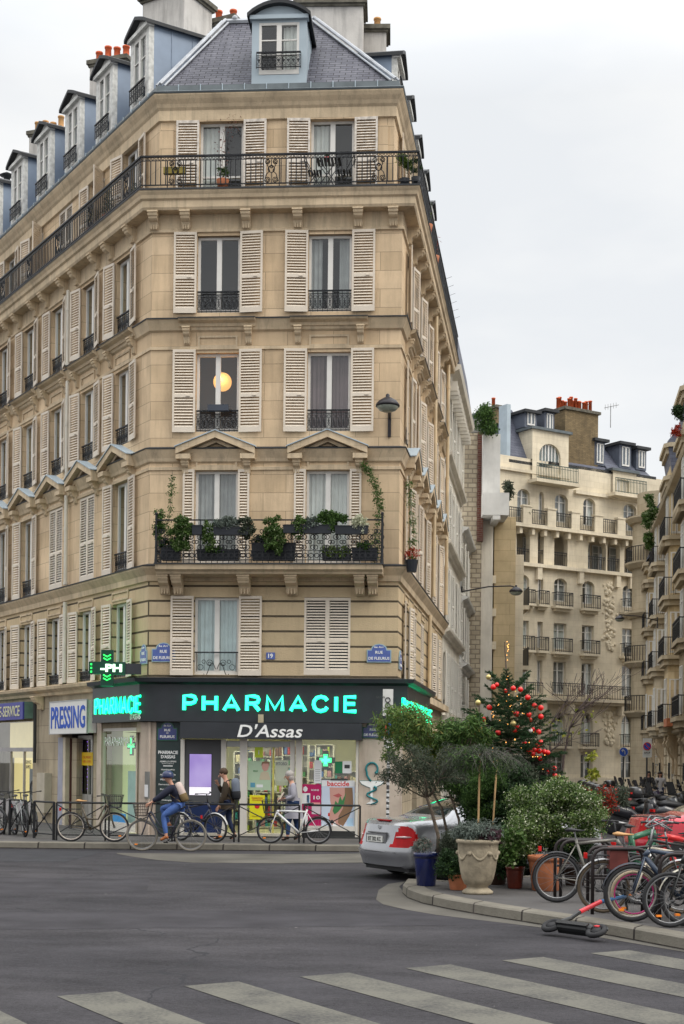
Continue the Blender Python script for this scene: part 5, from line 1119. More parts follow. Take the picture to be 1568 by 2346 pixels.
# ---- second house of the side street (paler, flush front)
e = NODES[3]; M2 = fmat(e, dR); w2 = 9.6; ztop = ZSL1 - .2
b2 = blockbld('town_house', 'pale tall house with grey-white shutters next along the side street', M2, w2, 8, ztop, PLAST)
fl2 = [3.9, 7.0, 10.1, 13.3]; ops2 = [(s - .5, s + .5, z, z + 2.1) for z in fl2 for s in (1.3, 3.3, 5.3, 7.2, 8.8)]
shell(b2, M2, .02, w2, ZG - .05, ztop, 8, PLAST, ops2 + [(1.5, 3.2, ZG, 2.7), (6, 7.6, ZG, 2.7)])
for z in fl2:
 for s in (1.3, 3.3, 5.3, 7.2, 8.8): window(b2, M2, s, z, 1.0, 2.1, shut=(rs(3, 9), rs(3, 9)), guard=.4, cur='sides', lw=.5, smat=pmat('grey white shutter', (.76, .73, .66), .6, 0, .05))
mb = MB()
for z in (3.4, 6.5, 9.6, 12.7): lmould(mb, .02, w2, z, .28, .28)
lmould(mb, .02, w2, ztop - .5, .55, .55); [mb.box(s, -.4, ztop - .75, s + .14, -.02, ztop - .42) for s in [.5 + .62 * i for i in range(15)]]
mb.split('cornice', PLAST, b2, M2)
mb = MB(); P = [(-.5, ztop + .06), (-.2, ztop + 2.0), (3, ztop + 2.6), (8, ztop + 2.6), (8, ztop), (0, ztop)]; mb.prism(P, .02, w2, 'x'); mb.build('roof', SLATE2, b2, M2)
# bay of rubble gable, brick quoin and white flue boxes that close the low roof beyond
p1 = e + dR * w2
# ---- third house: low, cream gable end towards us
M3 = fmat(p1, dR); h3 = 12.1; w3_ = 13.5
b3 = blockbld('town_house', 'low white house with long shutters and blue coping beyond the tall pale house', M3, w3_, 7, h3, PLASTW)
fl3 = [3.6, 6.5, 9.2]; ops3 = [(s - .5, s + .5, z, z + 2.0) for z in fl3 for s in (1.2, 3.4, 5.6, 7.8, 10., 12.2)]
shell(b3, M3, .02, w3_, ZG - .05, h3, 7, PLASTW, ops3)
for z in fl3:
 for s in (1.2, 3.4, 5.6, 7.8, 10., 12.2): window(b3, M3, s, z, 1.0, 2.0, shut=(rs(3, 30), rs(3, 9)), guard=.4, cur='sides', lw=.5, smat=MATS['grey white shutter'])
mb = MB()
for z in (3.0, 5.9, 8.7, h3 - .5): lmould(mb, .02, w3_, z, .3, .35)
mb.split('cornice', PLASTW, b3, M3)
# ---- rubble gable wall with brick strip and white flues, and the buff tower house
Yg = 66.0
def atpt(x, y, Y): p = atY(x, y, Y); return p
def slab(parent, name, mat, x0, x1, y0, y1, Y, dep, front=0):
 a, b = atY(x0, y0, Y), atY(x1, y1, Y); z1_, z0_ = a.z, (b.z if y1 is not None else 0)
 return MB().box(a.x, Y, z0_, b.x, Y + dep, z1_).build(name, mat, parent)
gb = thing('gable_house', 'house with rough stone gable, red brick edge and white flue boxes', 'building', (atY(1090, 1100, Yg).x, Yg + 2, .1))
slab(gb, 'wall', RUBBLE, 1062, 1100, 992, 1640, Yg, 6); slab(gb, 'brick_strip', brickmat('dark red brick', (.16, .05, .035), (.10, .035, .03), (.2, .15, .12), .3, .1, .015), 1096, 1107, 990, 1240, Yg - .15, 1.5)
slab(gb, 'flue', PLASTW, 1107.5, 1146, 994, 1133, Yg - .6, 1.6); slab(gb, 'flue', PLASTW, 1107.5, 1167, 1128, 1180, Yg - 1.0, 2.5); slab(gb, 'flue', PLASTW, 1130, 1147, 1180.5, 1190, Yg - 1.0, 2.4)
slab(gb, 'wall', PLAST, 1100.5, 1124, 1186, 1860, Yg + .6, 5); slab(gb, 'parapet', pmat('grey parapet', (.22, .215, .20), .8, 0, .2), 1078, 1102, 960, 991, Yg, 1)
bf = thing('tower_house', 'narrow buff ashlar house end rising behind the Christmas tree', 'building', (atY(1150, 1500, 68).x, 70, .1))
BUFF = brickmat('buff ashlar', (.62, .49, .30), (.57, .45, .27), (.36, .27, .15), 1.6, .5, .008, stainamt=.4, stain=(.30, .23, .15), big=.6)
slab(bf, 'wall', BUFF, 1134, 1176, 1184, 1860, 67, 12); slab(bf, 'wall', BUFF, 1118.5, 1133.9, 1300, 1860, 68, 8)
mb = MB()
for i in range(7): a = atY(1119, 1352 + 75 * i, 67.5); b = atY(1133.5, 1392 + 75 * i, 67.5); mb.box(a.x, 67.4, b.z, b.x, 67.9, a.z)
mb.split('window', pmat('dull recess', (.07, .07, .075), .4), bf)
mb = MB()
for i in range(8): a = atY(1117, 1322 + 75 * i, 67.5); b = atY(1134, 1340 + 75 * i, 67.5); mb.box(a.x, 66.9, b.z, b.x, 67.9, a.z)
mb.split('balcony', STW, bf)
# side of the buff house facing the street, with iron balconies seen edge-on
pa = atY(1176, 1500, 67); mb = MB(); mb.box(pa.x + .01, 67.3, 0, pa.x + .5, 78, atY(1176, 1200, 67).z - 1.4); mb.build('wall', STW, bf)
for i in range(8):
 z = 3.6 + 2.9 * i
 if z < 10: MB().box(pa.x + .51, 68.5, z, pa.x + .95, 71.5, z + .2).build('balcony', STW, bf); MB().box(pa.x + .9, 68.6, z + .2, pa.x + .94, 71.4, z + 1.1).build('railing', IRON, bf)
# ================================================================ FAR ARCHED BUILDING CLOSING THE STREET
nb = (-.534, .845); ub = V2(.845, .534).normalized(); ob = atY(1165, 1700, 98.5); MBg = fmat(V2(ob.x, ob.y), ub)
def bg(x, y): return on(MBg, x, y)
far = thing('mansion_block', 'pale stone mansion block with arched loggias closing the end of the street', 'building', (ob.x + 6, ob.y + 6, .1))
def bz(y, x=1283): return bg(x, y)[1]
def bs(x, y=1500): return bg(x, y)[0]
colsB = [(1197, 1.15), (1237.5, .5), (1283.5, 1.2), (1347.5, 1.15), (1441, 1.3)]
colsx = [(bs(x), w) for x, w in colsB]; step = colsx[4][0] - colsx[3][0]; colsx.append((colsx[4][0] + step * .9, 1.6)); ex = [colsx[5][0] + 3.2, colsx[5][0] + 6.2]
rows = [(1378, 1325, .4), (1487, 1428, 0), (1590, 1516, 0), (1703, 1632, .9), (1795, 1728, 0)]
opsB = []; spec = []
for ri, (yb, yt, ar) in enumerate(rows):
 for ci, (s, w) in enumerate(colsx + [(q, 1.6) for q in ex]):
  if ri >= 3 and ci == 1: continue
  if ri >= 3 and ci == 0: ww = w
  z0_, z1_ = bz(yb), bz(yt); w_2 = w
  arch = ar if ri in (0, 3) else 0
  if arch and w < 1: arch = .3
  opsB.append((s - w_2 / 2, s + w_2 / 2, z0_, z1_, arch)); spec.append((ri, ci, s, w_2, z0_, z1_))
# loggia storey: wide arched openings, deep
zl0, zl1 = bz(1296), bz(1222)
log = []
for ci, (s, w) in enumerate(colsx[:3]): log.append((s, w + .05 if ci != 1 else .55))
sm = colsx[3][0]; log += [(bs(1369, 1260), 1.75), (bs(1407, 1260), 1.25), (bs(1449, 1260), 1.5), (bs(1490, 1260), 1.5)]
for s, w in log: opsB.append((s - w / 2, s + w / 2, zl0, zl1, min(w / 2, 1.1)))
zt0, zt1 = bz(1196), bz(1132)
for ci, (s, w) in enumerate(colsx): opsB.append((s - w / 2, s + w / 2, zt0, zt1, .45)); spec.append((9, ci, s, w, zt0, zt1))
sE = colsx[5][0] + 12; zBtop = bz(1062); mb = MB(); wallgrid(mb, -2.0, sE, ZG - .05, zBtop, opsB, rev=.45); mb.build('wall', STW, far, MBg)
mb = MB(); mb.quad((-2, .46, 0), (-2, 0, 0), (-2, 0, zBtop), (-2, .46, zBtop)); mb.quad((-2, 12, 0), (-2, .46, 0), (-2, .46, zBtop), (-2, 12, zBtop)); mb.build('wall', STW, far, MBg)
MB().quad((-2, 1.7, 0), (sE, 1.7, 0), (sE, 1.7, zBtop), (-2, 1.7, zBtop)).build('interior', pmat('loggia back wall', (.66, .57, .42), .8, 0, .15, .5), far, MBg)
BLIND = pmat('white rolling blind', (.62, .61, .57), .7, 0, .05)
for ri, ci, s, w, z0_, z1_ in spec:
 h = z1_ - z0_; o = link('window', m_window(w, h, transom=h * .72, panes=1), far, MBg @ TR(s, .3, z0_)); link('pane', m_pane(w, h), o)
 if ri == 4: link('door', MB().box(-w / 2, .06, 0, w / 2, .1, h).mesh('door', pmat('grey iron door', (.10, .10, .10), .6)), o)
 elif (ri == 1 and ci < 3) or (ri == 3) or (ri == 0 and ci == 0): link('blind', MB().box(-w / 2, .06, 0, w / 2, .1, h * (.7 if ri == 3 else .97)).mesh('blind', BLIND), o); link('dark_room', MB().box(-w / 2, .3, 0, w / 2, .34, h).mesh('dark_room', DARK), o)
 else: link('curtain', m_curtain(w, h, 'sides' if ci % 2 else 'full', CURT if ci % 2 else CURT2), o); link('dark_room', MB().box(-w / 2, .5, 0, w / 2, .54, h).mesh('dark_room', DARK), o)
for s, w in log:
 w3 = min(w, 1.5); h = (zl1 - zl0) * .9; o = link('window', m_window(w3, h, transom=h * .7), far, MBg @ TR(s, 1.62, zl0)); link('pane', m_pane(w3, h), o); link('dark_room', MB().box(-w3 / 2, .04, 0, w3 / 2, .06, h).mesh('dark_room', CURT2), o)
def bars(mb, s0, s1, y, z0, h, pitch=.16):
 mb.box(s0, y - .03, z0 + h - .05, s1, y + .03, z0 + h); mb.box(s0, y - .02, z0 + .05, s1, y + .02, z0 + .09); mb.box(s0, y - .015, z0 + h - .22, s1, y + .015, z0 + h - .19)
 n = max(2, int((s1 - s0) / pitch))
 for i in range(n + 1): x = s0 + (s1 - s0) * i / n; mb.box(x - .014, y - .014, z0, x + .014, y + .014, z0 + h)
FIR = pmat('weathered far ironwork', (.035, .036, .038), .5, .2)
ms_ = MB()
for ri, yb in ((0, 1392), (1, 1497), (3, 1712)):
 z0_ = bz(yb - 2)
 for ci, (s, w) in enumerate(colsx + [(q, 1.6) for q in ex]):
  if ri == 3 and ci == 1: continue
  ww = w / 2 + .18; ms_.box(s - ww - .08, -.5, z0_ - .16, s + ww + .08, 0, z0_); ms_.box(s - ww + .1, -.3, z0_ - .36, s + ww - .1, 0, z0_ - .161)
  r_ = MB(); bars(r_, s - ww, s + ww, -.45, z0_, .98)
  for sx in (-1, 1): r_.box(s + sx * ww - .02, -.45, z0_ + .9, s + sx * ww + .02, 0, z0_ + .95); [r_.box(s + sx * ww - .01, -.40 + .13 * k, z0_, s + sx * ww + .01, -.38 + .13 * k, z0_ + .95) for k in range(3)]
  r_.split('railing', FIR, far, MBg, .3)
# continuous balcony above the arches
z0_ = bz(1600); sA = bs(1235); ms_.box(sA - 6, -.75, z0_ - .22, sE, 0, z0_); ms_.box(sA - 6, -.5, z0_ - .42, sE, 0, z0_ - .221)
for s in [colsx[3][0] + 1.9 * i for i in (-1, 1.6, 3.1, 4.5, 6.1, 8)] + [colsx[1][0], colsx[0][0] - 1]: ms_.box(s - .22, -.6, z0_ - 1.1, s + .22, 0, z0_ - .43)
r_ = MB(); bars(r_, colsx[2][0] + 2.0, sE, -.7, z0_, 1.0); bars(r_, colsx[2][0] - 1.4, colsx[2][0] + 1.6, -.85, z0_ + .1, .95); bars(r_, colsx[0][0] - 2, colsx[0][0] + 1.3, -.7, z0_, 1.0); r_.split('railing', FIR, far, MBg, .3)
# loggia slabs, balustrade storey
z0_ = bz(1298); ms_.box(-2, -.35, z0_ - .25, sE, 0, z0_); [ms_.box(s - .2, -.3, z0_ - 1.1, s + .2, 0, z0_ - .251) for s in (colsx[0][0] + 1.3, colsx[3][0] - .9, colsx[3][0] + 4, colsx[4][0] - 1.3)]
r_ = MB(); [bars(r_, s - w / 2, s + w / 2, .1, z0_ + .02, 1.0) for s, w in log]; r_.split('railing', FIR, far, MBg, .3)
z0_ = bz(1212); ms_.box(-2, -.6, z0_ - .25, sE, 0, z0_); s = -1.6
while s < sE: ms_.box(s - .12, -.45, z0_ - .7, s + .12, 0, z0_ - .251); s += 1.1
s = -1.5; k = 0; r_ = MB()
while s < sE - 3:
 ms_.box(s, -.55, z0_, s + .75, -.25, z0_ + 1.15); ms_.box(s - .06, -.6, z0_ + 1.15, s + .81, -.2, z0_ + 1.27); bars(r_, s + .76, s + 2.2, -.4, z0_, 1.05); s += 2.2; k += 1
r_.split('railing', FIR, far, MBg, .3)
z0_ = bz(1120); ms_.box(colsx[3][0] - 1.5, -.25, z0_ - .2, sE, 0, z0_ + .05); ms_.box(-2, -.2, bz(1092) - .12, colsx[3][0] - 2, 0, bz(1092) + .1)
# ground: plinth band
ms_.box(-2, -.12, 0, sE, 0, bz(1752) - .9)
ms_.split('balcony', STW, far, MBg, .03)
# carved foliage panels
mb = MB()
for x, y0, y1, n in ((1396, 1335, 1490, 90), (1396, 1632, 1705, 60), (1396, 1590, 1612, 20)):
 for i in range(n):
  s, z = bg(x + random.gauss(0, 7), random.uniform(y0, y1)); mb.ball((s, -.02, z), random.uniform(.08, .2), 6, 4, (1, .7, 1))
mb.split('carving', STW, far, MBg, .3)
# attic: tall arched studio window gable and small gable, slate roofs, brick stacks
zr_ = zBtop; zg1 = bz(985, 1262)
def gable(x0, x1, ytop, xs0, xs1, ysb, yst, arch):
 s0_, s1_ = bs(x0, 1050), bs(x1, 1050); z1_ = bz(ytop, (x0 + x1) / 2); a, b = bs(xs0, 1050), bs(xs1, 1050); c, d = bz(ysb, (x0 + x1) / 2), bz(yst, (x0 + x1) / 2)
 mb = MB(); wallgrid(mb, s0_, s1_, zr_ - 1.6, z1_, [(a, b, c, d, arch)], y=-.15, rev=.3); mb.quad((s0_, 3, zr_), (s0_, -.15, zr_), (s0_, -.15, z1_), (s0_, 3, z1_)); mb.quad((s1_, -.15, zr_), (s1_, 3, zr_), (s1_, 3, z1_), (s1_, -.15, z1_)); mb.quad((s0_, -.15, z1_), (s1_, -.15, z1_), (s1_, 3, z1_), (s0_, 3, z1_)); mb.build('gable', STW, far, MBg)
 MB().box(s0_ - .2, -.35, z1_, s1_ + .2, 3, z1_ + .18).build('coping', ZINCG, far, MBg)
 w, h = b - a, d - c; o = link('window', m_window(w, h, transom=h * .5), far, MBg @ TR((a + b) / 2, .05, c)); link('pane', m_pane(w, h), o); mb = MB(); [mb.box(w * t - .04, -.05, 0, w * t + .04, .04, h) for t in (-.3, -.15, .15, .3)]; link('mullions', mb.mesh('mullions', PAINTW), o); link('blind', MB().box(-w / 2, .12, 0, w / 2, .16, h).mesh('blind', pmat('grey studio blind', (.30, .34, .34), .7)), o)
 r_ = MB(); bars(r_, a - .9, b + .9, -1.0, c + .1, 1.05, .14); r_.build('railing', pmat('verdigris ironwork', (.06, .09, .08), .5, .2), far, MBg); MB().box(a - 1, -1.1, c - .15, b + 1, -.15, c + .08).build('balcony', STW, far, MBg)
gable(1217, 1300, 990, 1233, 1282, 1110, 1018, .9); gable(1402, 1456, 1083, 1411, 1440, 1140, 1100, .1)
def bgroof(x0, x1, ytop, ybot, lean, mat=SLATE2, dep=7., skew=0):
 s0_, s1_ = bs(x0, 1050), bs(x1, 1050); xm = (x0 + x1) / 2; z1_, z0_ = bz(ytop, xm), bz(ybot, xm)
 mb = MB(); mb.add([(s0_, .2, z0_), (s1_, .2, z0_), (s1_ - skew, .2 + lean, z1_), (s0_ + skew * .2, .2 + lean, z1_), (s0_, dep, z0_), (s1_, dep, z0_), (s1_ - skew, dep, z1_), (s0_ + skew * .2, dep, z1_)], [(0, 1, 2, 3), (1, 5, 6, 2), (4, 0, 3, 7), (3, 2, 6, 7)]); mb.build('roof', mat, far, MBg); MB().box(s0_ - .2, .0, z0_ - .15, s1_ + .2, .3, z0_ + .06).build('gutter', ZINCD, far, MBg)
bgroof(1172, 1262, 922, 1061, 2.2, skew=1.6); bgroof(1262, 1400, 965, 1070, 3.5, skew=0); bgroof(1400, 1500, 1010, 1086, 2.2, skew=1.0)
s0_ = bs(1166, 1050); MB().box(s0_ - .1, .1, bz(1060, 1168), s0_ + .22, 1.0, bz(925, 1168)).build('party_wall', ZINCL, far, MBg)
def fstack(x0, x1, ytop, ybot, yoff, pots, dep=1.6, mat=BRICKY):
 a, b = bs(x0, 1000), bs(x1, 1000); z1_, z0_ = bz(ytop, (x0 + x1) / 2), bz(ybot, (x0 + x1) / 2); c = MB().box(a, yoff, z0_, b, yoff + dep, z1_).build('chimney', mat, far, MBg); link('coping', MB().box(a - .15, yoff - .15, z1_, b + .15, yoff + dep + .15, z1_ + .2).mesh('coping', MATS['mossy coping']), c)
 for i in range(pots):
  mb = MB(); hh = random.uniform(.55, .95); mb.lathe([(.13, 0), (.12, hh), (.15, hh), (.14, hh + .08)], 8, (a + (b - a) * (i + .5) / pots, yoff + dep * random.uniform(.3, .7), z1_ + .2)); link('chimney_pot', mb.mesh('chimney_pot', POTR, True), c)
# (the tall stack stands behind the mansard, seen at the same spot from the street)
fstack(1308, 1384, 940, 1080, .6, 14, 1.5); fstack(1377, 1405, 985, 1060, 2.2, 3, 1.); fstack(1169, 1181, 925, 960, 1.5, 1, 1.)
for x, y, w, h in ((1229, 968, 1.1, 1.2), (1272, 985, .9, 1.8), (1388, 1055, 1.0, 1.9), (1447, 1062, 1.15, 1.9), (1484, 1066, 1.0, 1.7)):
 s, z = bs(x, 1000), bz(y + 8, x); mb = MB(); mb.box(s - w / 2, .6, z, s + w / 2, 4, z + h - .2); d_ = mb.build('dormer', pmat('slate blue cladding', (.11, .125, .16), .6), far, MBg); link('dormer_roof', MB().box(s - w / 2 - .2, .3, z + h - .2, s + w / 2 + .2, 4.2, z + h).mesh('dormer_roof', ZINCD), d_)
 link('window_frame', m_window(w * .62, h * .75), d_, None, TR(s, .56, z + .15)); link('pane', m_pane(w * .62, h * .75), d_, None, TR(s, .55, z + .15))
MB().quad((bs(1305, 1050), .35, bz(1068, 1330)), (bs(1345, 1050), .35, bz(1068, 1330)), (bs(1330, 1050), 2.0, bz(1020, 1330)), (bs(1300, 1050), 2.0, bz(1020, 1330))).build('skylight', pmat('skylight glass', (.06, .08, .08), .15), far, MBg)
mb = MB(); a = atY(1400, 930, 105); mb.tube([(a.x, a.y, a.z - 1.6), (a.x, a.y, a.z)], .03, 4); mb.tube([(a.x - .5, a.y, a.z - .15), (a.x + .6, a.y, a.z + .1)], .025, 4); [mb.tube([(a.x - .4 + .2 * i, a.y, a.z - .3 + .04 * i), (a.x - .4 + .2 * i, a.y, a.z + .1 + .04 * i)], .015, 4) for i in range(5)]
tag(mb.build('television_aerial', pmat('aerial metal', (.3, .3, .3), .4, .6)), 'thin metal television aerial beside the smaller far chimney', 'aerial')
# RIGHT-HAND HOUSE OF THE SIDE STREET
TAN = brickmat('tan stone', (.50, .42, .295), (.45, .375, .26), (.34, .28, .19), 1.1, .45, .01, stainamt=.45, stain=(.24, .20, .14), big=.5)
uR = V2(-.150, -.9887).normalized(); oR = V2(21.7, 100.0); MR = fmat(oR, uR)      # x runs towards the camera, inward is to the right
rb = thing('corner_mansion', 'tan stone house with stacked bay balconies along the right side of the street', 'building', (18, 85, .1))
def rs_(Y): return (100.0 - Y) / .9887
hR = 16.8
shell(rb, MR, 0, rs_(46), ZG - .05, hR, 10, TAN, [])
flR = [4.4, 8.0, 11.2, 14.4, 17.6]
bays = [(96, 2.6, .6, 15.5), (88, 3.0, .6, 17.5), (78, 3.4, .65, 19.3), (67.5, 3.6, .7, 19.6), (57.5, 3.6, .7, 19.6)]
for bi, (Y, w, d, top) in enumerate(bays):
 s = rs_(Y); mb = MB(); mb.prism([(s - w / 2, -d + .3), (s - w / 2 + .35, -d), (s + w / 2 - .35, -d), (s + w / 2, -d + .3), (s + w / 2, .05), (s - w / 2, .05)][::-1], 3.6, top, 'z'); mb.build('bay', BUFF if bi % 2 == 0 else TAN, rb, MR)
 mb = MB()
 for z in [f - .35 for f in flR] + [top - .3]:
  if z < top: mb.prism([(s - w / 2 - .35, -d - .1), (s - w / 2, -d - .38), (s + w / 2, -d - .38), (s + w / 2 + .35, -d - .1), (s + w / 2 + .35, 0), (s - w / 2 - .35, 0)][::-1], z, z + .22, 'z'); mb.prism([(s - w / 2 - .15, -d), (s - w / 2 + .1, -d - .25), (s + w / 2 - .1, -d - .25), (s + w / 2 + .15, -d), (s + w / 2 + .15, 0), (s - w / 2 - .15, 0)][::-1], z - .3, z - .001, 'z')
 for k in range(int(w / .3)): mb.box(s - w / 2 + .3 * k, -d - .4, 13.75, s - w / 2 + .3 * k + .14, -d, 13.98)
 mb.split('cornice', TAN, rb, MR)
 for sx in (-1, 1): link('console', console(.5, d * .9, 2.2), rb, MR @ TR(s + sx * w * .32, -.0, 3.58))
 for z in flR:
  if z < top - 2:
   r_ = MB(); bars(r_, s - w / 2 - .2, s + w / 2 + .2, -d - .30, z - .13, 1.0, .2)
   for sx in (-1, 1): [r_.box(s + sx * (w / 2 + .2) - .015, -d - .30 + .12 * k, z - .13, s + sx * (w / 2 + .2) + .015, -d - .28 + .12 * k, z + .85) for k in range(6)]; r_.box(s + sx * (w / 2 + .2) - .02, -d - .30, z + .80, s + sx * (w / 2 + .2) + .02, -.1, z + .85)
   r_.build('railing', IRON, rb, MR); o = link('window', m_window(1.4, 2.3, transom=1.7), rb, MR @ TR(s, -d - .04, z)); link('pane', m_pane(1.4, 2.3), o, None, TR(0, -.01, 0)); link('blind', MB().box(-.66, .0, .1, .66, .02, 2.2).mesh('blind', BLIND), o)
   # window in the street-facing return of the bay
   Mx = MR @ TR(s + w / 2 + .01, -.12 - d * .28, z) @ Matrix.Rotation(RD(90), 4, 'Z'); link('window', m_window(.6, 2.2), rb, Mx)
 MB().prism([(-.4, hR - .2), (-d - .2, top), (-d + .5, top + .9), (4, top + .9), (4, hR - .2)], s - w / 2 - .2, s + w / 2 + .2, 'x').build('roof', SLATE2, rb, MR)
mb = MB(); mb.prism([(-.5, hR), (.6, hR + 2.6), (9, hR + 3), (9, hR)], 0, rs_(46), 'x'); mb.build('roof', SLATE2, rb, MR)
mb = MB(); lmould(mb, 0, rs_(46), hR - .6, .6, .9); lmould(mb, 0, rs_(46), 3.4, .4, .5)
for z in (.9, 1.45, 2.0, 2.55, 3.1, 4.3, 4.9, 5.5, 6.1, 6.7, 7.3):
 s = 0
 while s < rs_(46): mb.box(s, -.10, z, s + 1.9, -.0, z + .46); s += 2.6
mb.build('rustication', TAN, rb, MR)
for Y in (94, 88, 80.5, 71, 61.5, 52):
 for z in (1.2, 4.6, 8.1, 11.3, 14.5, 17.7): o = link('window', m_window(1.2, 2.1), rb, MR @ TR(rs_(Y), -.06, z)); link('dark_room', MB().box(-.55, .03, 0, .55, .04, 2.05).mesh('dark_room', pmat('grey blue pane', (.14, .16, .18), .15, 0, .2)), o); link('railing', m_guard(1.3, .9), o, None, TR(0, -.2, 0))
stack(rb, (23.5, 84), 1.6, 1.2, 20, 24.6, 3, rz=RD(20))
fr = thing('corner_house', 'rounded pale corner house with stacked balconies at the far right end of the street', 'building', (19.5, 101, .1))
a = atY(1467, 1500, 97);
mb = MB(); mb.lathe([(1.9, 0), (1.9, 18.5), (1.6, 18.6), (1.6, 20.5)], 20, (a.x + 1.6, 98.3, .1)); mb.build('wall', TAN, fr)
for z in (5.2, 8.6, 12, 15.4, 18.5): MB().lathe([(2.1, 0), (2.4, .3), (2.4, .42), (1.8, .45)], 20, (a.x + 1.6, 98.3, z)).build('balcony', TAN, fr)
for z in (5.65, 9.05, 15.85):
 mb = MB(); [mb.box(a.x + 1.6 + 2.3 * math.cos(t) - .02, 98.3 + 2.3 * math.sin(t) - .02, z, a.x + 1.6 + 2.3 * math.cos(t) + .02, 98.3 + 2.3 * math.sin(t) + .02, z + 1) for t in [k * .1 for k in range(63)]]; mb.ring((a.x + 1.6, 98.3, z + 1), 2.3, .03, 'z', 24, 4); mb.build('railing', IRON, fr)
for z in (6.0, 9.2, 12.6): MB().box(a.x + .9, 96.3, z, a.x + 1.9, 96.5, z + 2.1).build('window', pmat('grey blue pane', (.14, .16, .18), .15, 0, .2), fr)
# lamp brackets further down the street
walllamp(M3 @ TR(.15, -.05, 9.3) @ Matrix.Rotation(RD(8), 4, 'Z'), 2.3, 'hooded street lamp on a long arm fixed to the pale side-street house')
lp = atY(1508, 1418, 84.0); walllamp(Matrix.Translation((lp.x, lp.y, lp.z)) @ Matrix.Rotation(RD(-78), 4, 'Z'), 2.4, 'hooded street lamp on an arm fixed to the tan right-hand house')
# neighbour beyond the corner building on the left
nbp = NODES[0]; MN = fmat(nbp + dL * 14 , -dL); n_ = thing('town_house', 'grey roofed house just visible at the far left beyond the blue dormers', 'building', (nbp.x - 3, nbp.y + 4, .1))
mb = MB(); mb.box(0, 0, ZG, 13.98, 8, 17.6); mb.build('wall', STONE, n_, MN); mb = MB(); mb.prism([(-.3, 17.6), (1.2, 20.2), (8, 20.6), (8, 17.6)], 0, 13.98, 'x'); mb.build('roof', ZINC, n_, MN)
p = atY(16, 408, 56.0); mb = MB(); mb.box(-.8, -.3, -3, 1.0, .3, 0); o = mb.build('chimney', PLAST, n_, Matrix.Translation((p.x, p.y, p.z - .4))); link('coping', MB().box(-.9, -.4, 0, 1.1, .4, .1).mesh('coping', ZINCG), o); link('chimney_pot', MB().lathe([(.13, 0), (.13, .35), (.3, .4), (.02, .55)], 10, (0, 0, .1)).mesh('chimney_pot', ZINCD, True), o)
# ================================================================ BARRIERS
BAR = pmat('black street furniture paint', (.018, .018, .02), .45, .2, .2, 4.)
def barrier(a, b, label, posts=.022):
 a, b = V2(*a), V2(*b); u = (b - a).normalized(); L = (b - a).length
 t = tag(link('pedestrian_barrier', None, None, fmat(a, u) @ Matrix.Translation((0, 0, .144))), label, 'barrier', 'cross-braced barriers along the kerb'); h = .88
 for x in (0, L): link('post', MB().tube([(x, 0, 0), (x, 0, h)], posts, 8).mesh('post', BAR), t)
 [link('rail', MB().tube([(0, 0, z), (L, 0, z)], r_, 8).mesh('rail', BAR), t) for z, r_ in ((h, .024), (.13, .016))]
 mb = MB(); mb.tube([(.02, 0, .16), (L - .02, 0, h - .05)], .014, 6); mb.tube([(.02, 0.01, h - .05), (L - .02, 0.01, .16)], .014, 6); mb.ball((L / 2, 0, .5), .045); link('cross_brace', mb.mesh('cross_brace', BAR), t)
def bx(xn, Y=33.2): return ((xn - 855.5 + 2.2) / 3564.6 * Y, Y)
names = ['behind the brown basket bicycle front wheel', 'behind the cyclist', 'under the walking man with the rucksack', 'behind the front wheel of the white bicycle', 'behind the rear wheel of the white bicycle, beside the silver car']
for (x0, x1), nm in zip(((141, 263), (272, 430), (437, 585), (597, 748), (760, 900)), names): barrier(bx(x0), bx(x1), 'black cross-braced barrier ' + nm)
barrier(bx(85, 34.0), bx(134, 33.3), 'black cross-braced barrier just left of the brown basket bicycle', .035); barrier(bx(24, 35.2), bx(62, 34.4), 'black cross-braced barrier second from the left edge', .035); barrier(bx(-60, 36.6), bx(10, 35.5), 'black cross-braced barrier cut by the left edge of the photo', .035)
# ================================================================ BICYCLES
RUB = pmat('tyre rubber', (.022, .022, .024), .75, 0, .2, 10.); CHR = pmat('bicycle metal', (.22, .22, .225), .35, .7, .2); BLKP = pmat('black plastic', (.02, .02, .022), .5)
def wheelparts(par, x, z, r, w, tm, rimc, M=None, spokes=16, name='wheel'):
 n = 28; mb = MB(); mb.ring((0, 0, 0), r - w, w, 'y', n, 8); o = link(name, mb.mesh(name, tm, True), par, None, M if M is not None else TR(x, 0, z))
 mb = MB(); mb.ring((0, 0, 0), r - w * 2.2, w * .55, 'y', n, 6); link('rim', mb.mesh('rim', rimc, True), o)
 mb = MB(); mb.tube([(0, -.04, 0), (0, .04, 0)], .022, 8)
 for k in range(spokes):
  t = 2 * math.pi * k / spokes; e = .03 * (1 if k % 2 else -1); mb.tube([(.02 * math.cos(t + .6), e, .02 * math.sin(t + .6)), ((r - w * 2) * math.cos(t), 0, (r - w * 2) * math.sin(t))], .0022, 3, cap=False)
 link('spokes', mb.mesh('spokes', CHR), o); return o
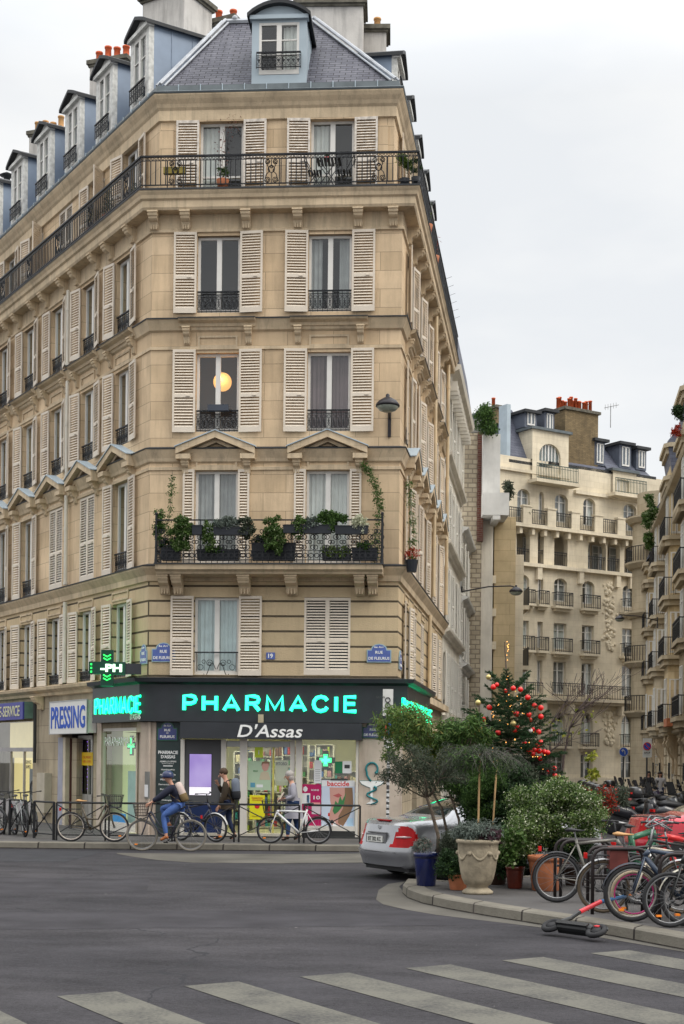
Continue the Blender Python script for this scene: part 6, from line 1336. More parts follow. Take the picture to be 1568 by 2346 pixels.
def bicycle(M, label, fm, r=.34, wb=1.05, tw=.023, step=False, basket=None, rack=True, guard=None, tm=RUB, rimc=None, saddle=BLKP, bar='flat', light=False, seat_h=.95, head_h=.98, thick=.021, group='bicycles parked along the barriers', steer=0., dress=None, barh=1.06):
 t = tag(link('bicycle', None, None, M), label, 'bicycle', group); rimc = rimc or CHR; z = r; xr, xf = -wb / 2, wb / 2
 bb = (xr + .44, 0, r - .06); st_ = (xr + .26, 0, seat_h - .10); hd1 = (xf - .20, 0, head_h - .10); hd0 = (xf - .14, 0, r * 2 + .10)
 wheelparts(t, xr, z, r, tw, tm, rimc); S_ = Matrix.Translation(hd0) @ Matrix.Rotation(steer, 4, 'Z') @ Matrix.Translation([-q for q in hd0])
 wheelparts(t, xf, z, r, tw, tm, rimc, S_ @ TR(xf, 0, z))
 mb = MB(); mb.tube([bb, st_], thick, 8)
 if step: mb.tube([bb, ((bb[0] + hd0[0]) / 2, 0, bb[2] + .10), hd0], thick * 1.25, 8); mb.tube([(st_[0] + (bb[0] - st_[0]) * .55, 0, st_[2] + (bb[2] - st_[2]) * .55), ((bb[0] + hd0[0]) / 2 - .02, 0, bb[2] + .24), hd1], thick, 8)
 else: mb.tube([bb, hd0], thick * 1.25, 8); mb.tube([(st_[0], 0, st_[2] - .06), hd1], thick, 8)
 mb.tube([hd0, hd1], thick * 1.3, 8)
 for s in (-1, 1): mb.tube([bb, (xr, s * .055, z)], .010, 6); mb.tube([(st_[0], 0, st_[2] - .08), (xr, s * .055, z)], .008, 6)
 link('frame', mb.mesh('frame', fm, True), t)
 mb = MB(); [mb.tube([(hd0[0], s * .03, hd0[2] - .02), (xf - .04, s * .05, r + .12), (xf, s * .05, z)], .011, 6) for s in (-1, 1)]; mb.tube([(hd0[0], -.035, hd0[2] - .02), (hd0[0], .035, hd0[2] - .02)], .015, 6); link('fork', mb.mesh('fork', fm, True), t, None, S_)
 mb = MB(); hx = hd1[0] - .03; mb.tube([hd1, (hx, 0, barh)], .013, 6)
 P = [(hx - .12, -.29, barh + .02), (hx + .02, -.16, barh + .02), (hx + .05, 0, barh), (hx + .02, .16, barh + .02), (hx - .12, .29, barh + .02)] if bar == 'flat' else [(hx - .26, -.27, barh + .10), (hx - .10, -.27, barh + .12), (hx + .06, -.12, barh + .03), (hx + .06, .12, barh + .03), (hx - .10, .27, barh + .12), (hx - .26, .27, barh + .10)]
 mb.tube(P, .011, 6); h_ = link('handlebar', mb.mesh('handlebar', CHR if bar != 'flat' else BLKP, True), t, None, S_)
 mb = MB(); mb.tube([P[0], tuple(P[0][i] * .6 + P[1][i] * .4 for i in range(3))], .017, 6); mb.tube([P[-1], tuple(P[-1][i] * .6 + P[-2][i] * .4 for i in range(3))], .017, 6); link('grip', mb.mesh('grip', BLKP), h_)
 mb = MB(); mb.tube([st_, (st_[0] - .02, 0, seat_h)], .012, 6); link('seat_post', mb.mesh('seat_post', CHR), t)
 mb = MB(); mb.tube([(st_[0] - .15, 0, seat_h + .03), (st_[0] - .09, 0, seat_h + .035), (st_[0], 0, seat_h + .02), (st_[0] + .12, 0, seat_h + .015)], [.03, .075, .045, .018], 10)
 for i, v in enumerate(mb.v): mb.v[i] = (v[0], v[1], seat_h + .025 + (v[2] - seat_h - .025) * .42)
 link('saddle', mb.mesh('saddle', saddle, True), t)
 mb = MB(); mb.ring((bb[0], -.05, bb[2]), .085, .008, 'y', 14, 4); mb.tube([(bb[0], -.09, bb[2]), (bb[0], .09, bb[2])], .014, 6); mb.tube([(bb[0], -.08, bb[2]), (bb[0] + .13, -.085, bb[2] - .11)], .009, 5); mb.tube([(bb[0], .08, bb[2]), (bb[0] - .13, .085, bb[2] + .11)], .009, 5)
 mb.tube([(bb[0], -.05, bb[2] + .08), (xr, -.05, z + .035)], .004, 4); mb.tube([(bb[0], -.05, bb[2] - .08), (xr, -.05, z - .035)], .004, 4); mb.ring((xr, -.05, z), .035, .008, 'y', 10, 4); link('crankset', mb.mesh('crankset', BLKP), t)
 mb = MB(); mb.box(bb[0] + .08, -.17, bb[2] - .125, bb[0] + .18, -.09, bb[2] - .10); link('pedal', mb.mesh('pedal', BLKP), t); mb = MB(); mb.box(bb[0] - .18, .09, bb[2] + .10, bb[0] - .08, .17, bb[2] + .125); link('pedal', mb.mesh('pedal', BLKP), t)
 if guard:
  for x, a0, a1, mm in ((xr, 20, 185, None), (xf, 15, 150, S_)):
   mb = MB(); P = []
   for i in range(15): a = RD(a0 + (a1 - a0) * i / 14); P.append((x + (r + .02) * math.cos(a), (r + .02) * math.sin(a) + z))
   for (p, q) in zip(P[:-1], P[1:]):
    for yy0, yy1, zo0, zo1 in ((-.03, 0, -.012, .004), (0, .03, .004, -.012)): mb.quad((p[0], yy0, p[1] + zo0), (q[0], yy0, q[1] + zo0), (q[0], yy1, q[1] + zo1), (p[0], yy1, p[1] + zo1))
   link('mudguard', mb.mesh('mudguard', guard, True), t, None, mm)
 if rack:
  mb = MB(); zk = 2 * r + .06; [mb.tube([(xr + .22, s * .06, zk), (xr - .22, s * .06, zk)], .006, 5) for s in (-1, 0, 1)]; [mb.tube([(xr - .1, s * .06, zk), (xr, s * .07, z)], .005, 5) for s in (-1, 1)]; mb.tube([(xr - .22, -.06, zk), (xr - .22, .06, zk)], .006, 5); link('luggage_rack', mb.mesh('luggage_rack', BLKP), t)
 if basket:
  mb = MB(); bx0, bz0 = xf + .02, barh - .26; w0, w1, hh = .12, .17, .27
  for k in range(5):
   f_ = k / 4; a = w0 + (w1 - w0) * f_; zz = bz0 + hh * f_; mb.tube([(bx0 - a, -a * 1.15, zz), (bx0 + a, -a * 1.15, zz), (bx0 + a, a * 1.15, zz), (bx0 - a, a * 1.15, zz)], .004 if 0 < k < 4 else .008, 4, closed=True)
  for k in range(28):
   th = 2 * math.pi * k / 28; cx_ = max(-1, min(1, 1.35 * math.cos(th))); cy_ = max(-1, min(1, 1.35 * math.sin(th))); mb.tube([(bx0 + cx_ * w0, cy_ * w0 * 1.15, bz0), (bx0 + cx_ * w1, cy_ * w1 * 1.15, bz0 + hh)], .003, 3)
  mb.box(bx0 - w0, -w0 * 1.1, bz0 - .004, bx0 + w0, w0 * 1.1, bz0 + .004); link('basket', mb.mesh('basket', basket), t, None, S_)
 rl = MB().box(xr - .26, -.035, 2 * r + .02, xr - .22, .035, 2 * r + .09).mesh('rear_light', pmat('red reflector', (.5, .01, .01), .25)); link('rear_light', rl, t)
 link('wheel_reflector', MB().box(xf + .10, -.028, z - r * .62, xf + .16, .028, z - r * .55).mesh('wheel_reflector', pmat('orange reflector', (.8, .22, .02), .3)), t)
 if dress: dress(t)
 return t
def bat(xn, Y, z=.144): return ((xn - 855.5 + 2.2) / 3564.6 * Y, Y, z)
def bikeM(x0n, x1n, Y, z=.144, heading=1, dy=0., lean=0.):
 """wheel hubs at photo columns x0n (left) and x1n (right)"""
 a, b = Vector(bat(x0n, Y)), Vector(bat(x1n, Y + dy)); c = (a + b) / 2; ang = math.atan2(b.y - a.y, b.x - a.x) + (0 if heading > 0 else math.pi)
 return Matrix.Translation((c.x, c.y, z)) @ Matrix.Rotation(ang, 4, 'Z') @ Matrix.Rotation(lean, 4, 'X'), (b - a).length
PM = lambda n, *c, **k: pmat(n, c, k.get('r', .35), k.get('m', .1), .05, 4., coat=.3)
M, wb = bikeM(177, 286, 32.75, heading=1, lean=RD(3)); bicycle(M, 'brown bicycle with a tan saddle and black mesh front basket leaning on the barrier', PM('bronze frame', .09, .07, .045), wb=wb, r=.345, step=True, basket=BLKP, saddle=pmat('tan leather', (.45, .25, .10), .5), tm=RUB, rimc=pmat('cream rim', (.52, .46, .40), .4), bar='flat', seat_h=.92)
M, wb = bikeM(675.5, 796, 32.8, heading=-1, lean=RD(-3)); bicycle(M, 'white sports bicycle with black wheels and a black front basket', PM('white frame', .66, .66, .66), wb=wb, r=.315, basket=pmat('black basket', (.015, .018, .016), .6), rack=False, seat_h=.90, head_h=.86, barh=.98, thick=.022, guard=BLKP)
M, wb = bikeM(455, 538, 33.6, heading=1, dy=-.5, lean=RD(4)); bicycle(M, 'dark bicycle with a bright raised handlebar parked between cyclist and walking man', PM('dark frame', .03, .03, .05), wb=1.02, r=.335, bar='flat', head_h=1.0, barh=1.12, guard=pmat('white mudguard tip', (.5, .5, .5), .4))
for i, (x0, x1, Y, dy, lab, fm_) in enumerate(((0, 42, 36.6, -1.3, 'grey bicycle nearest the left edge behind the barriers', PM('grey frame', .2, .2, .2)), (32, 70, 35.6, -1.4, 'silver bicycle leaning behind the second barrier from the left', PM('silver frame', .35, .36, .36)), (-60, -5, 36.0, -.6, 'black bicycle cut by the left edge', PM('dark frame', .03, .03, .05)), (62, 92, 35.8, -1.3, 'small black bicycle parked below the beige utility box', PM('black frame', .02, .02, .02)))):
 M, wb = bikeM(x0, x1, Y, dy=dy, lean=RD(4)); bicycle(M, lab, fm_, wb=1.02, r=.33, guard=BLKP)
# ================================================================ PEOPLE
def skin(name, verts, edges, mat, parent, root=0, sub=2):
 """continuous limb surface grown on a joint skeleton: verts = {key: (pos, radius or (rx, ry))}"""
 keys = list(verts); me = bpy.data.meshes.new(name); me.from_pydata([verts[k][0] for k in keys], [(keys.index(a), keys.index(b)) for a, b in edges], [])
 o = link(name, me, parent); m = o.modifiers.new('skin', 'SKIN'); m.use_smooth_shade = True; m.branch_smoothing = .5
 sv = me.skin_vertices[0].data
 for i, k in enumerate(keys):
  r = verts[k][1]; sv[i].radius = r if isinstance(r, tuple) else (r, r); sv[i].use_root = (i == root)
 s2 = o.modifiers.new('sub', 'SUBSURF'); s2.levels = s2.render_levels = sub; me.materials.append(mat); return o
SK = pmat('skin', (.50, .27, .19), .55, 0, .06, 6.)
def person(M, label, J, jacket, trousers, shoe, hairm, top=None, hair='short', sleeve=True, coat=None, group=None, skirt=None):
 """J: joint positions; x is the walking direction, y to the person's left"""
 t = tag(link('person', None, None, M), label, 'person', group); V = {k: Vector(p) for k, p in J.items()}
 sp = lambda a, b, f: tuple(V[a] * (1 - f) + V[b] * f)
 body = {'pel': (V['pel'], (.13, .10)), 'bel': (sp('pel', 'che', .45), (.12, .09)), 'che': (V['che'], (.145, .105)), 'nb': (sp('che', 'neck', .75), (.075, .065)), 'neck': (V['neck'], .052), 'jaw': (sp('neck', 'head', .55), (.062, .07)), 'head': (V['head'], (.086, .102)), 'crown': (tuple(V['head'] + Vector((0, 0, .075))), (.062, .075))}
 ed = [('pel', 'bel'), ('bel', 'che'), ('che', 'nb'), ('nb', 'neck'), ('neck', 'jaw'), ('jaw', 'head'), ('head', 'crown')]
 for s in 'LR':
  body['sh' + s] = (V['sh' + s], .055); body['el' + s] = (V['el' + s], .038); body['wr' + s] = (V['wr' + s], .026)
  ed += [('che', 'sh' + s), ('sh' + s, 'el' + s), ('el' + s, 'wr' + s)]
  d = (V['wr' + s] - V['el' + s]).normalized(); side = Vector((0, 1, 0)).cross(d).normalized(); sg = 1 if s == 'L' else -1; pm_ = V['wr' + s] + d * .07
  body['pa' + s] = (tuple(pm_), (.036, .02)); ed.append(('wr' + s, 'pa' + s))
  for k in range(4):
   o_ = side * (.024 - .016 * k); b0 = pm_ + d * .035 + o_; L_ = (.068, .078, .072, .055)[k]; curl = Vector((0, -sg * .5, 0)) - Vector((0, 0, .5))
   body[f'f{s}{k}a'] = (tuple(b0), .0095); body[f'f{s}{k}b'] = (tuple(b0 + d * L_ * .5 + curl * .012), .0088); body[f'f{s}{k}c'] = (tuple(b0 + d * L_ * .8 + curl * .045), .0078)
   ed += [('pa' + s, f'f{s}{k}a'), (f'f{s}{k}a', f'f{s}{k}b'), (f'f{s}{k}b', f'f{s}{k}c')]
  tb = V['wr' + s] + d * .035 + side * .032; body[f't{s}a'] = (tuple(tb), .011); body[f't{s}b'] = (tuple(tb + d * .04 + side * .018 + Vector((0, -sg * .02, 0))), .009); ed += [('wr' + s, f't{s}a'), (f't{s}a', f't{s}b')]
  body['hp' + s] = (V['hp' + s], .085); body['kn' + s] = (V['kn' + s], .055); body['an' + s] = (V['an' + s], .038); body['to' + s] = (V['to' + s], .035)
  ed += [('pel', 'hp' + s), ('hp' + s, 'kn' + s), ('kn' + s, 'an' + s), ('an' + s, 'to' + s)]
 skin('body', body, ed, SK, t)
 f = Vector(J.get('face', (1, 0, 0))).normalized(); sd = Vector((0, 0, 1)).cross(f).normalized(); h = V['head']
 mb = MB(); mb.tube([h + f * .085 + Vector((0, 0, .02)), h + f * .112 + Vector((0, 0, -.025))], [.010, .016], 6); [mb.ball(tuple(h + sd * (s * .078) + Vector((0, 0, -.005))), .026, 6, 5, (.6, .4, 1)) for s in (-1, 1)]; link('nose_and_ears', mb.mesh('nose_and_ears', SK, True), t)
 mb = MB(); [mb.ball(tuple(h + f * .088 + sd * (s * .032) + Vector((0, 0, .015))), .010, 6, 4) for s in (-1, 1)]; link('eyes', mb.mesh('eyes', pmat('eye', (.02, .015, .012), .2)), t); mb = MB(); mb.tube([h + f * .088 + sd * .024 + Vector((0, 0, -.052)), h + f * .098 + Vector((0, 0, -.05)), h + f * .088 - sd * .024 + Vector((0, 0, -.052))], .006, 5); link('mouth', mb.mesh('mouth', pmat('lips', (.35, .10, .09), .5)), t)
 # clothes follow the same joints, a little wider
 jk = {'low': (sp('pel', 'che', -.28 if not coat else -.25), (.165, .13)), 'pel': (sp('pel', 'che', .1), (.16, .125)), 'bel': (sp('pel', 'che', .5), (.175, .15)), 'che': (sp('pel', 'che', 1.02), (.20, .16)), 'col': (sp('che', 'neck', .72), (.088, .08))}
 e2 = [('pel', 'low'), ('pel', 'bel'), ('bel', 'che'), ('che', 'col')]
 if coat:
  w_, h_ = V['bel'] if 'bel' in V else (V['pel'] * .6 + V['che'] * .4), V['pel'] + (V['pel'] - V['che']) * coat; n = 6; mb = MB(); m_ = 20; vs = []
  for i in range(n + 1):
   c = w_ + (h_ - w_) * (i / n); rx, ry = .165 + .07 * i / n, .135 + .05 * i / n
   for k in range(m_): a_ = 2 * math.pi * k / m_; q = 1 + .05 * math.sin(a_ * 5) * i / n; vs.append((c.x + rx * q * math.cos(a_), c.y + ry * q * math.sin(a_) * 1.1, c.z))
  mb.add(vs, [(i * m_ + k, i * m_ + (k + 1) % m_, (i + 1) * m_ + (k + 1) % m_, (i + 1) * m_ + k) for i in range(n) for k in range(m_)]); link('coat_skirt', mb.mesh('coat_skirt', jacket, True), t)
 for s in 'LR': jk['sh' + s] = (V['sh' + s], .095); jk['el' + s] = (V['el' + s], .07); jk['cu' + s] = (sp('el' + s, 'wr' + s, .92), .05); e2 += [('che', 'sh' + s), ('sh' + s, 'el' + s), ('el' + s, 'cu' + s)]
 skin('coat' if coat else 'jacket', jk, e2, jacket, t, root=1)
 tr = {'pel': (V['pel'], (.145, .115))}; e3 = []
 for s in 'LR': tr['hp' + s] = (V['hp' + s], .11); tr['th' + s] = (sp('hp' + s, 'kn' + s, .5), .098); tr['kn' + s] = (V['kn' + s], .066); tr['sn' + s] = (sp('kn' + s, 'an' + s, .45), .06); tr['an' + s] = (sp('kn' + s, 'an' + s, .9), .048); e3 += [('pel', 'hp' + s), ('hp' + s, 'th' + s), ('th' + s, 'kn' + s), ('kn' + s, 'sn' + s), ('sn' + s, 'an' + s)]
 skin('trousers', tr, e3, trousers, t)
 for s in 'LR':
  d = (V['to' + s] - V['an' + s]); d.z = 0; d = d.normalized() if d.length > .01 else Vector((1, 0, 0)); a = V['an' + s]
  skin('shoe', {'h': (tuple(a - d * .035 + Vector((0, 0, -.045))), (.042, .045)), 'an': (tuple(a + Vector((0, 0, .01))), .048), 'm': (tuple(a + d * .08 + Vector((0, 0, -.05))), (.046, .036)), 't': (tuple(V['to' + s] + d * .02), (.042, .03))}, [('an', 'h'), ('an', 'm'), ('m', 't')], shoe, t)
 if hair != 'helmet':
  mb = MB(); mb.ball(tuple(h - f * .022 + Vector((0, 0, .045))), .105, 14, 9, (1.0, .95, .92))
  if hair == 'bob': mb.ball(tuple(h - f * .05 + Vector((0, 0, -.03))), .085, 10, 7, (.9, 1.15, 1.2))
  if hair == 'long': mb.ball(tuple(h - f * .05 + Vector((0, 0, -.08))), .105, 10, 7, (.8, 1.1, 1.9))
  o = link('hair', mb.mesh('hair', hairm, True), t)
 else:
  mb = MB(); mb.lathe([(.13, -.01), (.136, .02), (.13, .07), (.105, .12), (.06, .145), (.01, .153)], 18, tuple(h - f * .008 + Vector((0, 0, .012)))); mb.box(*(h.x + .08 if f.x > 0 else h.x - .15, h.y - .07, h.z + .02, h.x + .15 if f.x > 0 else h.x - .08, h.y + .07, h.z + .035)); link('helmet', mb.mesh('helmet', hairm, True), t)
  mb = MB(); mb.ball(tuple(h - f * .05 + Vector((0, 0, -.05))), .07, 8, 6); link('hair', mb.mesh('hair', pmat('dark brown hair', (.03, .018, .012), .6), True), t)
 return t
def rucksack(M, label, m1, m2, w=.30, h=.46, d=.16):
 t = tag(link('backpack', None, None, M), label, 'backpack'); mb = MB(); n = 10
 mb.lathe([(.01, 0), (.85, .02), (1, .12), (1, .75), (.9, .93), (.6, 1.0), (.01, 1.02)], 16)
 def sq(v): x, y, z = v; r = math.hypot(x, y) or 1; k = (abs(x / r) ** 4 + abs(y / r) ** 4) ** -.25 if r > 1e-6 else 1; return (x * k * d / 2, y * k * w / 2, z * h)
 mb.v = [sq(v) for v in mb.v]; link('bag', mb.mesh('bag', m1, True), t)
 mb = MB(); mb.lathe([(.01, 0), (.88, .01), (1.05, .1), (1.05, .36), (1.0, .40), (.01, .41)], 16); mb.v = [sq(v) for v in mb.v]; link('pocket', mb.mesh('pocket', m2, True), t)
 mb = MB(); [mb.tube([(d * .5, s * w * .3, h * .95), (d * .5 + .10, s * w * .42, h * .9), (d * .5 + .15, s * w * .48, h * .55), (d * .5 + .02, s * w * .4, h * .08)], .014, 5) for s in (-1, 1)]; link('strap', mb.mesh('strap', m2), t); return t
# --- cyclist
cyx, cyY = bat(416.5, 32.0)[0], 31.95; MC = Matrix.Translation((cyx, cyY, 0)) @ Matrix.Rotation(math.pi, 4, 'Z')
bicycle(MC, 'dark town bicycle with grey tyres ridden by the helmeted cyclist', PM('dark frame', .03, .03, .05), wb=1.09, r=.36, step=True, tm=pmat('grey tyre', (.20, .18, .15), .7), rimc=CHR, basket=pmat('brown wire basket', (.05, .035, .03), .6), bar='flat', seat_h=.97, barh=1.05, group=None)
person(MC, 'cyclist in a navy helmet and navy jacket with blue jeans riding leftwards', dict(pel=(-.25, 0, 1.04), che=(-.17, 0, 1.36), neck=(-.09, 0, 1.52), head=(-.015, .01, 1.645), face=(.75, .5, -.05), shL=(-.13, .18, 1.44), shR=(-.13, -.18, 1.44), elL=(.10, .25, 1.24), elR=(.10, -.25, 1.24), wrL=(.30, .26, 1.11), wrR=(.30, -.26, 1.11),
 hpL=(-.25, .10, 1.0), hpR=(-.25, -.10, 1.0), knL=(.06, .12, .80), knR=(.13, -.12, .96), anL=(-.02, .13, .33), anR=(-.06, -.13, .58), toL=(.11, .13, .255), toR=(.08, -.13, .50)), pmat('navy jacket', (.012, .014, .03), .8, 0, .2, 3.), pmat('blue jeans', (.06, .12, .33), .8, 0, .2, 8.), pmat('tan shoe', (.30, .10, .03), .5), pmat('navy helmet', (.02, .03, .09), .3, coat=.4), hair='helmet')
rucksack(MC @ Matrix.Translation((-.43, 0, 1.12)) @ Matrix.Rotation(RD(24), 4, 'Y'), 'cream and olive rucksack on the back of the cyclist', pmat('cream canvas', (.52, .42, .38), .85), pmat('olive canvas', (.16, .11, .05), .85))
# --- man with grey rucksack
mx, mY = bat(566, 33.75)[0], 33.75; MM_ = Matrix.Translation((mx, mY, .144)) @ Matrix.Rotation(math.pi, 4, 'Z')
person(MM_, 'man in a dark brown coat walking left with one hand at his mouth', dict(pel=(0, 0, .90), che=(.0, 0, 1.26), neck=(.03, 0, 1.46), head=(.10, 0, 1.58), face=(.9, .1, -.45), shL=(.0, .19, 1.36), shR=(.0, -.19, 1.36), elL=(.03, .25, 1.08), elR=(.12, -.24, 1.12), wrL=(.15, .24, .86), wrR=(.21, -.08, 1.33),
 hpL=(.02, .09, .88), hpR=(-.02, -.09, .88), knL=(.15, .09, .50), knR=(-.05, -.09, .48), anL=(.17, .09, .09), anR=(-.20, -.09, .13), toL=(.30, .09, .035), toR=(-.09, -.09, .035)), pmat('dark brown coat', (.035, .024, .014), .85, 0, .25, 5.), pmat('navy trousers', (.02, .03, .075), .85), pmat('dark shoe', (.03, .018, .014), .5), pmat('brown hair', (.06, .035, .02), .7, 0, .3, 30.), coat=.42)
rucksack(MM_ @ Matrix.Translation((-.23, 0, .98)) @ Matrix.Rotation(RD(4), 4, 'Y'), 'slate grey rucksack worn by the walking man', pmat('slate canvas', (.13, .15, .19), .8), pmat('black canvas', (.015, .016, .02), .8), w=.32, h=.50, d=.2)
# --- elderly woman
wx, wY = bat(733, 33.9)[0], 33.9; MWm = Matrix.Translation((wx, wY, .144)) @ Matrix.Rotation(math.pi, 4, 'Z')
person(MWm, 'grey-haired woman in a long pale grey coat over a navy skirt walking left', dict(pel=(0, 0, .88), che=(.02, 0, 1.24), neck=(.06, 0, 1.42), head=(.12, 0, 1.535), face=(1, .1, -.2), shL=(.02, .17, 1.34), shR=(.02, -.17, 1.34), elL=(-.02, .22, 1.06), elR=(.04, -.22, 1.06), wrL=(.20, .17, 1.0), wrR=(.24, -.15, 1.02),
 hpL=(.0, .085, .86), hpR=(0, -.085, .86), knL=(.10, .08, .48), knR=(-.06, -.08, .48), anL=(.13, .08, .09), anR=(-.14, -.08, .12), toL=(.26, .08, .035), toR=(-.03, -.08, .035)), pmat('pale grey coat', (.30, .29, .33), .85, 0, .15, 4.), pmat('blue trousers', (.03, .06, .15), .85), MATS['dark shoe'], pmat('grey hair', (.34, .31, .29), .7, 0, .25, 40.), coat=.95, hair='bob')
o = thing('book', 'cream paper bundle carried in the hand of the grey-haired woman', 'paper', M=MWm @ Matrix.Translation((.30, 0, 1.04)) @ Matrix.Rotation(RD(-30), 4, 'Y')); o.name = 'paper_bundle'; WM[o.name] = WM['book']
link('sheets', MB().box(-.02, -.12, -.13, .02, .12, .14).mesh('sheets', pmat('cream paper', (.6, .52, .42), .7)), o); link('cover', MB().box(-.032, -.11, -.05, -.021, .1, .08).mesh('cover', pmat('wine cover', (.18, .02, .05), .5)), o)
for xn, Y, lab, jc, hc in ((1623, 66, 'distant dark-haired person in a black coat behind the motorcycles', (.02, .02, .025), (.02, .015, .012)), (1652, 64, 'distant person with long dark hair and white top behind motorcycles', (.40, .38, .38), (.02, .015, .012))):
 x = (xn - 855.5) / 3564.6 * Y; person(Matrix.Translation((x, Y, .0)) @ Matrix.Rotation(RD(-100), 4, 'Z'), lab, dict(pel=(0, 0, .92), che=(0, 0, 1.28), neck=(0, 0, 1.47), head=(.01, 0, 1.58), face=(1, 0, -.1), shL=(0, .18, 1.38), shR=(0, -.18, 1.38), elL=(0, .23, 1.1), elR=(0, -.23, 1.1), wrL=(.06, .22, .88), wrR=(.06, -.22, .88), hpL=(0, .09, .9), hpR=(0, -.09, .9), knL=(.03, .09, .5), knR=(.03, -.09, .5), anL=(0, .09, .1), anR=(0, -.09, .1), toL=(.14, .09, .04), toR=(.14, -.09, .04)), pmat('far coat %d' % xn, jc, .8), MATS['navy trousers'], MATS['dark shoe'], pmat('dark hair', hc, .6), hair='long')
# ================================================================ CARS
def cubic(xs, ys, x):
 xs, ys = np.array(xs, float), np.array(ys, float); m = np.gradient(ys, xs); i = np.clip(np.searchsorted(xs, x) - 1, 0, len(xs) - 2)
 h = xs[i + 1] - xs[i]; t = (x - xs[i]) / h; t = np.clip(t, 0, 1)
 return (2 * t ** 3 - 3 * t ** 2 + 1) * ys[i] + (t ** 3 - 2 * t ** 2 + t) * h * m[i] + (-2 * t ** 3 + 3 * t ** 2) * ys[i + 1] + (t ** 3 - t ** 2) * h * m[i + 1]
def car(M, label, paint, detail=True, group=None, plate='BT 302 KC'):
 t = tag(link('parked_car', None, None, M), label, 'car', group); L = 4.80
 X = np.concatenate([np.linspace(0, .5, 26), np.linspace(.53, 4.3, 110), np.linspace(4.34, L, 20)])
 kx = [0, .12, .30, .60, .95, 1.30, 1.75, 2.30, 2.90, 3.35, 3.75, 4.20, 4.60, 4.80]
 topc = cubic(kx, [.96, 1.02, 1.045, 1.06, 1.09, 1.27, 1.405, 1.435, 1.41, 1.22, 1.03, .96, .84, .70], X)       # centre line
 belt = cubic(kx, [.90, .95, .955, .96, .965, .965, .96, .95, .94, .925, .91, .87, .78, .62], X)
 wid = cubic(kx, [.80, .845, .875, .895, .905, .91, .912, .912, .912, .91, .90, .885, .83, .74], X); topw = cubic(kx, [.66, .70, .72, .74, .72, .60, .58, .60, .60, .66, .74, .72, .66, .55], X)
 bot = cubic(kx, [.25, .21, .19, .18, .18, .19, .19, .19, .19, .19, .19, .20, .22, .28], X)
 nj = 30; V = np.zeros((len(X), 2 * nj - 1, 3))
 for i, x in enumerate(X):
  w, tw_, b, be, tp = wid[i], topw[i], bot[i], belt[i], topc[i]; gh = max(0., tp - be)
  cy_ = [w * .80, w * .955, w * .995, w, w * .985, w * .95, tw_ + (w * .95 - tw_) * .12, tw_ * .86, tw_ * .45, 0]; cz_ = [b, b + .06, b + .20, be - .28, be - .09, be, be + gh * .80, be + gh * .94, be + gh * .99, tp]
  s = np.linspace(0, 9, nj); yy = cubic(range(10), cy_, s); zz = cubic(range(10), cz_, s)
  fr = max(0, 1 - x / .55) ** 2; xx = x + fr * (np.clip((zz - .60) / .40, 0, 1.2) * .13 + .20 * (yy / w) ** 4 - .035 * np.exp(-((zz - .50) / .10) ** 2) + .06 * np.clip((.42 - zz) / .2, 0, 1))
  ff = max(0, (x - 4.2) / .6) ** 2; xx = xx - ff * .30 * (yy / w) ** 4
  # rear wing tuck and lip at the boot edge
  V[i, :nj] = np.stack([xx, yy, zz], 1); V[i, nj:] = np.stack([xx, -yy, zz], 1)[::-1][1:]
 nr_ = 2 * nj - 1; verts = V.reshape(-1, 3).tolist(); groups = {'body': [], 'side_window': [], 'rear_window': [], 'windscreen': [], 'tail_light': [], 'tail_light2': []}
 for i in range(len(X) - 1):
  for j in range(nr_ - 1):
   c = (V[i, j] + V[i + 1, j] + V[i, j + 1] + V[i + 1, j + 1]) / 4; f = (i * nr_ + j, i * nr_ + j + 1, (i + 1) * nr_ + j + 1, (i + 1) * nr_ + j)
   x = X[i]; be = belt[i]; z = c[2]; ay = abs(c[1]); jn = min(j, nr_ - 2 - j) / nj * 9; k = 'body'
   if 1.02 < x < 1.70 and z > be + .05 and jn > 6.1 and ay < .60: k = 'rear_window'
   elif 2.98 < x < 3.62 and z > be + .04 and jn > 6.1 and ay < .66: k = 'windscreen'
   elif 1.45 < x < 3.20 and be + .03 < z < topc[i] - .09 and 5.1 < jn < 6.3 and not (2.30 < x < 2.36) and z < be + (x - 1.35) * 1.2 and z < be + (3.32 - x) * 1.25: k = 'side_window'
   elif x < .34 and .60 + x * .45 < z < .95 - x * .62 and ay > .50: k = 'tail_light' if c[1] > 0 else 'tail_light2'
   groups[k].append(f)
 link('underbody', MB().box(.25, -.72, .15, 4.5, .72, .30).mesh('underbody', BLKP), t)
 # rounded rear face as a fine grid, front end closed
 nk = 28; R0 = V[0, :nj]; w0 = wid[0]; base = len(verts)
 for j in range(nj):
  y0_, z_ = R0[j, 1], R0[j, 2]; sh = R0[j, 0] - .20 * (y0_ / w0) ** 4
  for k2 in range(nk + 1): yy = y0_ * (1 - 2 * k2 / nk); verts.append([sh + .20 * (yy / w0) ** 4, yy, z_])
 for j in range(nj - 1):
  for k2 in range(nk):
   a = base + j * (nk + 1) + k2; f = (a, a + nk + 1, a + nk + 2, a + 1); q = [verts[v] for v in f]; z = sum(p[2] for p in q) / 4; ay = abs(sum(p[1] for p in q) / 4)
   yq = sum(p[1] for p in q); groups[('tail_light' if yq > 0 else 'tail_light2') if .60 < z < .95 and ay > .47 + (z - .6) * .25 else 'body'].append(f)
 i = len(X) - 1
 for j in range(nj - 1): groups['body'].append((i * nr_ + nr_ - 1 - j, i * nr_ + nr_ - 2 - j, i * nr_ + j + 1, i * nr_ + j))
 CG = pmat('tinted car glass', (.012, .02, .022), .06, 0, .1, 2., coat=1.); TL = pmat('red tail lamp', (.36, .002, .004), .45, 0, .15, 9., spec=.2)
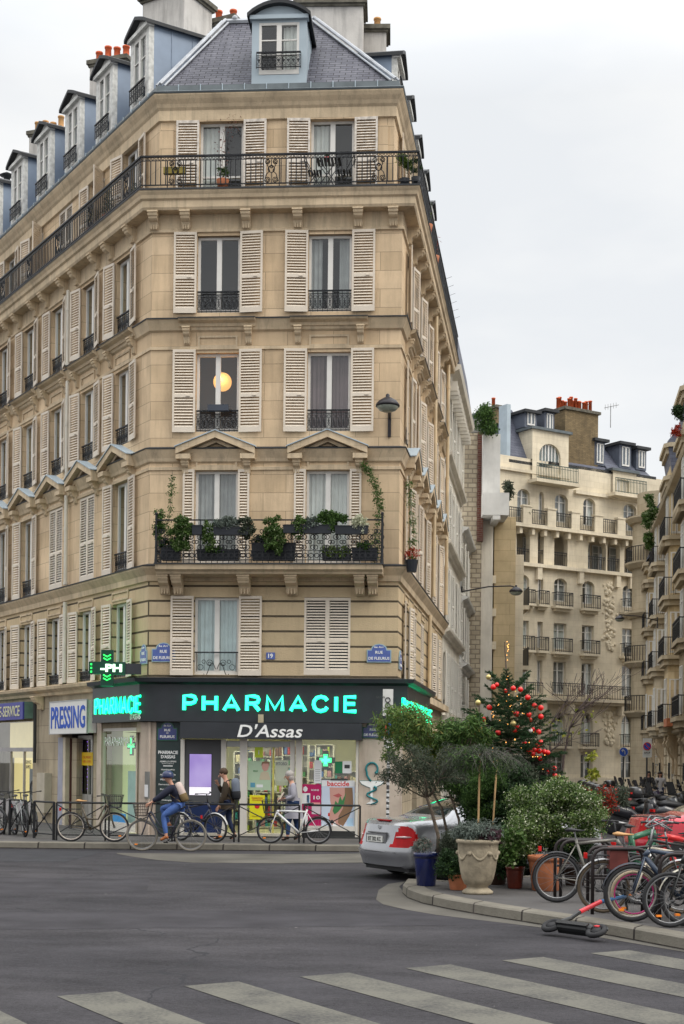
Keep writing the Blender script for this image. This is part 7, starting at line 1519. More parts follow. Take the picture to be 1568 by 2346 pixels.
 for k, fs in groups.items():
  if not fs: continue
  me = bpy.data.meshes.new(k); used = sorted({v for f in fs for v in f}); mp_ = {v: i for i, v in enumerate(used)}; me.from_pydata([verts[v] for v in used], [], [tuple(mp_[v] for v in f) for f in fs]); me.materials.append(paint if k == 'body' else (TL if k.startswith('tail') else CG)); me.polygons.foreach_set('use_smooth', [True] * len(fs)); me.update(); link(k if k != 'tail_light2' else 'tail_light', me, t)
 for x in (.98, 3.80):
  for s in (-1, 1):
   mb = MB(); mb.lathe([(.20, -.10), (.315, -.105), (.325, -.06), (.325, .06), (.315, .105), (.20, .10)], 28); mb.v = [(v[0], v[2], v[1]) for v in mb.v]; o = link('wheel', mb.mesh('wheel', RUB, True), t, None, TR(x, s * .80, .325))
   mb = MB(); mb.lathe([(.21, -.09), (.20, .09), (.02, .06)], 20); mb.v = [(v[0], v[2] * s, v[1]) for v in mb.v]; [mb.tube([(.03 * math.cos(a), s * .09, .03 * math.sin(a)), (.2 * math.cos(a), s * .10, .2 * math.sin(a))], .022, 5) for a in [k * .8976 for k in range(7)]]; link('rim', mb.mesh('rim', CHR, True), o)
   mb = MB(); n = 18; mb.prism([(x + .375 * math.cos(math.pi * i / n), .325 + .375 * math.sin(math.pi * i / n)) for i in range(n + 1)] + [(x - .375, .19), (x + .375, .19)], *sorted((s * .60, s * .9145))); link('wheel_arch', mb.mesh('wheel_arch', BLKP), t)
 if detail:
  link('number_plate_recess', MB().box(.012, -.33, .63, .075, .33, .80).mesh('number_plate_recess', pmat('shadowed paint', (.2, .2, .21), .4, .5)), t)
  o = link('number_plate', MB().box(-.012, -.26, .655, .011, .26, .765).mesh('number_plate', pmat('plate white', (.62, .62, .58), .5)), t); me = textmesh(plate, .42, .075, .003, bold=.02); me.materials.append(MATS['print black']); link('lettering', me, o, None, Matrix.Translation((-.013, 0, .71)) @ Matrix.Rotation(RD(-90), 4, 'Z'))
  link('chrome_strip', MB().box(.03, -.30, .81, .10, .30, .83).mesh('chrome_strip', CHR), t); link('brake_light', MB().box(.17, -.22, 1.025, .21, .22, 1.045).mesh('brake_light', TL), t)
  for s in (-1, 1):
   P = [(.20, .70 if s > 0 else -.70)]; mb = MB(); mb.tube([(.085, s * .56, .76), (.16, s * .70, .765), (.26, s * .80, .765)], [.012, .022, .008], 6); link('lamp_lens', mb.mesh('lamp_lens', pmat('clear lens', (.6, .45, .45), .15, coat=1.), True), t)
  mb = MB(); mb.tube([(.04, -.62, .50), (-.028, -.3, .50), (-.034, 0, .50), (-.028, .3, .50), (.04, .62, .50)], .012, 6); link('bumper_strip', mb.mesh('bumper_strip', pmat('grey strip', (.25, .25, .26), .4, .3), True), t)
  mb = MB(); mb.ring((.085, 0, .91), .035, .005, 'x', 16, 4); [mb.tube([(.085, 0, .91), (.085, .035 * math.sin(a), .91 + .035 * math.cos(a))], .004, 4) for a in (0, 2.094, 4.189)]; link('badge', mb.mesh('badge', CHR), t)
  for s in (-1, 1): mb = MB(); mb.ball((3.1, s * 1.0, 1.0), .1, 10, 7, (.6, 1, .7)); link('mirror', mb.mesh('mirror', paint, True), t); mb = MB(); mb.box(2.5, s * .915 - .01, .84, 2.66, s * .915 + .01, .87); mb.box(1.5, s * .913 - .01, .84, 1.66, s * .913 + .01, .87); link('handle', mb.mesh('handle', paint), t)
 return t
SILV = pmat('silver car paint', (.34, .345, .36), .26, .55, .03, 2., coat=1.); REDP = pmat('red car paint', (.48, .012, .03), .2, .1, .04, 2., coat=1.)
hd = V2(.866, .5); rc = V2(1.05, 24.35); nl = V2(-hd.y, hd.x); o_ = rc + nl * .905
car(Matrix(((hd.x, -hd.y, 0, o_.x), (hd.y, hd.x, 0, o_.y), (0, 0, 1, 0), (0, 0, 0, 1))), 'silver saloon car seen from behind, half hidden by the plants', SILV)
car(Matrix.Translation((5.85, 29.0, 0)) @ Matrix.Rotation(RD(3), 4, 'Z') @ Matrix.Scale(.98, 4), 'red car beyond the bicycle racks at the right edge', REDP, detail=False)
# ================================================================ MOTORCYCLES
def motorbike(M, label, col, box=True, screen=True, scooter=True, seatc=BLKP):
 t = tag(link('motor_scooter' if scooter else 'motorcycle', None, None, M), label, 'scooter' if scooter else 'motorcycle', 'two-wheelers parked in a row along the side street'); P = pmat('mc paint ' + '%.2f %.2f %.2f' % col, col, .3, .1, .1, 3., coat=.6)
 for x in (-.65, .65): mb = MB(); mb.lathe([(.15, -.05), (.26, -.06), (.28, 0), (.26, .06), (.15, .05)], 18); mb.v = [(v[0], v[2], v[1]) for v in mb.v]; o = link('wheel', mb.mesh('wheel', RUB, True), t, None, TR(x, 0, .28)); mb = MB(); mb.ring((0, 0, 0), .15, .02, 'y', 14, 5); [mb.tube([(0, 0, 0), (.15 * math.cos(a), 0, .15 * math.sin(a))], .014, 4) for a in [k * 1.2566 for k in range(5)]]; link('rim', mb.mesh('rim', CHR), o)
 mb = MB(); mb.tube([(-.85, 0, .62), (-.6, 0, .66), (-.2, 0, .56), (.05, 0, .38), (.3, 0, .36), (.42, 0, .60), (.40, 0, .92)], [.07, .17, .18, .15, .13, .17, .12], 12); link('body', mb.mesh('body', P, True), t)
 mb = MB(); mb.tube([(.40, 0, .92), (.52, 0, .70), (.64, 0, .42)], [.16, .15, .09], 10); link('front_apron', mb.mesh('front_apron', P, True), t)
 mb = MB(); mb.tube([(-.72, 0, .84), (-.5, 0, .86), (-.2, 0, .80), (.05, 0, .77)], [.09, .15, .14, .08], 12); mb.v = [(v[0], v[1], .80 + (v[2] - .80) * .6) for v in mb.v]; link('seat', mb.mesh('seat', seatc, True), t)
 mb = MB(); mb.tube([(.30, -.34, 1.03), (.40, -.15, 1.04), (.42, 0, 1.0), (.40, .15, 1.04), (.30, .34, 1.03)], .016, 6); [mb.tube([(.38, s * .2, 1.04), (.42, s * .27, 1.24)], .007, 4) for s in (-1, 1)]; link('handlebar', mb.mesh('handlebar', BLKP), t)
 for s in (-1, 1): mb = MB(); mb.ball((.42, s * .28, 1.26), .07, 8, 6, (.3, 1, .7)); link('mirror', mb.mesh('mirror', BLKP, True), t);
 mb = MB(); [mb.tube([(.42, s * .07, .7), (.65, s * .08, .28)], .024, 6) for s in (-1, 1)]; link('fork', mb.mesh('fork', BLKP), t)
 if screen: mb = MB(); [mb.quad((.46 - .02 * 0, a, .98), (.46, b, .98), (.34, b * .75, 1.36), (.34, a * .75, 1.36)) for a, b in ((-.2, -.07), (-.07, .07), (.07, .2))]; link('windscreen', mb.mesh('windscreen', pmat('smoky screen', (.06, .065, .07), .1, coat=1.)), t)
 if box:
  mb = MB(); mb.lathe([(.01, 0), (.9, 0), (1, .15), (1, .55), (.93, .85), (.6, 1.0), (.01, 1.02)], 16); mb.v = [(v[0] * .22 - .82, v[1] * .27, v[2] * .30 + .92) for v in mb.v]; o = link('top_box', mb.mesh('top_box', pmat('black top box', (.02, .02, .022), .3, coat=.5), True), t)
  link('reflector', MB().box(-1.045, -.14, 1.03, -1.0, .14, 1.08).mesh('reflector', MATS['red reflector']), o)
 link('tail_light', MB().box(-.93, -.08, .62, -.88, .08, .69).mesh('tail_light', MATS['red reflector']), t); link('number_plate', MB().box(-.98, -.10, .40, -.965, .10, .54).mesh('number_plate', pmat('plate white', (.62, .62, .58), .5)), t)
 mb = MB(); mb.tube([(-.1, -.16, .26), (-.75, -.19, .34)], [.03, .06], 8); link('exhaust', mb.mesh('exhaust', CHR, True), t)
mcs = [(1590, 41.5, 0, (.02, .02, .025), 'black scooter with a large dark top box, nearest the road in the row', True), (1650, 43.2, 12, (.03, .035, .04), 'charcoal touring motorcycle with side reflectors beside the nearest scooter', True), (1560, 47.0, -6, (.025, .025, .03), 'black scooter with a round top box second along the kerb', True),
       (1545, 50.5, -10, (.35, .05, .05), 'red and black scooter in the middle of the row', True), (1528, 54.5, -4, (.03, .03, .03), 'black scooter with a silver lid top box near the far end', True), (1515, 58.5, -10, (.30, .31, .32), 'silver-topped scooter at the far end of the row', True), (1700, 46.5, 10, (.5, .5, .5), 'white and chrome motorcycle at the right edge', False), (1608, 52.5, -6, (.03, .02, .05), 'dark violet scooter without box in the second rank', False), (1668, 50.0, -12, (.02, .02, .02), 'black motorcycle with tall mirrors in the second rank', False), (1580, 58.0, -8, (.04, .04, .05), 'dark scooter with a windscreen furthest back in the second rank', True), (1706, 41.0, 10, (.03, .03, .035), 'black scooter with a big seat partly cut by the right edge', False)]
for xn, Y, a, c, lab, bx_ in mcs:
 x = (xn - 855.5) / 3564.6 * Y; motorbike(Matrix.Translation((x, Y, 0)) @ Matrix.Rotation(RD(14 + a), 4, 'Z') @ Matrix.Scale(1.12, 4), lab, c, box=bx_)
# ================================================================ PLANTS
def npt(xn, yn, Y):                       # native photo pixel -> point at distance Y
 return atY(xn * .91642, yn * .91642, Y)
LF = dict(olive=leafmat('olive leaves', (.03, .042, .027), (.10, .12, .08)), dark=leafmat('dark evergreen leaves', (.008, .022, .008), (.04, .08, .028)), mid=leafmat('mid green leaves', (.018, .045, .012), (.09, .17, .04)), light=leafmat('light green leaves', (.07, .13, .03), (.19, .27, .06)),
          mim=leafmat('feathery leaves', (.05, .11, .03), (.15, .22, .06), (.22, .20, .05)), yel=leafmat('yellowing leaves', (.16, .2, .03), (.34, .34, .05)), flow=leafmat('bush leaves', (.022, .055, .014), (.17, .25, .07), (.42, .46, .30)), wf=leafmat('small white flowers', (.42, .45, .30), (.62, .62, .48)),
          grey=leafmat('grey lavender leaves', (.07, .095, .08), (.17, .20, .17)), purp=leafmat('purple heuchera leaves', (.03, .012, .02), (.08, .04, .05)), red=leafmat('red leaves', (.20, .015, .01), (.42, .05, .02)), fir=leafmat('fir needles', (.010, .035, .012), (.04, .09, .035)), twig=leafmat('dry twigs', (.07, .065, .055), (.15, .13, .11)), ivy=leafmat('ivy leaves', (.03, .07, .015), (.10, .17, .04), (.30, .34, .2)))
BARK = pmat('grey bark', (.13, .10, .075), .9, 0, .3, 12., bump=.5); STAKE = pmat('wooden stake', (.42, .27, .13), .8, 0, .2, 8.); SOIL = pmat('potting soil', (.035, .025, .018), .95)
BLUEG = pmat('blue glazed pot', (.008, .014, .075), .18, 0, .25, 5., coat=.8); REDG = pmat('oxblood glazed pot', (.13, .025, .015), .25, 0, .3, 6., coat=.5); URNM = pmat('aged stone urn', (.29, .245, .175), .8, 0, .3, 7., bump=.35, bs=30)
def pot(x, y, r, h, mat, label, prof=None, name='plant_pot', cat='plant pot', group='pots on the island'):
 t = thing(name, label, cat, (x, y, .146), group=group); p = prof or [(r * .70, 0), (r * .74, .01), (r * .93, h * .80), (r * .95, h * .86), (r, h * .86), (r * 1.02, h * .99), (r * .98, h), (r * .88, h), (r * .86, h - .05), (.01, h - .06)]
 link('vessel', MB().lathe(p, 28).mesh('vessel', mat, True), t); link('soil', MB().lathe([(r * .87, h - .055), (.005, h - .04)], 16).mesh('soil', SOIL), t); return t
def plant(label, cat, x, y, parts, name='shrub', z=.146, group=None, branchy=None):
 t = thing(name, label, cat, (x, y, z), group=group)
 if branchy:
  mb = MB()
  for args in branchy: args(mb)
  link('stem', mb.mesh('stem', BARK), t, Matrix.Identity(4)) if False else link('stem', mb.mesh('stem', BARK), t, None, Matrix.Translation((-x, -y, -z)))
 for nm, cs, rs2, n, size, mat, kw in parts: leafcloud(cs, rs2, n, size, mat, nm, t, Matrix.Identity(4), **kw)
 return t
def clumps(c, R, k, r, zf=1., seed=None):
 out = [];
 for _ in range(k):
  while True:
   d = np.array([random.uniform(-1, 1) for _ in range(3)])
   if (d ** 2).sum() <= 1: break
  out.append((c[0] + d[0] * R[0], c[1] + d[1] * R[1], c[2] + d[2] * R[2]))
 return out, [r * random.uniform(.7, 1.25) for _ in range(k)]
# --- stone urn with staked weeping standard
ux_, uy_ = npt(1197, 2000, 21.0).x, 21.0
ut = pot(ux_, uy_, .31, .80, URNM, 'large pale stone urn with garland relief standing at the kerb', [(.225, 0), (.23, .03), (.20, .055), (.155, .085), (.15, .11), (.20, .14), (.235, .22), (.262, .34), (.285, .50), (.298, .66), (.30, .735), (.325, .75), (.33, .785), (.315, .80), (.275, .80), (.27, .76), (.01, .75)], name='stone_urn', cat='urn')
mb = MB()
for a0 in (-150, -90, -30, 30, 90, 150):
 P = []
 for i in range(9): f_ = i / 8; a = RD(a0 - 27 + 54 * f_); zz = .64 - .13 * math.sin(math.pi * f_); rr = .293 - .012 * math.sin(math.pi * f_); P.append((rr * math.cos(a), rr * math.sin(a), zz))
 mb.tube(P, [.008 + .016 * math.sin(math.pi * i / 8) for i in range(9)], 6)
 a = RD(a0 - 30); mb.ball((.295 * math.cos(a), .295 * math.sin(a), .60), .035, 8, 6)
link('garland', mb.mesh('garland', URNM, True), ut)
cs, rr = clumps((ux_ - .03, uy_, 1.05), (.30, .25, .10), 14, .12); plant('grey-green lavender and purple foliage filling the pale stone urn', 'plant', ux_, uy_, [('foliage', cs, rr, 2600, .07, LF['grey'], dict(aspect=.22, up=.6, shell=.2)), ('purple_foliage', [(ux_ + .2, uy_ - .12, 1.0), (ux_ + .12, uy_ - .2, .98)], [.11, .08], 260, .06, LF['purp'], dict(aspect=.8))], 'potted_plant', z=.9)
def twigs(x, y, z, R, n, L, r, down=.7):
 mb = MB()
 for i in range(n):
  a = random.uniform(0, 6.283); f_ = random.random() ** .6; p = Vector((x, y, z)); d = Vector((math.cos(a), math.sin(a), random.uniform(.2, .9))).normalized(); pts = [p]
  for k in range(6): d = (d + Vector((random.gauss(0, .22), random.gauss(0, .22), -down * (.12 + .1 * k)))).normalized(); pts.append(pts[-1] + d * (L * f_ / 5))
  mb.tube(pts, [r, r * .8, r * .6, r * .5, r * .4, r * .35, r * .3], 3, cap=False)
 return mb
tw = thing('weeping_standard', 'leafless weeping standard of tangled grey twigs on a wooden stake above the urn', 'tree', (ux_, uy_, .9)); zt_ = npt(1197, 1885, 21).z
link('stake', MB().tube([(ux_, uy_ + .03, .9), (ux_ + .015, uy_ + .03, zt_)], .016, 6).mesh('stake', STAKE), tw, Matrix.Identity(4)); link('twigs', twigs(ux_, uy_, zt_ - .05, .6, 110, .72, .004, .8).mesh('twigs', pmat('grey twig', (.12, .11, .10), .9, 0, .2, 20.)), tw, Matrix.Identity(4))
leafcloud([(ux_, uy_, zt_ + .02), (ux_ + .3, uy_, zt_ - .14), (ux_ - .32, uy_, zt_ - .1), (ux_ - .1, uy_, zt_ - .1)], [(.34, .3, .12), (.25, .25, .16), (.25, .25, .15), (.4, .3, .14)], 2600, .05, LF['olive'], 'dry_leaves', tw, Matrix.Identity(4), aspect=.25, droop=.4)
leafcloud([(ux_ + .25, uy_ + .1, zt_ - .15), (ux_ - .2, uy_ - .1, zt_ - .05), (ux_ + .05, uy_, zt_ - .2)], [(.25, .25, .2), (.25, .25, .13), (.3, .3, .15)], 1500, .06, LF['mid'], 'leaves', tw, Matrix.Identity(4), aspect=.2, droop=.6)
x2, y2 = npt(1238, 2000, 22.6).x, 22.6; tw2 = thing('weeping_standard', 'second wooden stake and twig crown leaning behind the urn', 'tree', (x2, y2, .15)); z2_ = npt(1238, 1898, 22.6).z
link('stake', MB().tube([(x2 - .06, y2, .5), (x2 + .03, y2, z2_)], .016, 6).mesh('stake', STAKE), tw2, Matrix.Identity(4)); link('twigs', twigs(x2, y2, z2_, .6, 70, .6, .004, .8).mesh('twigs', MATS['grey twig']), tw2, Matrix.Identity(4))
# --- blue pot, olive tree
bx_, by_ = npt(1068, 2000, 22.2).x, 22.2; pot(bx_, by_, .20, .52, BLUEG, 'tall dark blue glazed pot at the kerb tip beside the silver car')
cs, rr = clumps((bx_ - .02, by_, .76), (.16, .12, .08), 8, .08); plant('low heather and grass growing round the olive stem in the blue pot', 'plant', bx_, by_, [('foliage', cs, rr, 900, .07, LF['grey'], dict(aspect=.16, up=1., shell=.1)), ('flower', cs, rr, 220, .025, leafmat('dusty pink flowers', (.30, .18, .16), (.45, .30, .26)), dict(aspect=.7))], 'potted_plant', z=.66)
b0 = npt(1096, 2090, 22.2); b1 = npt(1080, 2030, 22.2); b2_ = npt(1068, 1995, 22.2); oc = npt(1062, 1952, 22.2)
def trunk(mb): mb.tube([b0 - Vector((0, 0, .35)), b0, b1, b2_, oc], [.03, .028, .026, .022, .012], 8)
ends = []
def limbs(mb):
 for i in range(7): a = i * .9; branches(mb, b2_, (math.cos(a), math.sin(a) * .6, .55), .42, .014, 2, .7, 3, 3, .2, .1, ends)
mbt = MB(); trunk(mbt); limbs(mbt); ol = thing('olive_tree', 'small grey-green olive tree with a bent trunk in the blue pot', 'tree', tuple(b0)); link('trunk', mbt.mesh('trunk', BARK, True), ol, Matrix.Identity(4))
cs, rr = clumps((oc.x, oc.y, oc.z + .02), (.46, .36, .25), 24, .12); leafcloud(cs + [e for e in ends], rr + [.08] * len(ends), 6800, .052, LF['olive'], 'crown', ol, Matrix.Identity(4), aspect=.26, shell=.25)
# --- small terracotta pot with box shrub
tx, ty = npt(1148, 2000, 21.55).x, 21.55; pot(tx, ty, .165, .24, POT, 'small terracotta pot under the box shrub beside the urn'); cs, rr = clumps((tx - .1, ty, .52), (.20, .17, .16), 16, .10); plant('dark bushy box shrub in the small terracotta pot beside the urn', 'shrub', tx, ty, [('foliage', cs, rr, 4200, .036, LF['dark'], dict(aspect=.6)), ('new_growth', cs[:6], rr[:6], 500, .036, LF['mid'], dict(aspect=.6))], z=.3)
cs, rr = clumps((npt(1138, 2090, 22.0).x, 22.0, npt(0, 2090, 22.0).z), (.22, .18, .22), 14, .12); plant('fine-leaved dull green shrub between olive stem and urn', 'shrub', cs[0][0], 22.0, [('foliage', cs, rr, 3800, .04, LF['olive'], dict(aspect=.3)), ('brown_tips', cs[:5], rr[:5], 500, .04, LF['twig'], dict(aspect=.4))])
# --- mimosa-like feathery tree leaning left
def feathery(label, cx, cy_, Y, R, k, n, tx_, mats, name='mimosa_tree', sz=.095, r=.16, base=.146):
 c = npt(cx, cy_, Y); t = thing(name, label, 'tree', (tx_, Y, base)); mb = MB(); en = []
 mb.tube([(tx_, Y, base), (tx_ * .7 + c.x * .3, Y, (base + c.z) / 2), (c.x, Y, c.z - R[2] * .4)], [.03, .024, .014], 6)
 for i in range(8): branches(mb, (c.x, Y, c.z - R[2] * .5), (random.gauss(0, 1), random.gauss(0, .7), .8), R[0] * .8, .012, 2, .6, 3, 3, .2, .1, en)
 link('trunk', mb.mesh('trunk', BARK, True), t, Matrix.Identity(4)); cs, rr = clumps(c, R, k, r)
 cs = cs + en[::2]; rr = rr + [r * .6] * len(en[::2]); tot = 0
 for m_, f_ in mats: leafcloud(cs, rr, int(n * f_), sz, m_, 'crown', t, Matrix.Identity(4), aspect=.22, droop=.5, shell=.2)
 return t
feathery('feathery light green mimosa crown leaning left in front of the parking sign', 1016, 1850, 24.0, (.48, .3, .30), 22, 5000, 1.95, [(LF['mim'], .8), (LF['light'], .2)])
feathery('bright yellow-green feathery shrub just right of the mimosa crown', 1100, 1900, 23.8, (.25, .2, .22), 12, 2600, 2.1, [(LF['light'], .6), (LF['yel'], .4)], name='feathery_shrub', r=.12)
feathery('tall mid green feathery tree in front of the lit tree', 1160, 1858, 23.4, (.34, .25, .28), 18, 4200, 2.25, [(LF['mid'], .7), (LF['mim'], .3)], name='feathery_tree')
feathery('loose green foliage hanging over the silver car bonnet', 1150, 1960, 24.2, (.5, .3, .4), 24, 5200, 2.3, [(LF['dark'], .7), (LF['mid'], .3)], name='leafy_tree', sz=.07)
# --- dark masses behind
DENSE = 1
def mass(label, cx, cy_, Y, R, k, n, m, sz=.06, r=.2, name='shrub', asp=.45, extra=None, **kw):
 c = npt(cx, cy_, Y); cs, rr = clumps(c, R, k, r); P = [('foliage', cs, rr, n, sz, m, dict(aspect=asp, shell=.35, **kw))]
 if extra: P += [(extra[0], cs, rr, extra[1], extra[2], extra[3], dict(aspect=.7, shell=.8))]
 return plant(label, 'shrub', c.x, Y, P, name)
mass('big dark evergreen shrub filling the middle of the island behind the urn', 1245, 2030, 23.2, (.66, .4, .8), 90, 19000, LF['dark'], .06, .17)
mass('dark glossy shrub low behind the stone urn on its right', 1275, 2120, 22.2, (.25, .3, .36), 22, 5200, LF['dark'], .07, .16, asp=.6)
mass('mid green upright shrub between the two wooden stakes', 1215, 1985, 22.9, (.32, .25, .42), 24, 6000, LF['mid'], .05, .15, asp=.3)
mass('trailing green and cream leaved climber right of the urn', 1270, 2110, 21.5, (.17, .17, .28), 12, 1500, LF['ivy'], .06, .12, asp=.7, name='climber')
mass('dry reddish-brown shrub under the right side of the lit tree', 1345, 1925, 24.2, (.42, .3, .28), 24, 3000, LF['twig'], .05, .16, extra=('green_leaves', 1400, .05, LF['olive']))
mass('large rounded bush dotted with small white flowers', 1392, 2036, 22.2, (.74, .42, .54), 120, 24000, LF['flow'], .048, .13, asp=.45, extra=('flower', 2600, .03, LF['wf']), name='flowering_shrub')
mass('smaller pale-tipped bush on the left flank of the flowering bush', 1310, 2075, 21.9, (.25, .25, .38), 22, 5200, LF['flow'], .045, .15, extra=('flower', 500, .03, LF['wf']), name='flowering_shrub')
mass('dark green base of the planting above the big terracotta pot', 1400, 2105, 22.3, (.55, .3, .20), 24, 5600, LF['dark'], .05, .15)
mass('red-leaved nandina at the right end of the planting', 1512, 2010, 23.0, (.16, .2, .30), 16, 1100, LF['red'], .055, .11, name='nandina', asp=.35, extra=('green_leaves', 500, .05, LF['olive']))
mass('olive green low shrub behind the red nandina', 1545, 1995, 24.0, (.20, .2, .16), 10, 800, LF['olive'], .06, .1, asp=.3)
mass('yellow-leaved sapling rising behind the flowering bush', 1483, 1915, 23.5, (.06, .06, .26), 7, 150, LF['yel'], .075, .07, name='sapling', asp=.6)
mass('dark feathery greenery between the mimosa and the lit tree', 1168, 1925, 23.7, (.42, .3, .42), 30, 9000, LF['mid'], .07, .17, asp=.22, name='feathery_shrub', droop=.4)
mass('olive-brown foliage right of the twiggy standards', 1300, 1935, 23.6, (.34, .25, .26), 20, 3600, LF['olive'], .055, .14, asp=.3)
p = npt(1367, 2000, 21.6); pot(p.x, 21.6, .275, .53, POT, 'big terracotta pot behind the first parked bicycle wheel')
p = npt(1290, 2000, 21.9); pot(p.x, 21.9, .15, .34, REDG, 'small oxblood glazed pot right of the stone urn')
p = npt(1243, 2000, 22.6); pot(p.x, 22.6, .2, .4, pmat('dark brown pot', (.06, .03, .02), .6), 'dark brown pot in the shade behind the urn'); p = npt(1440, 2000, 22.6); pot(p.x, 22.6, .2, .35, MATS['dark brown pot'], 'dark brown pot under the flowering bush')
# --- Christmas tree
xt = npt(1272, 1900, 24.3); XT, YT = xt.x, 24.3; ztop_ = npt(0, 1592, 24.3).z
ct = thing('christmas_tree', 'decorated fir tree with a bare tall leader among the island plants', 'christmas tree', (XT, YT, .146))
mbx = MB(); top = Vector((npt(1262, 1592, 24.3).x, YT, ztop_)); mbx.tube([(XT, YT, .15), (XT, YT, 2.5), (XT - .02, YT, 3.2), tuple(top)], [.05, .035, .02, .008], 8)
needles = []; tips = []
def spray(p, d, L, r0):
 """branch with side twigs; needles are thin blades along it"""
 d = d.normalized(); pts = [p + d * (L * k / 5) + Vector((0, 0, .10 * L * (k / 5) ** 2)) for k in range(6)]; mbx.tube(pts, [r0 * (1 - .15 * k) for k in range(6)], 4)
 side = d.cross(Vector((0, 0, 1))).normalized(); tips.append(pts[-1])
 segs = [(pts[k], pts[k + 1]) for k in range(5)]
 for k in range(1, 6):
  for s in (-1, 1):
   q = pts[k]; tl = L * .42 * (1 - k / 7.5); e = q + (d * .65 + side * s * .8 + Vector((0, 0, random.uniform(-.15, .05)))).normalized() * tl; mbx.tube([q, e], [r0 * .4, r0 * .2], 3); segs.append((q, e))
 needles.extend(segs)
lev = [(3.30, .42, 6, .75), (3.05, .48, 5, .55), (2.86, .62, 8, .35), (2.66, .70, 9, .30), (2.46, .74, 10, .25), (2.26, .80, 10, .22), (2.05, .82, 10, .15), (1.82, .86, 10, .1), (1.55, .92, 10, .1), (1.25, .95, 9, .1)]
for z, L, n, upw in [(a, b * 1.12, c, d) for a, b, c, d in lev]:
 for k in range(n):
  a = 6.283 * k / n + random.uniform(-.25, .25) + z * 3; spray(Vector((XT, YT, z + random.uniform(-.06, .06))), Vector((math.cos(a), math.sin(a), upw + random.uniform(-.1, .12))), L * random.uniform(.8, 1.1), .011)
needles.append((Vector((XT - .02, YT, 3.1)), Vector((XT - .03, YT, 3.55))))
link('trunk', mbx.mesh('trunk', BARK), ct, Matrix.Identity(4))
N = 150; A = np.array([tuple(a) for a, b in needles]); B = np.array([tuple(b) for a, b in needles]); ln = np.linalg.norm(B - A, axis=1); cnt = np.maximum(16, (ln * 420).astype(int)); idx = np.repeat(np.arange(len(A)), cnt); n = len(idx)
f_ = rng.random(n)[:, None]; p = A[idx] + (B[idx] - A[idx]) * f_; d = (B[idx] - A[idx]) / ln[idx][:, None]; r_ = rng.normal(size=(n, 3)); r_ -= (r_ * d).sum(1)[:, None] * d; r_ /= np.linalg.norm(r_, axis=1)[:, None]; t_ = d * .75 + r_ * .8; t_ /= np.linalg.norm(t_, axis=1)[:, None]; w_2 = np.cross(t_, rng.normal(size=(n, 3))); w_2 /= np.linalg.norm(w_2, axis=1)[:, None]; L_ = (.034 + .020 * rng.random(n))[:, None]
v = np.stack([p - w_2 * .0058, p + w_2 * .0058, p + t_ * L_], 1).reshape(-1, 3); me = bpy.data.meshes.new('needles'); me.from_pydata(v.tolist(), [], np.arange(n * 3).reshape(-1, 3).tolist()); me.materials.append(LF['fir']); me.update(); link('needles', me, ct, Matrix.Identity(4))
RB_ = pmat('red bauble', (.72, .008, .006), .25, 0, .05, 2., coat=.5); GB_ = pmat('gold bauble', (.55, .44, .18), .3, .6, .1, 3.); WB_ = pmat('white bauble', (.66, .64, .60), .3)
cap_ = pmat('bauble cap', (.5, .42, .25), .3, .8)
def bauble(xn, yn, rpx, mat, label, dY=0.):
 Y = YT - .35 + dY; c = npt(xn, yn, Y); r = rpx * 1.12 / 3564.6 * Y; t = thing('bauble', label, 'bauble', tuple(c), group='baubles on the lit tree'); link('ball', MB().ball((0, 0, 0), r, 14, 10).mesh('ball', mat, True), t); link('cap', MB().tube([(0, 0, r * .95), (0, 0, r * 1.25)], r * .2, 6).mesh('cap', cap_), t)
for x, y, r in ((1234, 1718, 6.5), (1243, 1712, 5), (1284, 1721, 6), (1264, 1728, 5), (1302, 1724, 6), (1320, 1744, 6.5), (1337, 1764, 6), (1353, 1770, 6.5), (1224, 1769, 6.5), (1292, 1785, 7), (1323, 1787, 6.5), (1353, 1792, 6.5), (1210, 1798, 5.5), (1327, 1800, 4.5), (1192, 1815, 5), (1199, 1819, 6.5), (1296, 1818, 6.5), (1288, 1827, 6), (1246, 1832, 6.5), (1334, 1824, 5), (1347, 1830, 6.5), (1312, 1857, 5.5), (1353, 1857, 6.5), (1344, 1866, 6), (1326, 1878, 8), (1336, 1875, 7), (1332, 1884, 7), (1349, 1878, 6.5), (1362, 1880, 6), (1370, 1882, 6), (1352, 1897, 5.5), (1387, 1921, 5.5), (1388, 1940, 6.5), (1370, 1930, 4.5)):
 bauble(x, y, r, RB_, 'glossy red bauble hanging in the fir tree')
for x, y, r, l in ((1222, 1693, 6, 'gold bauble at the upper left tip of the fir'), (1196, 1757, 6.5, 'pale gold bauble at the far left tip of the fir'), (1284, 1809, 7, 'gold bauble in the middle of the fir')): bauble(x, y, r, GB_, l, -.1)
bauble(1327, 1827, 5, WB_, 'small white bauble right of the middle of the fir', -.1); bauble(1399, 1942, 4.5, GB_, 'pale gold bauble lowest right beside a red one')
mb = MB()
for i in range(85):
 z = random.uniform(1.9, 3.3) if i < 72 else random.uniform(3.3, 4.15); rr_ = .02 if z > 3.3 else (3.6 - z) * .46; a = random.uniform(0, 6.283) if z < 3.3 else random.uniform(3.3, 6.1); mb.ball((XT - (.035 if z > 3.3 else 0) + rr_ * math.cos(a) * random.uniform(.7, 1), YT + rr_ * math.sin(a), z), .0075, 5, 3)
tag(mb.build('fairy_lights', pmat('warm fairy light', (.8, .5, .2), .4, emit=(1., .42, .08), es=4.)), 'string of tiny warm fairy lights wound through the fir and up its leader', 'fairy lights')
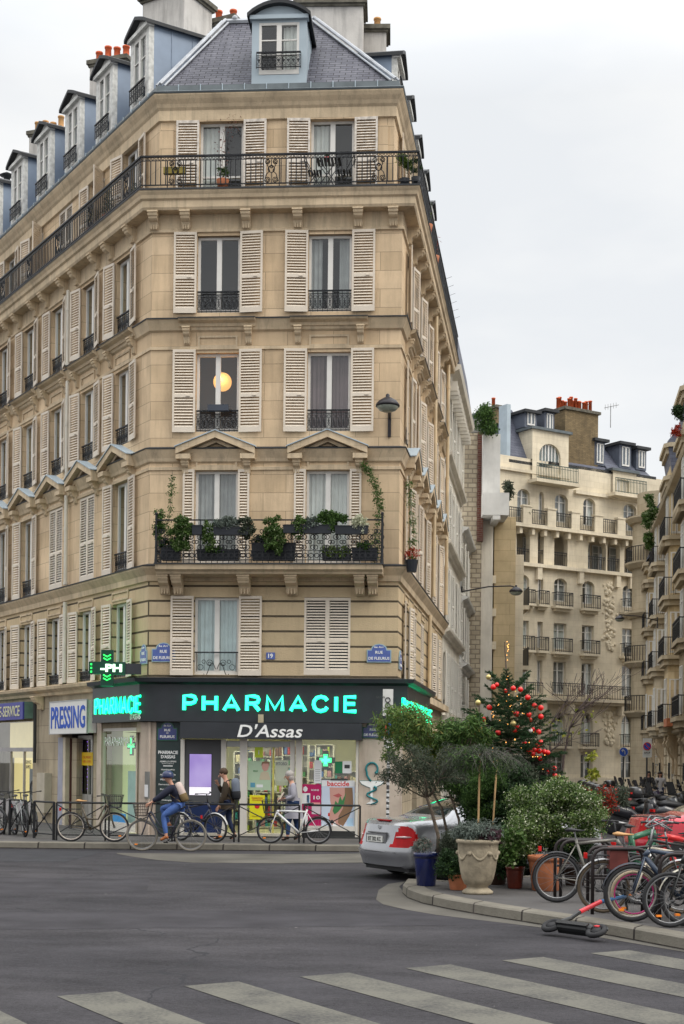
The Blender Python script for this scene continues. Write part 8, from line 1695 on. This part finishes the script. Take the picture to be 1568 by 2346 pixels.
# --- bare street trees
for pts, lab in ((((1403, 1960), (1411, 1890), (1425, 1820), (1440, 1782)), 'slim leafless street tree with a forked top right of the lit tree'), (((1376, 1960), (1376, 1880), (1377, 1810)), 'slim leafless sapling close to the right of the lit tree')):
 Y = 25.3; P = [npt(*q, Y) for q in pts]; P = [Vector((P[0].x - .01, Y, .15))] + P; mb = MB(); mb.tube(P, [.03, .024, .02, .016, .012][:len(P)], 6)
 for i in range(10): q = P[-1 - (i % 2)]; branches(mb, q, (random.choice([-1, 1, 1]) * random.uniform(.3, 1), random.gauss(0, .3), .7), .45, .009, 2, .5, 3, 3, .12, .12, None, rmin=.003)
 if len(pts) > 3: branches(mb, P[-1], (1, 0, .55), .7, .01, 2, .45, 3, 4, .06, .05, None, rmin=.003)
 t = thing('bare_tree', lab, 'tree', tuple(P[0])); link('trunk', mb.mesh('trunk', pmat('dark bark', (.07, .05, .045), .9), True), t, Matrix.Identity(4))
 leafcloud([(P[-1].x + .05, Y, P[-1].z - .15)], [(.35, .3, .3)], 26, .06, LF['yel'], 'leaves', t, Matrix.Identity(4), aspect=.7)
# ================================================================ SIGN POSTS
STP = pmat('grey sign post', (.08, .08, .08), .5, .3); px_ = npt(970, 2000, 33.1).x
t = thing('sign_post', 'sticker-covered parking sign post with white panels at the pavement corner', 'sign', (px_, 33.1, .146)); link('pole', MB().tube([(px_, 33.1, .146), (px_, 33.1, npt(0, 1725, 33.1).z)], .035, 8).mesh('pole', STP), t, Matrix.Identity(4))
def spanel(nm, x0, y0, x1, y1, Y, mat, t, th=.02): a, b = npt(x0, y0, Y), npt(x1, y1, Y); return link(nm, MB().box(a.x, Y - th, b.z, b.x, Y, a.z).mesh(nm, mat), t, Matrix.Identity(4))
SW = pmat('sign white', (.60, .60, .57), .5, 0, .08, 6.); spanel('panel', 958, 1723, 983, 1790, 33.04, SW, t); spanel('panel', 961, 1846, 985, 1870, 33.04, SW, t)
o = text('FALCON', .2, .05, MATS['print black'], t, None, .004); o.matrix_basis = Matrix.Translation((npt(970, 0, 33).x - px_, -.09, npt(0, 1733, 33).z - .146))
c = npt(970, 1764, 33.0); link('symbol', MB().ring((c.x, 33.01, c.z), .055, .012, 'y', 14, 5).mesh('symbol', MATS['print black']), t, Matrix.Identity(4)); link('symbol', MB().ring((c.x, 33.01, c.z + .13), .055, .012, 'y', 14, 5).mesh('symbol', MATS['print black']), t, Matrix.Identity(4)); c = npt(973, 1859, 33.0); link('symbol', MB().box(c.x - .09, 33.0, c.z - .03, c.x + .05, 33.015, c.z + .02).mesh('symbol', MATS['print black']), t, Matrix.Identity(4))
c = npt(972, 1822, 33.0); M = Matrix.Translation((c.x, 33.0, c.z)) @ Matrix.Rotation(RD(62), 4, 'Z') @ Matrix.Translation((-px_ * 0, 0, 0)); RS = pmat('sign red', (.55, .02, .02), .4); BS_ = pmat('sign blue', (.02, .07, .36), .4)
def disc(nm, r, y0, y1, mat, t, M): link(nm, MB().prism([(r * math.cos(a), r * math.sin(a)) for a in [k * .2618 for k in range(24)]], y0, y1).mesh(nm, mat), t, M)
disc('disc', .20, -.02, 0, RS, t, M); disc('disc', .16, -.024, -.021, BS_, t, M)
mb = MB(); [mb.box(px_ - .037, 33.055 - .0, z, px_ + .037, 33.066, z + random.uniform(.03, .09)) for z in np.arange(.6, 2.1, .13)]; link('stickers', mb.mesh('stickers', pmat('torn stickers', (.5, .5, .5), .6, 0, .6, 20.)), t, Matrix.Identity(4))
for xn, yn, Y, lab in ((1560, 1880, 62.0, 'round blue left-turn arrow sign on a thin post far down the street'),):
 c = npt(xn, yn, Y); t = thing('road_sign', lab, 'sign', (c.x, Y, 0)); link('pole', MB().tube([(c.x, Y + .03, 0), (c.x, Y + .03, c.z)], .035, 6).mesh('pole', STP), t, Matrix.Identity(4)); M = Matrix.Translation(c); disc('disc', .205, -.01, 0, SW, t, M); disc('disc', .185, -.015, -.0105, BS_, t, M)
 mb = MB(); mb.tube([(.05, -.03, -.11), (.05, -.03, .02), (.0, -.03, .07), (-.06, -.03, .06)], .018, 5); mb.tube([(-.02, -.03, .12), (-.09, -.03, .05), (-.03, -.03, -.01)], .014, 5); link('arrow', mb.mesh('arrow', SW), t, M)
c = npt(1619, 1862, 60.); t = thing('road_sign', 'white no-parking panel with a red and blue disc on a post at the far corner', 'sign', (c.x, 60, 0)); link('pole', MB().tube([(c.x, 60.05, 0), (c.x, 60.05, c.z)], .04, 6).mesh('pole', STP), t, Matrix.Identity(4)); spanel('panel', 1608, 1846, 1630, 1894, 60, SW, t); M = Matrix.Translation(npt(1619, 1866, 59.96)); disc('disc', .17, -.01, 0, RS, t, M); disc('disc', .135, -.015, -.0105, BS_, t, M); M2_ = M @ Matrix.Rotation(RD(45), 4, 'Y'); link('bar', MB().box(-.15, -.02, -.02, .15, -.0155, .02).mesh('bar', RS), t, M2_)
me = textmesh('SAUF', .26, .07, .003, bold=.02); me.materials.append(MATS['print black']); link('lettering', me, t, Matrix.Translation(npt(1619, 1882, 59.96)))
# ================================================================ RACKS, BICYCLES, SCOOTER ON THE ISLAND
RK = pmat('dark brown rack steel', (.03, .024, .024), .4, .3, .2, 4.)
def rack(x, y, label, L=.72, h=.84, rz=0.):
 t = tag(link('bicycle_rack', None, None, Matrix.Translation((x, y, .146)) @ Matrix.Rotation(rz, 4, 'Z')), label, 'bicycle rack', 'hooped bicycle racks on the island'); mb = MB(); c = .14; P = [(0, 0, 0), (0, 0, h - c)] + [(c - c * math.cos(a), 0, h - c + c * math.sin(a)) for a in (.4, .8, 1.2)] + [(c, 0, h), (L - c, 0, h)] + [(L - c + c * math.sin(a), 0, h - c + c * math.cos(a)) for a in (.4, .8, 1.2)] + [(L, 0, h - c), (L, 0, 0)]
 mb.tube(P, .024, 10); link('hoop', mb.mesh('hoop', RK, True), t); link('crossbar', MB().tube([(0, 0, h * .55), (L, 0, h * .55)], .018, 8).mesh('crossbar', RK), t)
def isl(xn, Y): return (xn - 855.5 + 3.5) / 3564.6 * Y
rack(isl(1402, 20.1), 20.1, 'dark steel hoop rack furthest left in front of the big terracotta pot'); rack(isl(1388, 20.45), 20.45, 'dark steel hoop rack just behind the furthest left one'); rack(isl(1482, 18.3), 18.3, 'dark steel hoop rack behind the brown saddled bicycle'); rack(isl(1470, 18.7), 18.7, 'dark steel hoop rack paired behind the second rack')
rack(isl(1650, 17.3), 17.3, 'dark steel hoop rack behind the blue bicycle frame at the right'); rack(isl(1640, 17.7), 17.7, 'dark steel hoop rack paired at the far right')
gI = 'bicycles parked in the island racks'
def ibike(x0n, x1n, Y, label, fm, heading=1, dy=0., lean=2., **k):
 a, b = Vector((isl(x0n, Y), Y, .146)), Vector((isl(x1n, Y + dy), Y + dy, .146)); ang = math.atan2(b.y - a.y, b.x - a.x) + (0 if heading > 0 else math.pi); wb = k.pop('wb', (b - a).length); c = (a + b) / 2
 return bicycle(Matrix.Translation(c) @ Matrix.Rotation(ang, 4, 'Z') @ Matrix.Rotation(RD(lean), 4, 'X'), label, fm, wb=wb, group=gI, **k)
ibike(1393, 1578, 19.75, 'bicycle with a black saddle and black mudguards parked first from the left', PM('dull grey frame', .16, .15, .13), r=.345, tw=.027, guard=BLKP, bar='flat', saddle=BLKP, barh=1.12, seat_h=.98, rack=False, lean=-2)
def leatherbag(t):
 link('pannier', MB().box(-.45, -.12, .58, -.22, .10, .86).mesh('pannier', pmat('oxblood pannier', (.14, .035, .03), .55, 0, .3, 6.)), t)
ibike(1509, 1705, 18.45, 'bicycle with a tan leather saddle and oxblood bag in the middle of the racks', PM('black frame', .02, .02, .02), r=.345, tm=pmat('brown tyre', (.10, .075, .05), .7), saddle=MATS['tan leather'], seat_h=1.0, guard=pmat('silver mudguard', (.4, .4, .4), .3, .6), bar='swept', dress=leatherbag, lean=2)
ibike(1581, 1790, 17.45, 'dark blue bicycle in front with its front wheel towards the urn', PM('steel blue frame', .03, .045, .075), heading=-1, r=.355, guard=pmat('blue black mudguard', (.015, .018, .03), .35), thick=.026, rimc=pmat('grey rim', (.30, .28, .25), .4, .3), bar='swept', barh=1.14, lean=-2, tw=.028)
ibike(1586, 1785, 17.9, 'bicycle with beige tyres and a pink rim just behind the dark blue one', PM('cream frame', .45, .4, .32), heading=-1, r=.30, tm=pmat('beige tyre', (.28, .22, .15), .7), rimc=pmat('pink rim', (.42, .03, .16), .4), barh=1.0, lean=1)
ibike(1722, 1920, 17.0, 'bicycle with a cream front mudguard cut by the right edge', PM('cream frame', .45, .4, .32), heading=-1, r=.345, guard=pmat('cream mudguard', (.56, .52, .42), .4), barh=1.1, lean=-2)
ibike(1676, 1870, 16.9, 'black bicycle wheel low behind the cream mudguard', PM('black frame', .02, .02, .02), heading=-1, r=.33, rimc=CHR, lean=2, barh=.98)
ibike(1540, 1650, 21.6, 'green shared bicycle with a front basket behind the racks', PM('green frame', .02, .11, .055), heading=1, dy=1.0, r=.33, wb=1.1, guard=pmat('green mudguard', (.03, .13, .07), .35), basket=BLKP, thick=.05, barh=1.08)
ibike(1640, 1760, 20.6, 'red bicycle with white mudguards behind the blue frame', PM('bright red frame', .50, .015, .015), heading=-1, dy=.8, r=.33, wb=1.1, guard=pmat('white plastic mudguard', (.6, .6, .58), .35), thick=.045, barh=1.06, tm=RUB)
ibike(1600, 1760, 19.6, 'black city bicycle with a chrome lamp between the racks', PM('black frame', .02, .02, .02), heading=-1, dy=.3, r=.34, barh=1.1, bar='swept', rimc=CHR)
# --- electric scooter lying on the kerb
sc0 = G(1291, 2126, .0); sA = Vector((isl(1382, 17.2), 17.22, .12)); sB = Vector((isl(1487, 16.75), 16.72, .10))
t = thing('electric_scooter', 'black electric scooter with a red stem lying across the kerb', 'scooter', tuple(G(1310, 2125)))
u = (sB - sA).normalized(); MS = Matrix(((u.x, 0, -u.y, sA.x), (u.y, 0, u.x, sA.y), (0, 1, 0, sA.z), (0, 0, 0, 1)))
MS = Matrix(((u.x, u.y * .45, -u.y * .89, sA.x), (u.y, -u.x * .45, u.x * .89, sA.y), (0, .89, .45, sA.z), (0, 0, 0, 1)))
ds = (sB - sA).length; MS_ = MS
SK_B = pmat('scooter black', (.018, .019, .02), .4, .2, .2, 5., coat=.2)
mb = MB(); mb.tube([(.06, 0, .02), (.12, 0, .02), (ds - .10, 0, .02), (ds - .04, 0, .02)], [.03, .07, .07, .04], 10); mb.v = [tuple(v) for v in mb.v]; mb.box(.10, -.075, -.03, ds - .08, .075, .035); link('deck', mb.mesh('deck', SK_B), t, MS_)
for x in (0, ds + .03):
 mb = MB(); mb.ring((x, 0, 0), .10, .034, 'y' if False else 'z', 20, 8); mb.lathe([(.06, -.02), (.06, .02)], 12, (x, 0, 0)); w_o = mb.mesh('wheel', RUB, True)
 link('wheel', w_o, t, MS_ @ Matrix.Translation((x, 0, 0)) @ Matrix.Rotation(RD(90), 4, 'X') @ Matrix.Translation((-x, 0, 0)))
mb = MB(); [mb.tube([(ds + .03 + .13 * math.cos(a), 0, .13 * math.sin(a)) for a in [RD(20 + 14 * k) for k in range(8)]], .014, 5)]; link('mudguard', mb.mesh('mudguard', SK_B), t, MS_); link('brake_light', MB().box(ds - .04, -.03, .05, ds + .03, .03, .08).mesh('brake_light', pmat('scooter red', (.52, .02, .03), .35, coat=.4)), t, MS_)
h0 = Vector((isl(1432, 17.2), 17.3, .20)); h1 = Vector((isl(1452, 17.4), 17.45, .26)); h2_ = Vector((isl(1508, 17.6), 17.75, .36)); h3_ = Vector((isl(1570, 17.9), 18.05, .40))
link('stem', MB().tube([Vector((sA.x + .1, sA.y + .02, .16)), h0, h1], .026, 8).mesh('stem', SK_B), t, Matrix.Identity(4)); link('stem', MB().tube([h1, h2_], .029, 10).mesh('stem', MATS['scooter red']), t, Matrix.Identity(4)); link('stem', MB().tube([h2_, h3_], .026, 8).mesh('stem', pmat('scooter blue tape', (.03, .10, .22), .4)), t, Matrix.Identity(4))
link('handlebar', MB().tube([h3_ + Vector((-.04, -.1, .18)), h3_, h3_ + Vector((.05, .12, -.18))], .016, 6).mesh('handlebar', SK_B), t, Matrix.Identity(4)); link('handle_grip', MB().tube([h3_ + Vector((-.045, -.11, .2)), h3_ + Vector((-.025, -.06, .1))], .021, 6).mesh('handle_grip', SK_B), t, Matrix.Identity(4))
# ================================================================ THINGS ON THE BALCONIES
PBX = pmat('dark planter', (.015, .018, .024), .5, 0, .15, 4.); ba, bb_ = S(357, 1300, d=.7), S(877, 1300, d=.7); zbf = zb1 + .012
def bpx(xn, yn, d=.76): s, z = on('C', xn * .91642, yn * .91642, d); return s, z
def planter(x0, x1, y0, y1, d0, d1, label, name='planter_box', group='planters on the second-floor balcony'):
 a, zt_ = bpx(x0, y0, (d0 + d1) / 2); b, zb_ = bpx(x1, y1, (d0 + d1) / 2); m = (a + b) / 2; w = (b - a) / 2; h = zt_ - zb_; t = thing(name, label, 'planter', M=FC @ TR(m, -(d0 + d1) / 2, zb_), group=group); e = (d1 - d0) / 2
 mb = MB(); mb.prism([(-w * .96, 0), (w * .96, 0), (w, h), (-w, h)], -e, e); mb.box(-w - .01, -e - .01, h - .02, w + .01, e + .01, h); link('box', mb.mesh('box', PBX), t); link('soil', MB().box(-w + .02, -e + .02, h, w - .02, e - .02, h + .01).mesh('soil', SOIL), t)
X_ = lambda p: 370 + p / 2.613; Y_ = lambda p: 1270 + p / 2.613
for x0, x1, y0, y1, lab in ((292, 356, 115, 176, 'short dark planter hung on the balcony rail above the left floor trough'), (430, 660, 128, 178, 'long dark planter hung on the rail before the left window'), (885, 1005, 112, 165, 'dark planter hung on the rail left of the right window'), (1012, 1200, 112, 168, 'dark planter hung on the rail before the right window'), (1222, 1440, 118, 172, 'dark planter hung on the rail right of the right window')):
 planter(X_(x0), X_(x1), Y_(y0), Y_(y1), .79, .95, lab)
for x0, x1, y0, y1, lab in ((92, 212, 262, 343, 'square dark floor planter at the left end of the second-floor balcony'), (322, 598, 275, 343, 'long dark trough standing behind the rail under the left window'), (680, 965, 232, 343, 'tall dark trough in the middle of the second-floor balcony'), (1140, 1330, 300, 343, 'low dark trough under the right window'), (1335, 1500, 265, 343, 'dark floor planter at the right end of the second-floor balcony')):
 planter(X_(x0), X_(x1), Y_(y0), Y_(y1), .48, .70, lab)
def bplant(x0, x1, y0, y1, d, n, m, label, sz=.05, name='balcony_plant', k=9, r=.1, asp=.6, droop=.2, grp='plants on the second-floor balcony'):
 a, zt_ = bpx(x0, y0, d); b, zb_ = bpx(x1, y1, d); c = ((a + b) / 2, -d, (zt_ + zb_) / 2); r = min(r, (b - a) / 2, (zt_ - zb_) / 2); cs, rr = clumps(c, (max(.01, (b - a) / 2 - r * .7), .07, max(.01, (zt_ - zb_) / 2 - r * .7)), k, r)
 t = thing(name, label, 'plant', M=FC @ TR(c[0], -d, zb_), group=grp); leafcloud(cs, rr, n, sz, m, 'foliage', t, FC, aspect=asp, droop=droop, shell=.3); return t
bp = [(140, 305, 45, 265, .84, 2600, LF['ivy'], 'dense variegated ivy covering the left part of the balcony rail', 14), (360, 440, 75, 270, .86, 620, LF['ivy'], 'thin trailing ivy below the rail left of the left window', 7), (425, 610, 62, 130, .88, 900, LF['grey'], 'silvery trailing plant along the planter before the left window', 8), (600, 690, 50, 190, .88, 900, LF['olive'], 'olive-green tuft on the rail beside the left window shutter', 6),
      (735, 905, 55, 300, .88, 2400, LF['ivy'], 'dense ivy hanging in the middle of the balcony rail', 14), (945, 1035, 45, 190, .88, 800, LF['ivy'], 'ivy tuft hanging between middle and right planters', 6), (1035, 1110, 60, 120, .88, 420, LF['grey'], 'silvery plant in the planter before the right window', 5), (1105, 1250, 25, 118, .86, 1200, LF['mid'], 'fresh green bushy plant standing on the rail at the right window', 8), (1190, 1230, 80, 145, .9, 200, LF['mid'], 'small green tail hanging below the right window planter', 3), (1250, 1300, 45, 100, .88, 260, LF['mid'], 'small green tuft right of the bushy rail plant', 3),
      (1335, 1430, 50, 150, .9, 520, LF['wf'], 'cream variegated plant in the rightmost hung planter', 6), (370, 500, 250, 292, .66, 420, LF['mid'], 'low green plant in the long floor trough', 5), (1140, 1320, 245, 325, .66, 800, LF['light'], 'yellow-green leafy plant in the low trough under the right window', 7), (1380, 1450, 215, 280, .70, 380, LF['mid'], 'bright green herb in the right end planter', 4), (45, 110, 0, 250, .70, 420, LF['mid'], 'loose green shoots at the left end post', 6), (90, 210, 170, 265, .6, 520, LF['dark'], 'dark green shrub in the left end planter', 6), (690, 820, 180, 240, .6, 420, LF['dark'], 'dark green plant in the tall middle trough', 5)]
for x0, x1, y0, y1, d, n, m, lab, k in bp: bplant(X_(x0 - 16), X_(x1 + 16), Y_(y0 - 12), Y_(y1 + 16), d, int(n * 2.0), m, lab, k=k * 4, sz=.055, r=.065)
def vine(M, pts, n, m, label, sz=.05, rad=.06, thin=.006, name='climbing_plant', group=None):
 t = thing(name, label, 'plant', M=M @ Matrix.Translation(pts[0]), group=group); link('stem', MB().tube(pts, thin, 4).mesh('stem', BARK), t, M)
 cs = [];
 for a, b in zip(pts[:-1], pts[1:]): cs += [tuple(Vector(a).lerp(Vector(b), f)) for f in (0, .33, .66)]
 leafcloud(cs, [rad * random.uniform(.6, 1.3) for _ in cs], n, sz, m, 'foliage', t, M, aspect=.6, shell=.2); return t
def cp(xn, yn, d): s, z = on('C', xn * .91642, yn * .91642, d); return (s, -d, z)
vine(FC, [cp(408, 1395, .5), cp(412, 1330, .5), cp(424, 1290, .45), cp(428, 1235, .4), cp(431, 1180, .35)], 520, LF['mid'], 'slender climber with a pole at the left end of the second-floor balcony', rad=.09)
link('pole', MB().box(-.03, -.01, 0, .03, .01, 1.25).mesh('pole', pmat('weathered lattice', (.16, .11, .08), .9)), bpy.data.objects['climbing_plant'], FC @ TR(cp(402, 1300, .3)[0], -.3, Z(1285)))
vine(FC, [cp(936, 1400, .5), cp(942, 1330, .4), cp(950, 1270, .3), cp(940, 1215, .25), cp(922, 1175, .2), cp(905, 1160, .18)], 1500, LF['ivy'], 'leafy climber hanging over the right end of the second-floor balcony', rad=.12)
s0, z0_ = on('R', 1030 * .91642, 1400 * .91642, .35); vine(FR, [(s0, -.35, z0_), (s0 - .05, -.4, z0_ + .7), (s0 + .1, -.3, z0_ + 1.4), (s0, -.25, z0_ + 2.1)], 700, LF['ivy'], 'climber with red flowers beside the first side-street window', rad=.12)
t = thing('planter_box', 'dark pot with red geraniums hung outside the first side-street window', 'planter', M=FR @ TR(s0, -.35, z0_ - .3)); link('box', MB().lathe([(.12, 0), (.16, .3)], 12).mesh('box', PBX), t); leafcloud([(0, 0, .45)], [(.2, .16, .15)], 220, .05, LF['red'], 'flowers', t, FR @ TR(s0, -.35, z0_ - .3), aspect=.8)
# warm paper lantern in the third-floor left room
s_, z_ = on('C', 510, 875, -.55); t = thing('paper_lantern', 'glowing round orange paper lantern inside the third-floor left window', 'lamp', M=FC @ TR(s_, .55, z_)); link('shade', MB().ball((0, 0, 0), .235, 20, 14).mesh('shade', pmat('lit paper', (.8, .5, .2), .7, emit=(1., .48, .13), es=1.05), True), t); link('cord', MB().tube([(0, 0, .23), (0, 0, .75)], .006, 4).mesh('cord', BLKP), t)
ll = bpy.data.lights.new('lantern_light', 'POINT'); ll.energy = 14; ll.color = (1, .5, .2); ll.shadow_soft_size = .2; lo_ = bpy.data.objects.new('lantern_light', ll); COL.objects.link(lo_); lo_.parent = t; lo_.location = (0, -.28, .0)
mb = MB(); s_, z_ = on('C', 501, 937, .08); t = thing('planter_box', 'small slate window box on the guard of the third-floor left window', 'planter', M=FC @ TR(s_, -.1, z_ - .06)); link('box', MB().box(-.26, -.09, 0, .26, .07, .15).mesh('box', pmat('slate planter', (.05, .06, .08), .5)), t)
# top balcony: bistro set, pots, leggy vine
def onT(xn, yn, d=.15): s, z = on('C', xn * .91642, yn * .91642, d); return s
zT = ZSL1 + .03; BI = pmat('black bistro metal', (.015, .015, .017), .45)
s_ = onT(822, 460); t = thing('bistro_table', 'small black folding slatted table on the top balcony before the right window', 'table', M=FC @ TR(s_, -.08, zT)); mb = MB(); [mb.box(-.3 + i * .088, -.24, .70, -.23 + i * .088, .24, .72) for i in range(7)]; link('table_top', mb.mesh('table_top', BI), t); [link('leg', MB().tube([(-.26 * s, y, 0), (.24 * s, y, .70)], .011, 5).mesh('leg', BI), t) for s in (-1, 1) for y in (-.2, .2)]
for xn, sg, lab in ((785, 1, 'black folding slatted chair left of the table on the top balcony'), (862, -1, 'black folding slatted chair right of the table on the top balcony')):
 s_ = onT(xn, 460); t = thing('folding_chair', lab, 'chair', M=FC @ TR(s_, -.08, zT) @ Matrix.Rotation(0 if sg > 0 else math.pi, 4, 'Z')); mb = MB(); [mb.box(-.15 + i * .07, -.19, .43, -.10 + i * .07, .19, .445) for i in range(5)]; link('seat', mb.mesh('seat', BI), t); mb = MB(); [mb.box(-.23 - .012 * i, -.18, .62 + .07 * i, -.215 - .012 * i, .18, .66 + .07 * i) for i in range(3)]; link('backrest', mb.mesh('backrest', BI), t)
 [link('leg', MB().tube(P, .01, 5).mesh('leg', BI), t) for y in (-.18, .18) for P in ([(.18, y, 0), (-.27, y, .86)], [(-.18, y, 0), (.14, y, .44)])]
def bpot(xn, d, r, h, mat, label, fol, n, R, M=FC, z=zT, fz=.2, sz=.05, s=None, asp=.5):
 s_ = s if s is not None else onT(xn, 460, d); t = thing('potted_plant', label, 'potted plant', M=M @ TR(s_, -d, z)); link('pot', MB().lathe([(r * .7, 0), (r, h), (r * .9, h), (.01, h - .02)], 14).mesh('pot', mat, True), t); cs, rr = clumps((0, 0, h + fz), R, 6, max(R) * .45); leafcloud(cs, rr, n, sz, fol, 'foliage', t, M @ TR(s_, -d, z), aspect=asp, shell=.2)
bpot(557, .25, .16, .24, POT, 'terracotta pot with a low green plant before the left top-floor window', LF['mid'], 300, (.14, .1, .1)); bpot(817, .08, .07, .1, RB_, 'small red pot with a plant on the bistro table', LF['dark'], 90, (.06, .06, .05), z=zT + .72, fz=.05, sz=.04)
bpot(1012, .2, .13, .2, PBX, 'leafy yellow-green plants in the right corner of the top balcony', LF['light'], 520, (.2, .1, .25), fz=.3, sz=.09, asp=.25); bpot(1040, .28, .12, .2, PBX, 'dark green plant at the right corner post of the top balcony', LF['dark'], 320, (.12, .1, .2), fz=.25)
s_, z_ = on('C', 435 * .91642, 415 * .91642, .42); t = thing('planter_box', 'ochre window box hung inside the top balcony rail at its left end', 'planter', M=FC @ TR(s_, -.33, z_ - .16)); link('box', MB().box(-.27, -.06, 0, .27, .06, .16).mesh('box', pmat('ochre planter', (.36, .28, .06), .6)), t)
vine(FC, [(onT(563, 460, .2), -.2, zT + .2), (onT(556, 400, .1), -.05, zT + .7), (onT(552, 340, .1), .1, zT + 1.2), (onT(560, 300, .1), .15, zT + 1.7), (onT(590, 290, .1), .15, zT + 1.8)], 160, pmat('russet leaf', (.14, .05, .035), .7), 'leggy russet-leaved vine before the left top-floor window', rad=.22, sz=.05)
nL = off(.1)
for i, (s, lab) in enumerate(((-1.0, 'terracotta pot beside the corner on the left run of the top balcony'), )): bpot(0, .1, .13, .25, POT, lab, LF['dark'], 120, (.1, .1, .12), M=FM['L'], s=s)
for s, lab in ((-2.6, 'dark conical shrub nearest the corner on the left top balcony'), (-3.7, 'second dark conical shrub along the left top balcony')):
 t = thing('potted_shrub', lab, 'potted plant', M=FM['L'] @ TR(s, -.12, zT)); link('pot', MB().lathe([(.12, 0), (.17, .28), (.15, .28)], 14).mesh('pot', POT, True), t); leafcloud([(0, 0, .45), (0, 0, .7), (0, 0, .95)], [.2, .16, .1], 900, .04, LF['dark'], 'foliage', t, FM['L'] @ TR(s, -.12, zT))
for s in (3.0, 5.4): t = thing('potted_plant', 'palm-like green plant leaning over the side balcony rail' if s < 4 else 'red flowering plant on the side balcony rail', 'potted plant', M=FM['R'] @ TR(s, -.35, zT)); link('pot', MB().lathe([(.12, 0), (.16, .25)], 12).mesh('pot', POT, True), t); leafcloud([(0, .05, .75), (0, .05, .5)], [(.16, .15, .18), .14], 120, .10, LF['light'] if s < 4 else LF['red'], 'foliage', t, FM['R'] @ TR(s, -.35, zT), aspect=.12)
# anti-bird spikes on the side balcony
mb = MB(); [mb.tube([(s, -.42, zT + hr), (s, -.42 - .2, zT + hr + .07)], .005, 4) for s in (9, 9.8, 10.6, 11.4, 12.2, 13)]; tag(mb.build('bird_spikes', BLKP, None, FM['R']), 'row of thin black spikes pointing out from the side balcony rail', 'bird spikes')
# roof-terrace and balcony greenery further off
def farbush(label, x0, y0, x1, y1, Y, n, m, sz=.12, name='roof_shrub', k=16):
 a, b = npt(x0, y0, Y), npt(x1, y1, Y); c = ((a.x + b.x) / 2, Y, (a.z + b.z) / 2); R = (abs(b.x - a.x) / 2 * .8, .5, abs(a.z - b.z) / 2 * .8); cs, rr = clumps(c, R, k, min(R[0], R[2]) * .55); t = thing(name, label, 'plant', c); leafcloud(cs, rr, n, sz, m, 'foliage', t, Matrix.Identity(4), aspect=.5, shell=.3)
farbush('bushy green roof-terrace shrub above the rough stone gable', 1183, 1012, 1252, 1085, 64.8, 2600, LF['mid'], .13); farbush('olive shrub on the white flue ledge', 1250, 1195, 1282, 1262, 65.5, 1100, LF['olive'], .12)
farbush('long green climber on the balconies of the tan right-hand house', 1604, 1225, 1644, 1400, 77.5, 3000, LF['ivy'], .14, 'balcony_climber'); farbush('dark green balcony shrub high on the right-hand house', 1682, 1010, 1712, 1060, 66.2, 900, LF['dark'], .12); farbush('reddish trailing balcony plant high on the right-hand house', 1680, 1062, 1704, 1095, 66.0, 400, LF['red'], .1)
for x0, y0, x1, y1, lab in ((1462, 1280, 1500, 1300, 'green plants on the far loggia balcony'), (1558, 1292, 1585, 1308, 'purple-brown plant on the far right loggia balcony'), (1308, 1270, 1328, 1292, 'small green plant on the far left loggia balcony')): farbush(lab, x0, y0, x1, y1, 99.0 if x0 < 1400 else 104.0, 260, LF['mid'] if x0 != 1558 else LF['purp'], .16, 'balcony_plant', 6)
o = thing('planter_box', 'red-brown window box on the ground floor cornice of the right-hand house', 'planter', M=MR @ TR(rs_(75), -.75, 4.0)); link('box', MB().box(-1.1, -.15, 0, 1.1, .15, .42).mesh('box', POT), o)
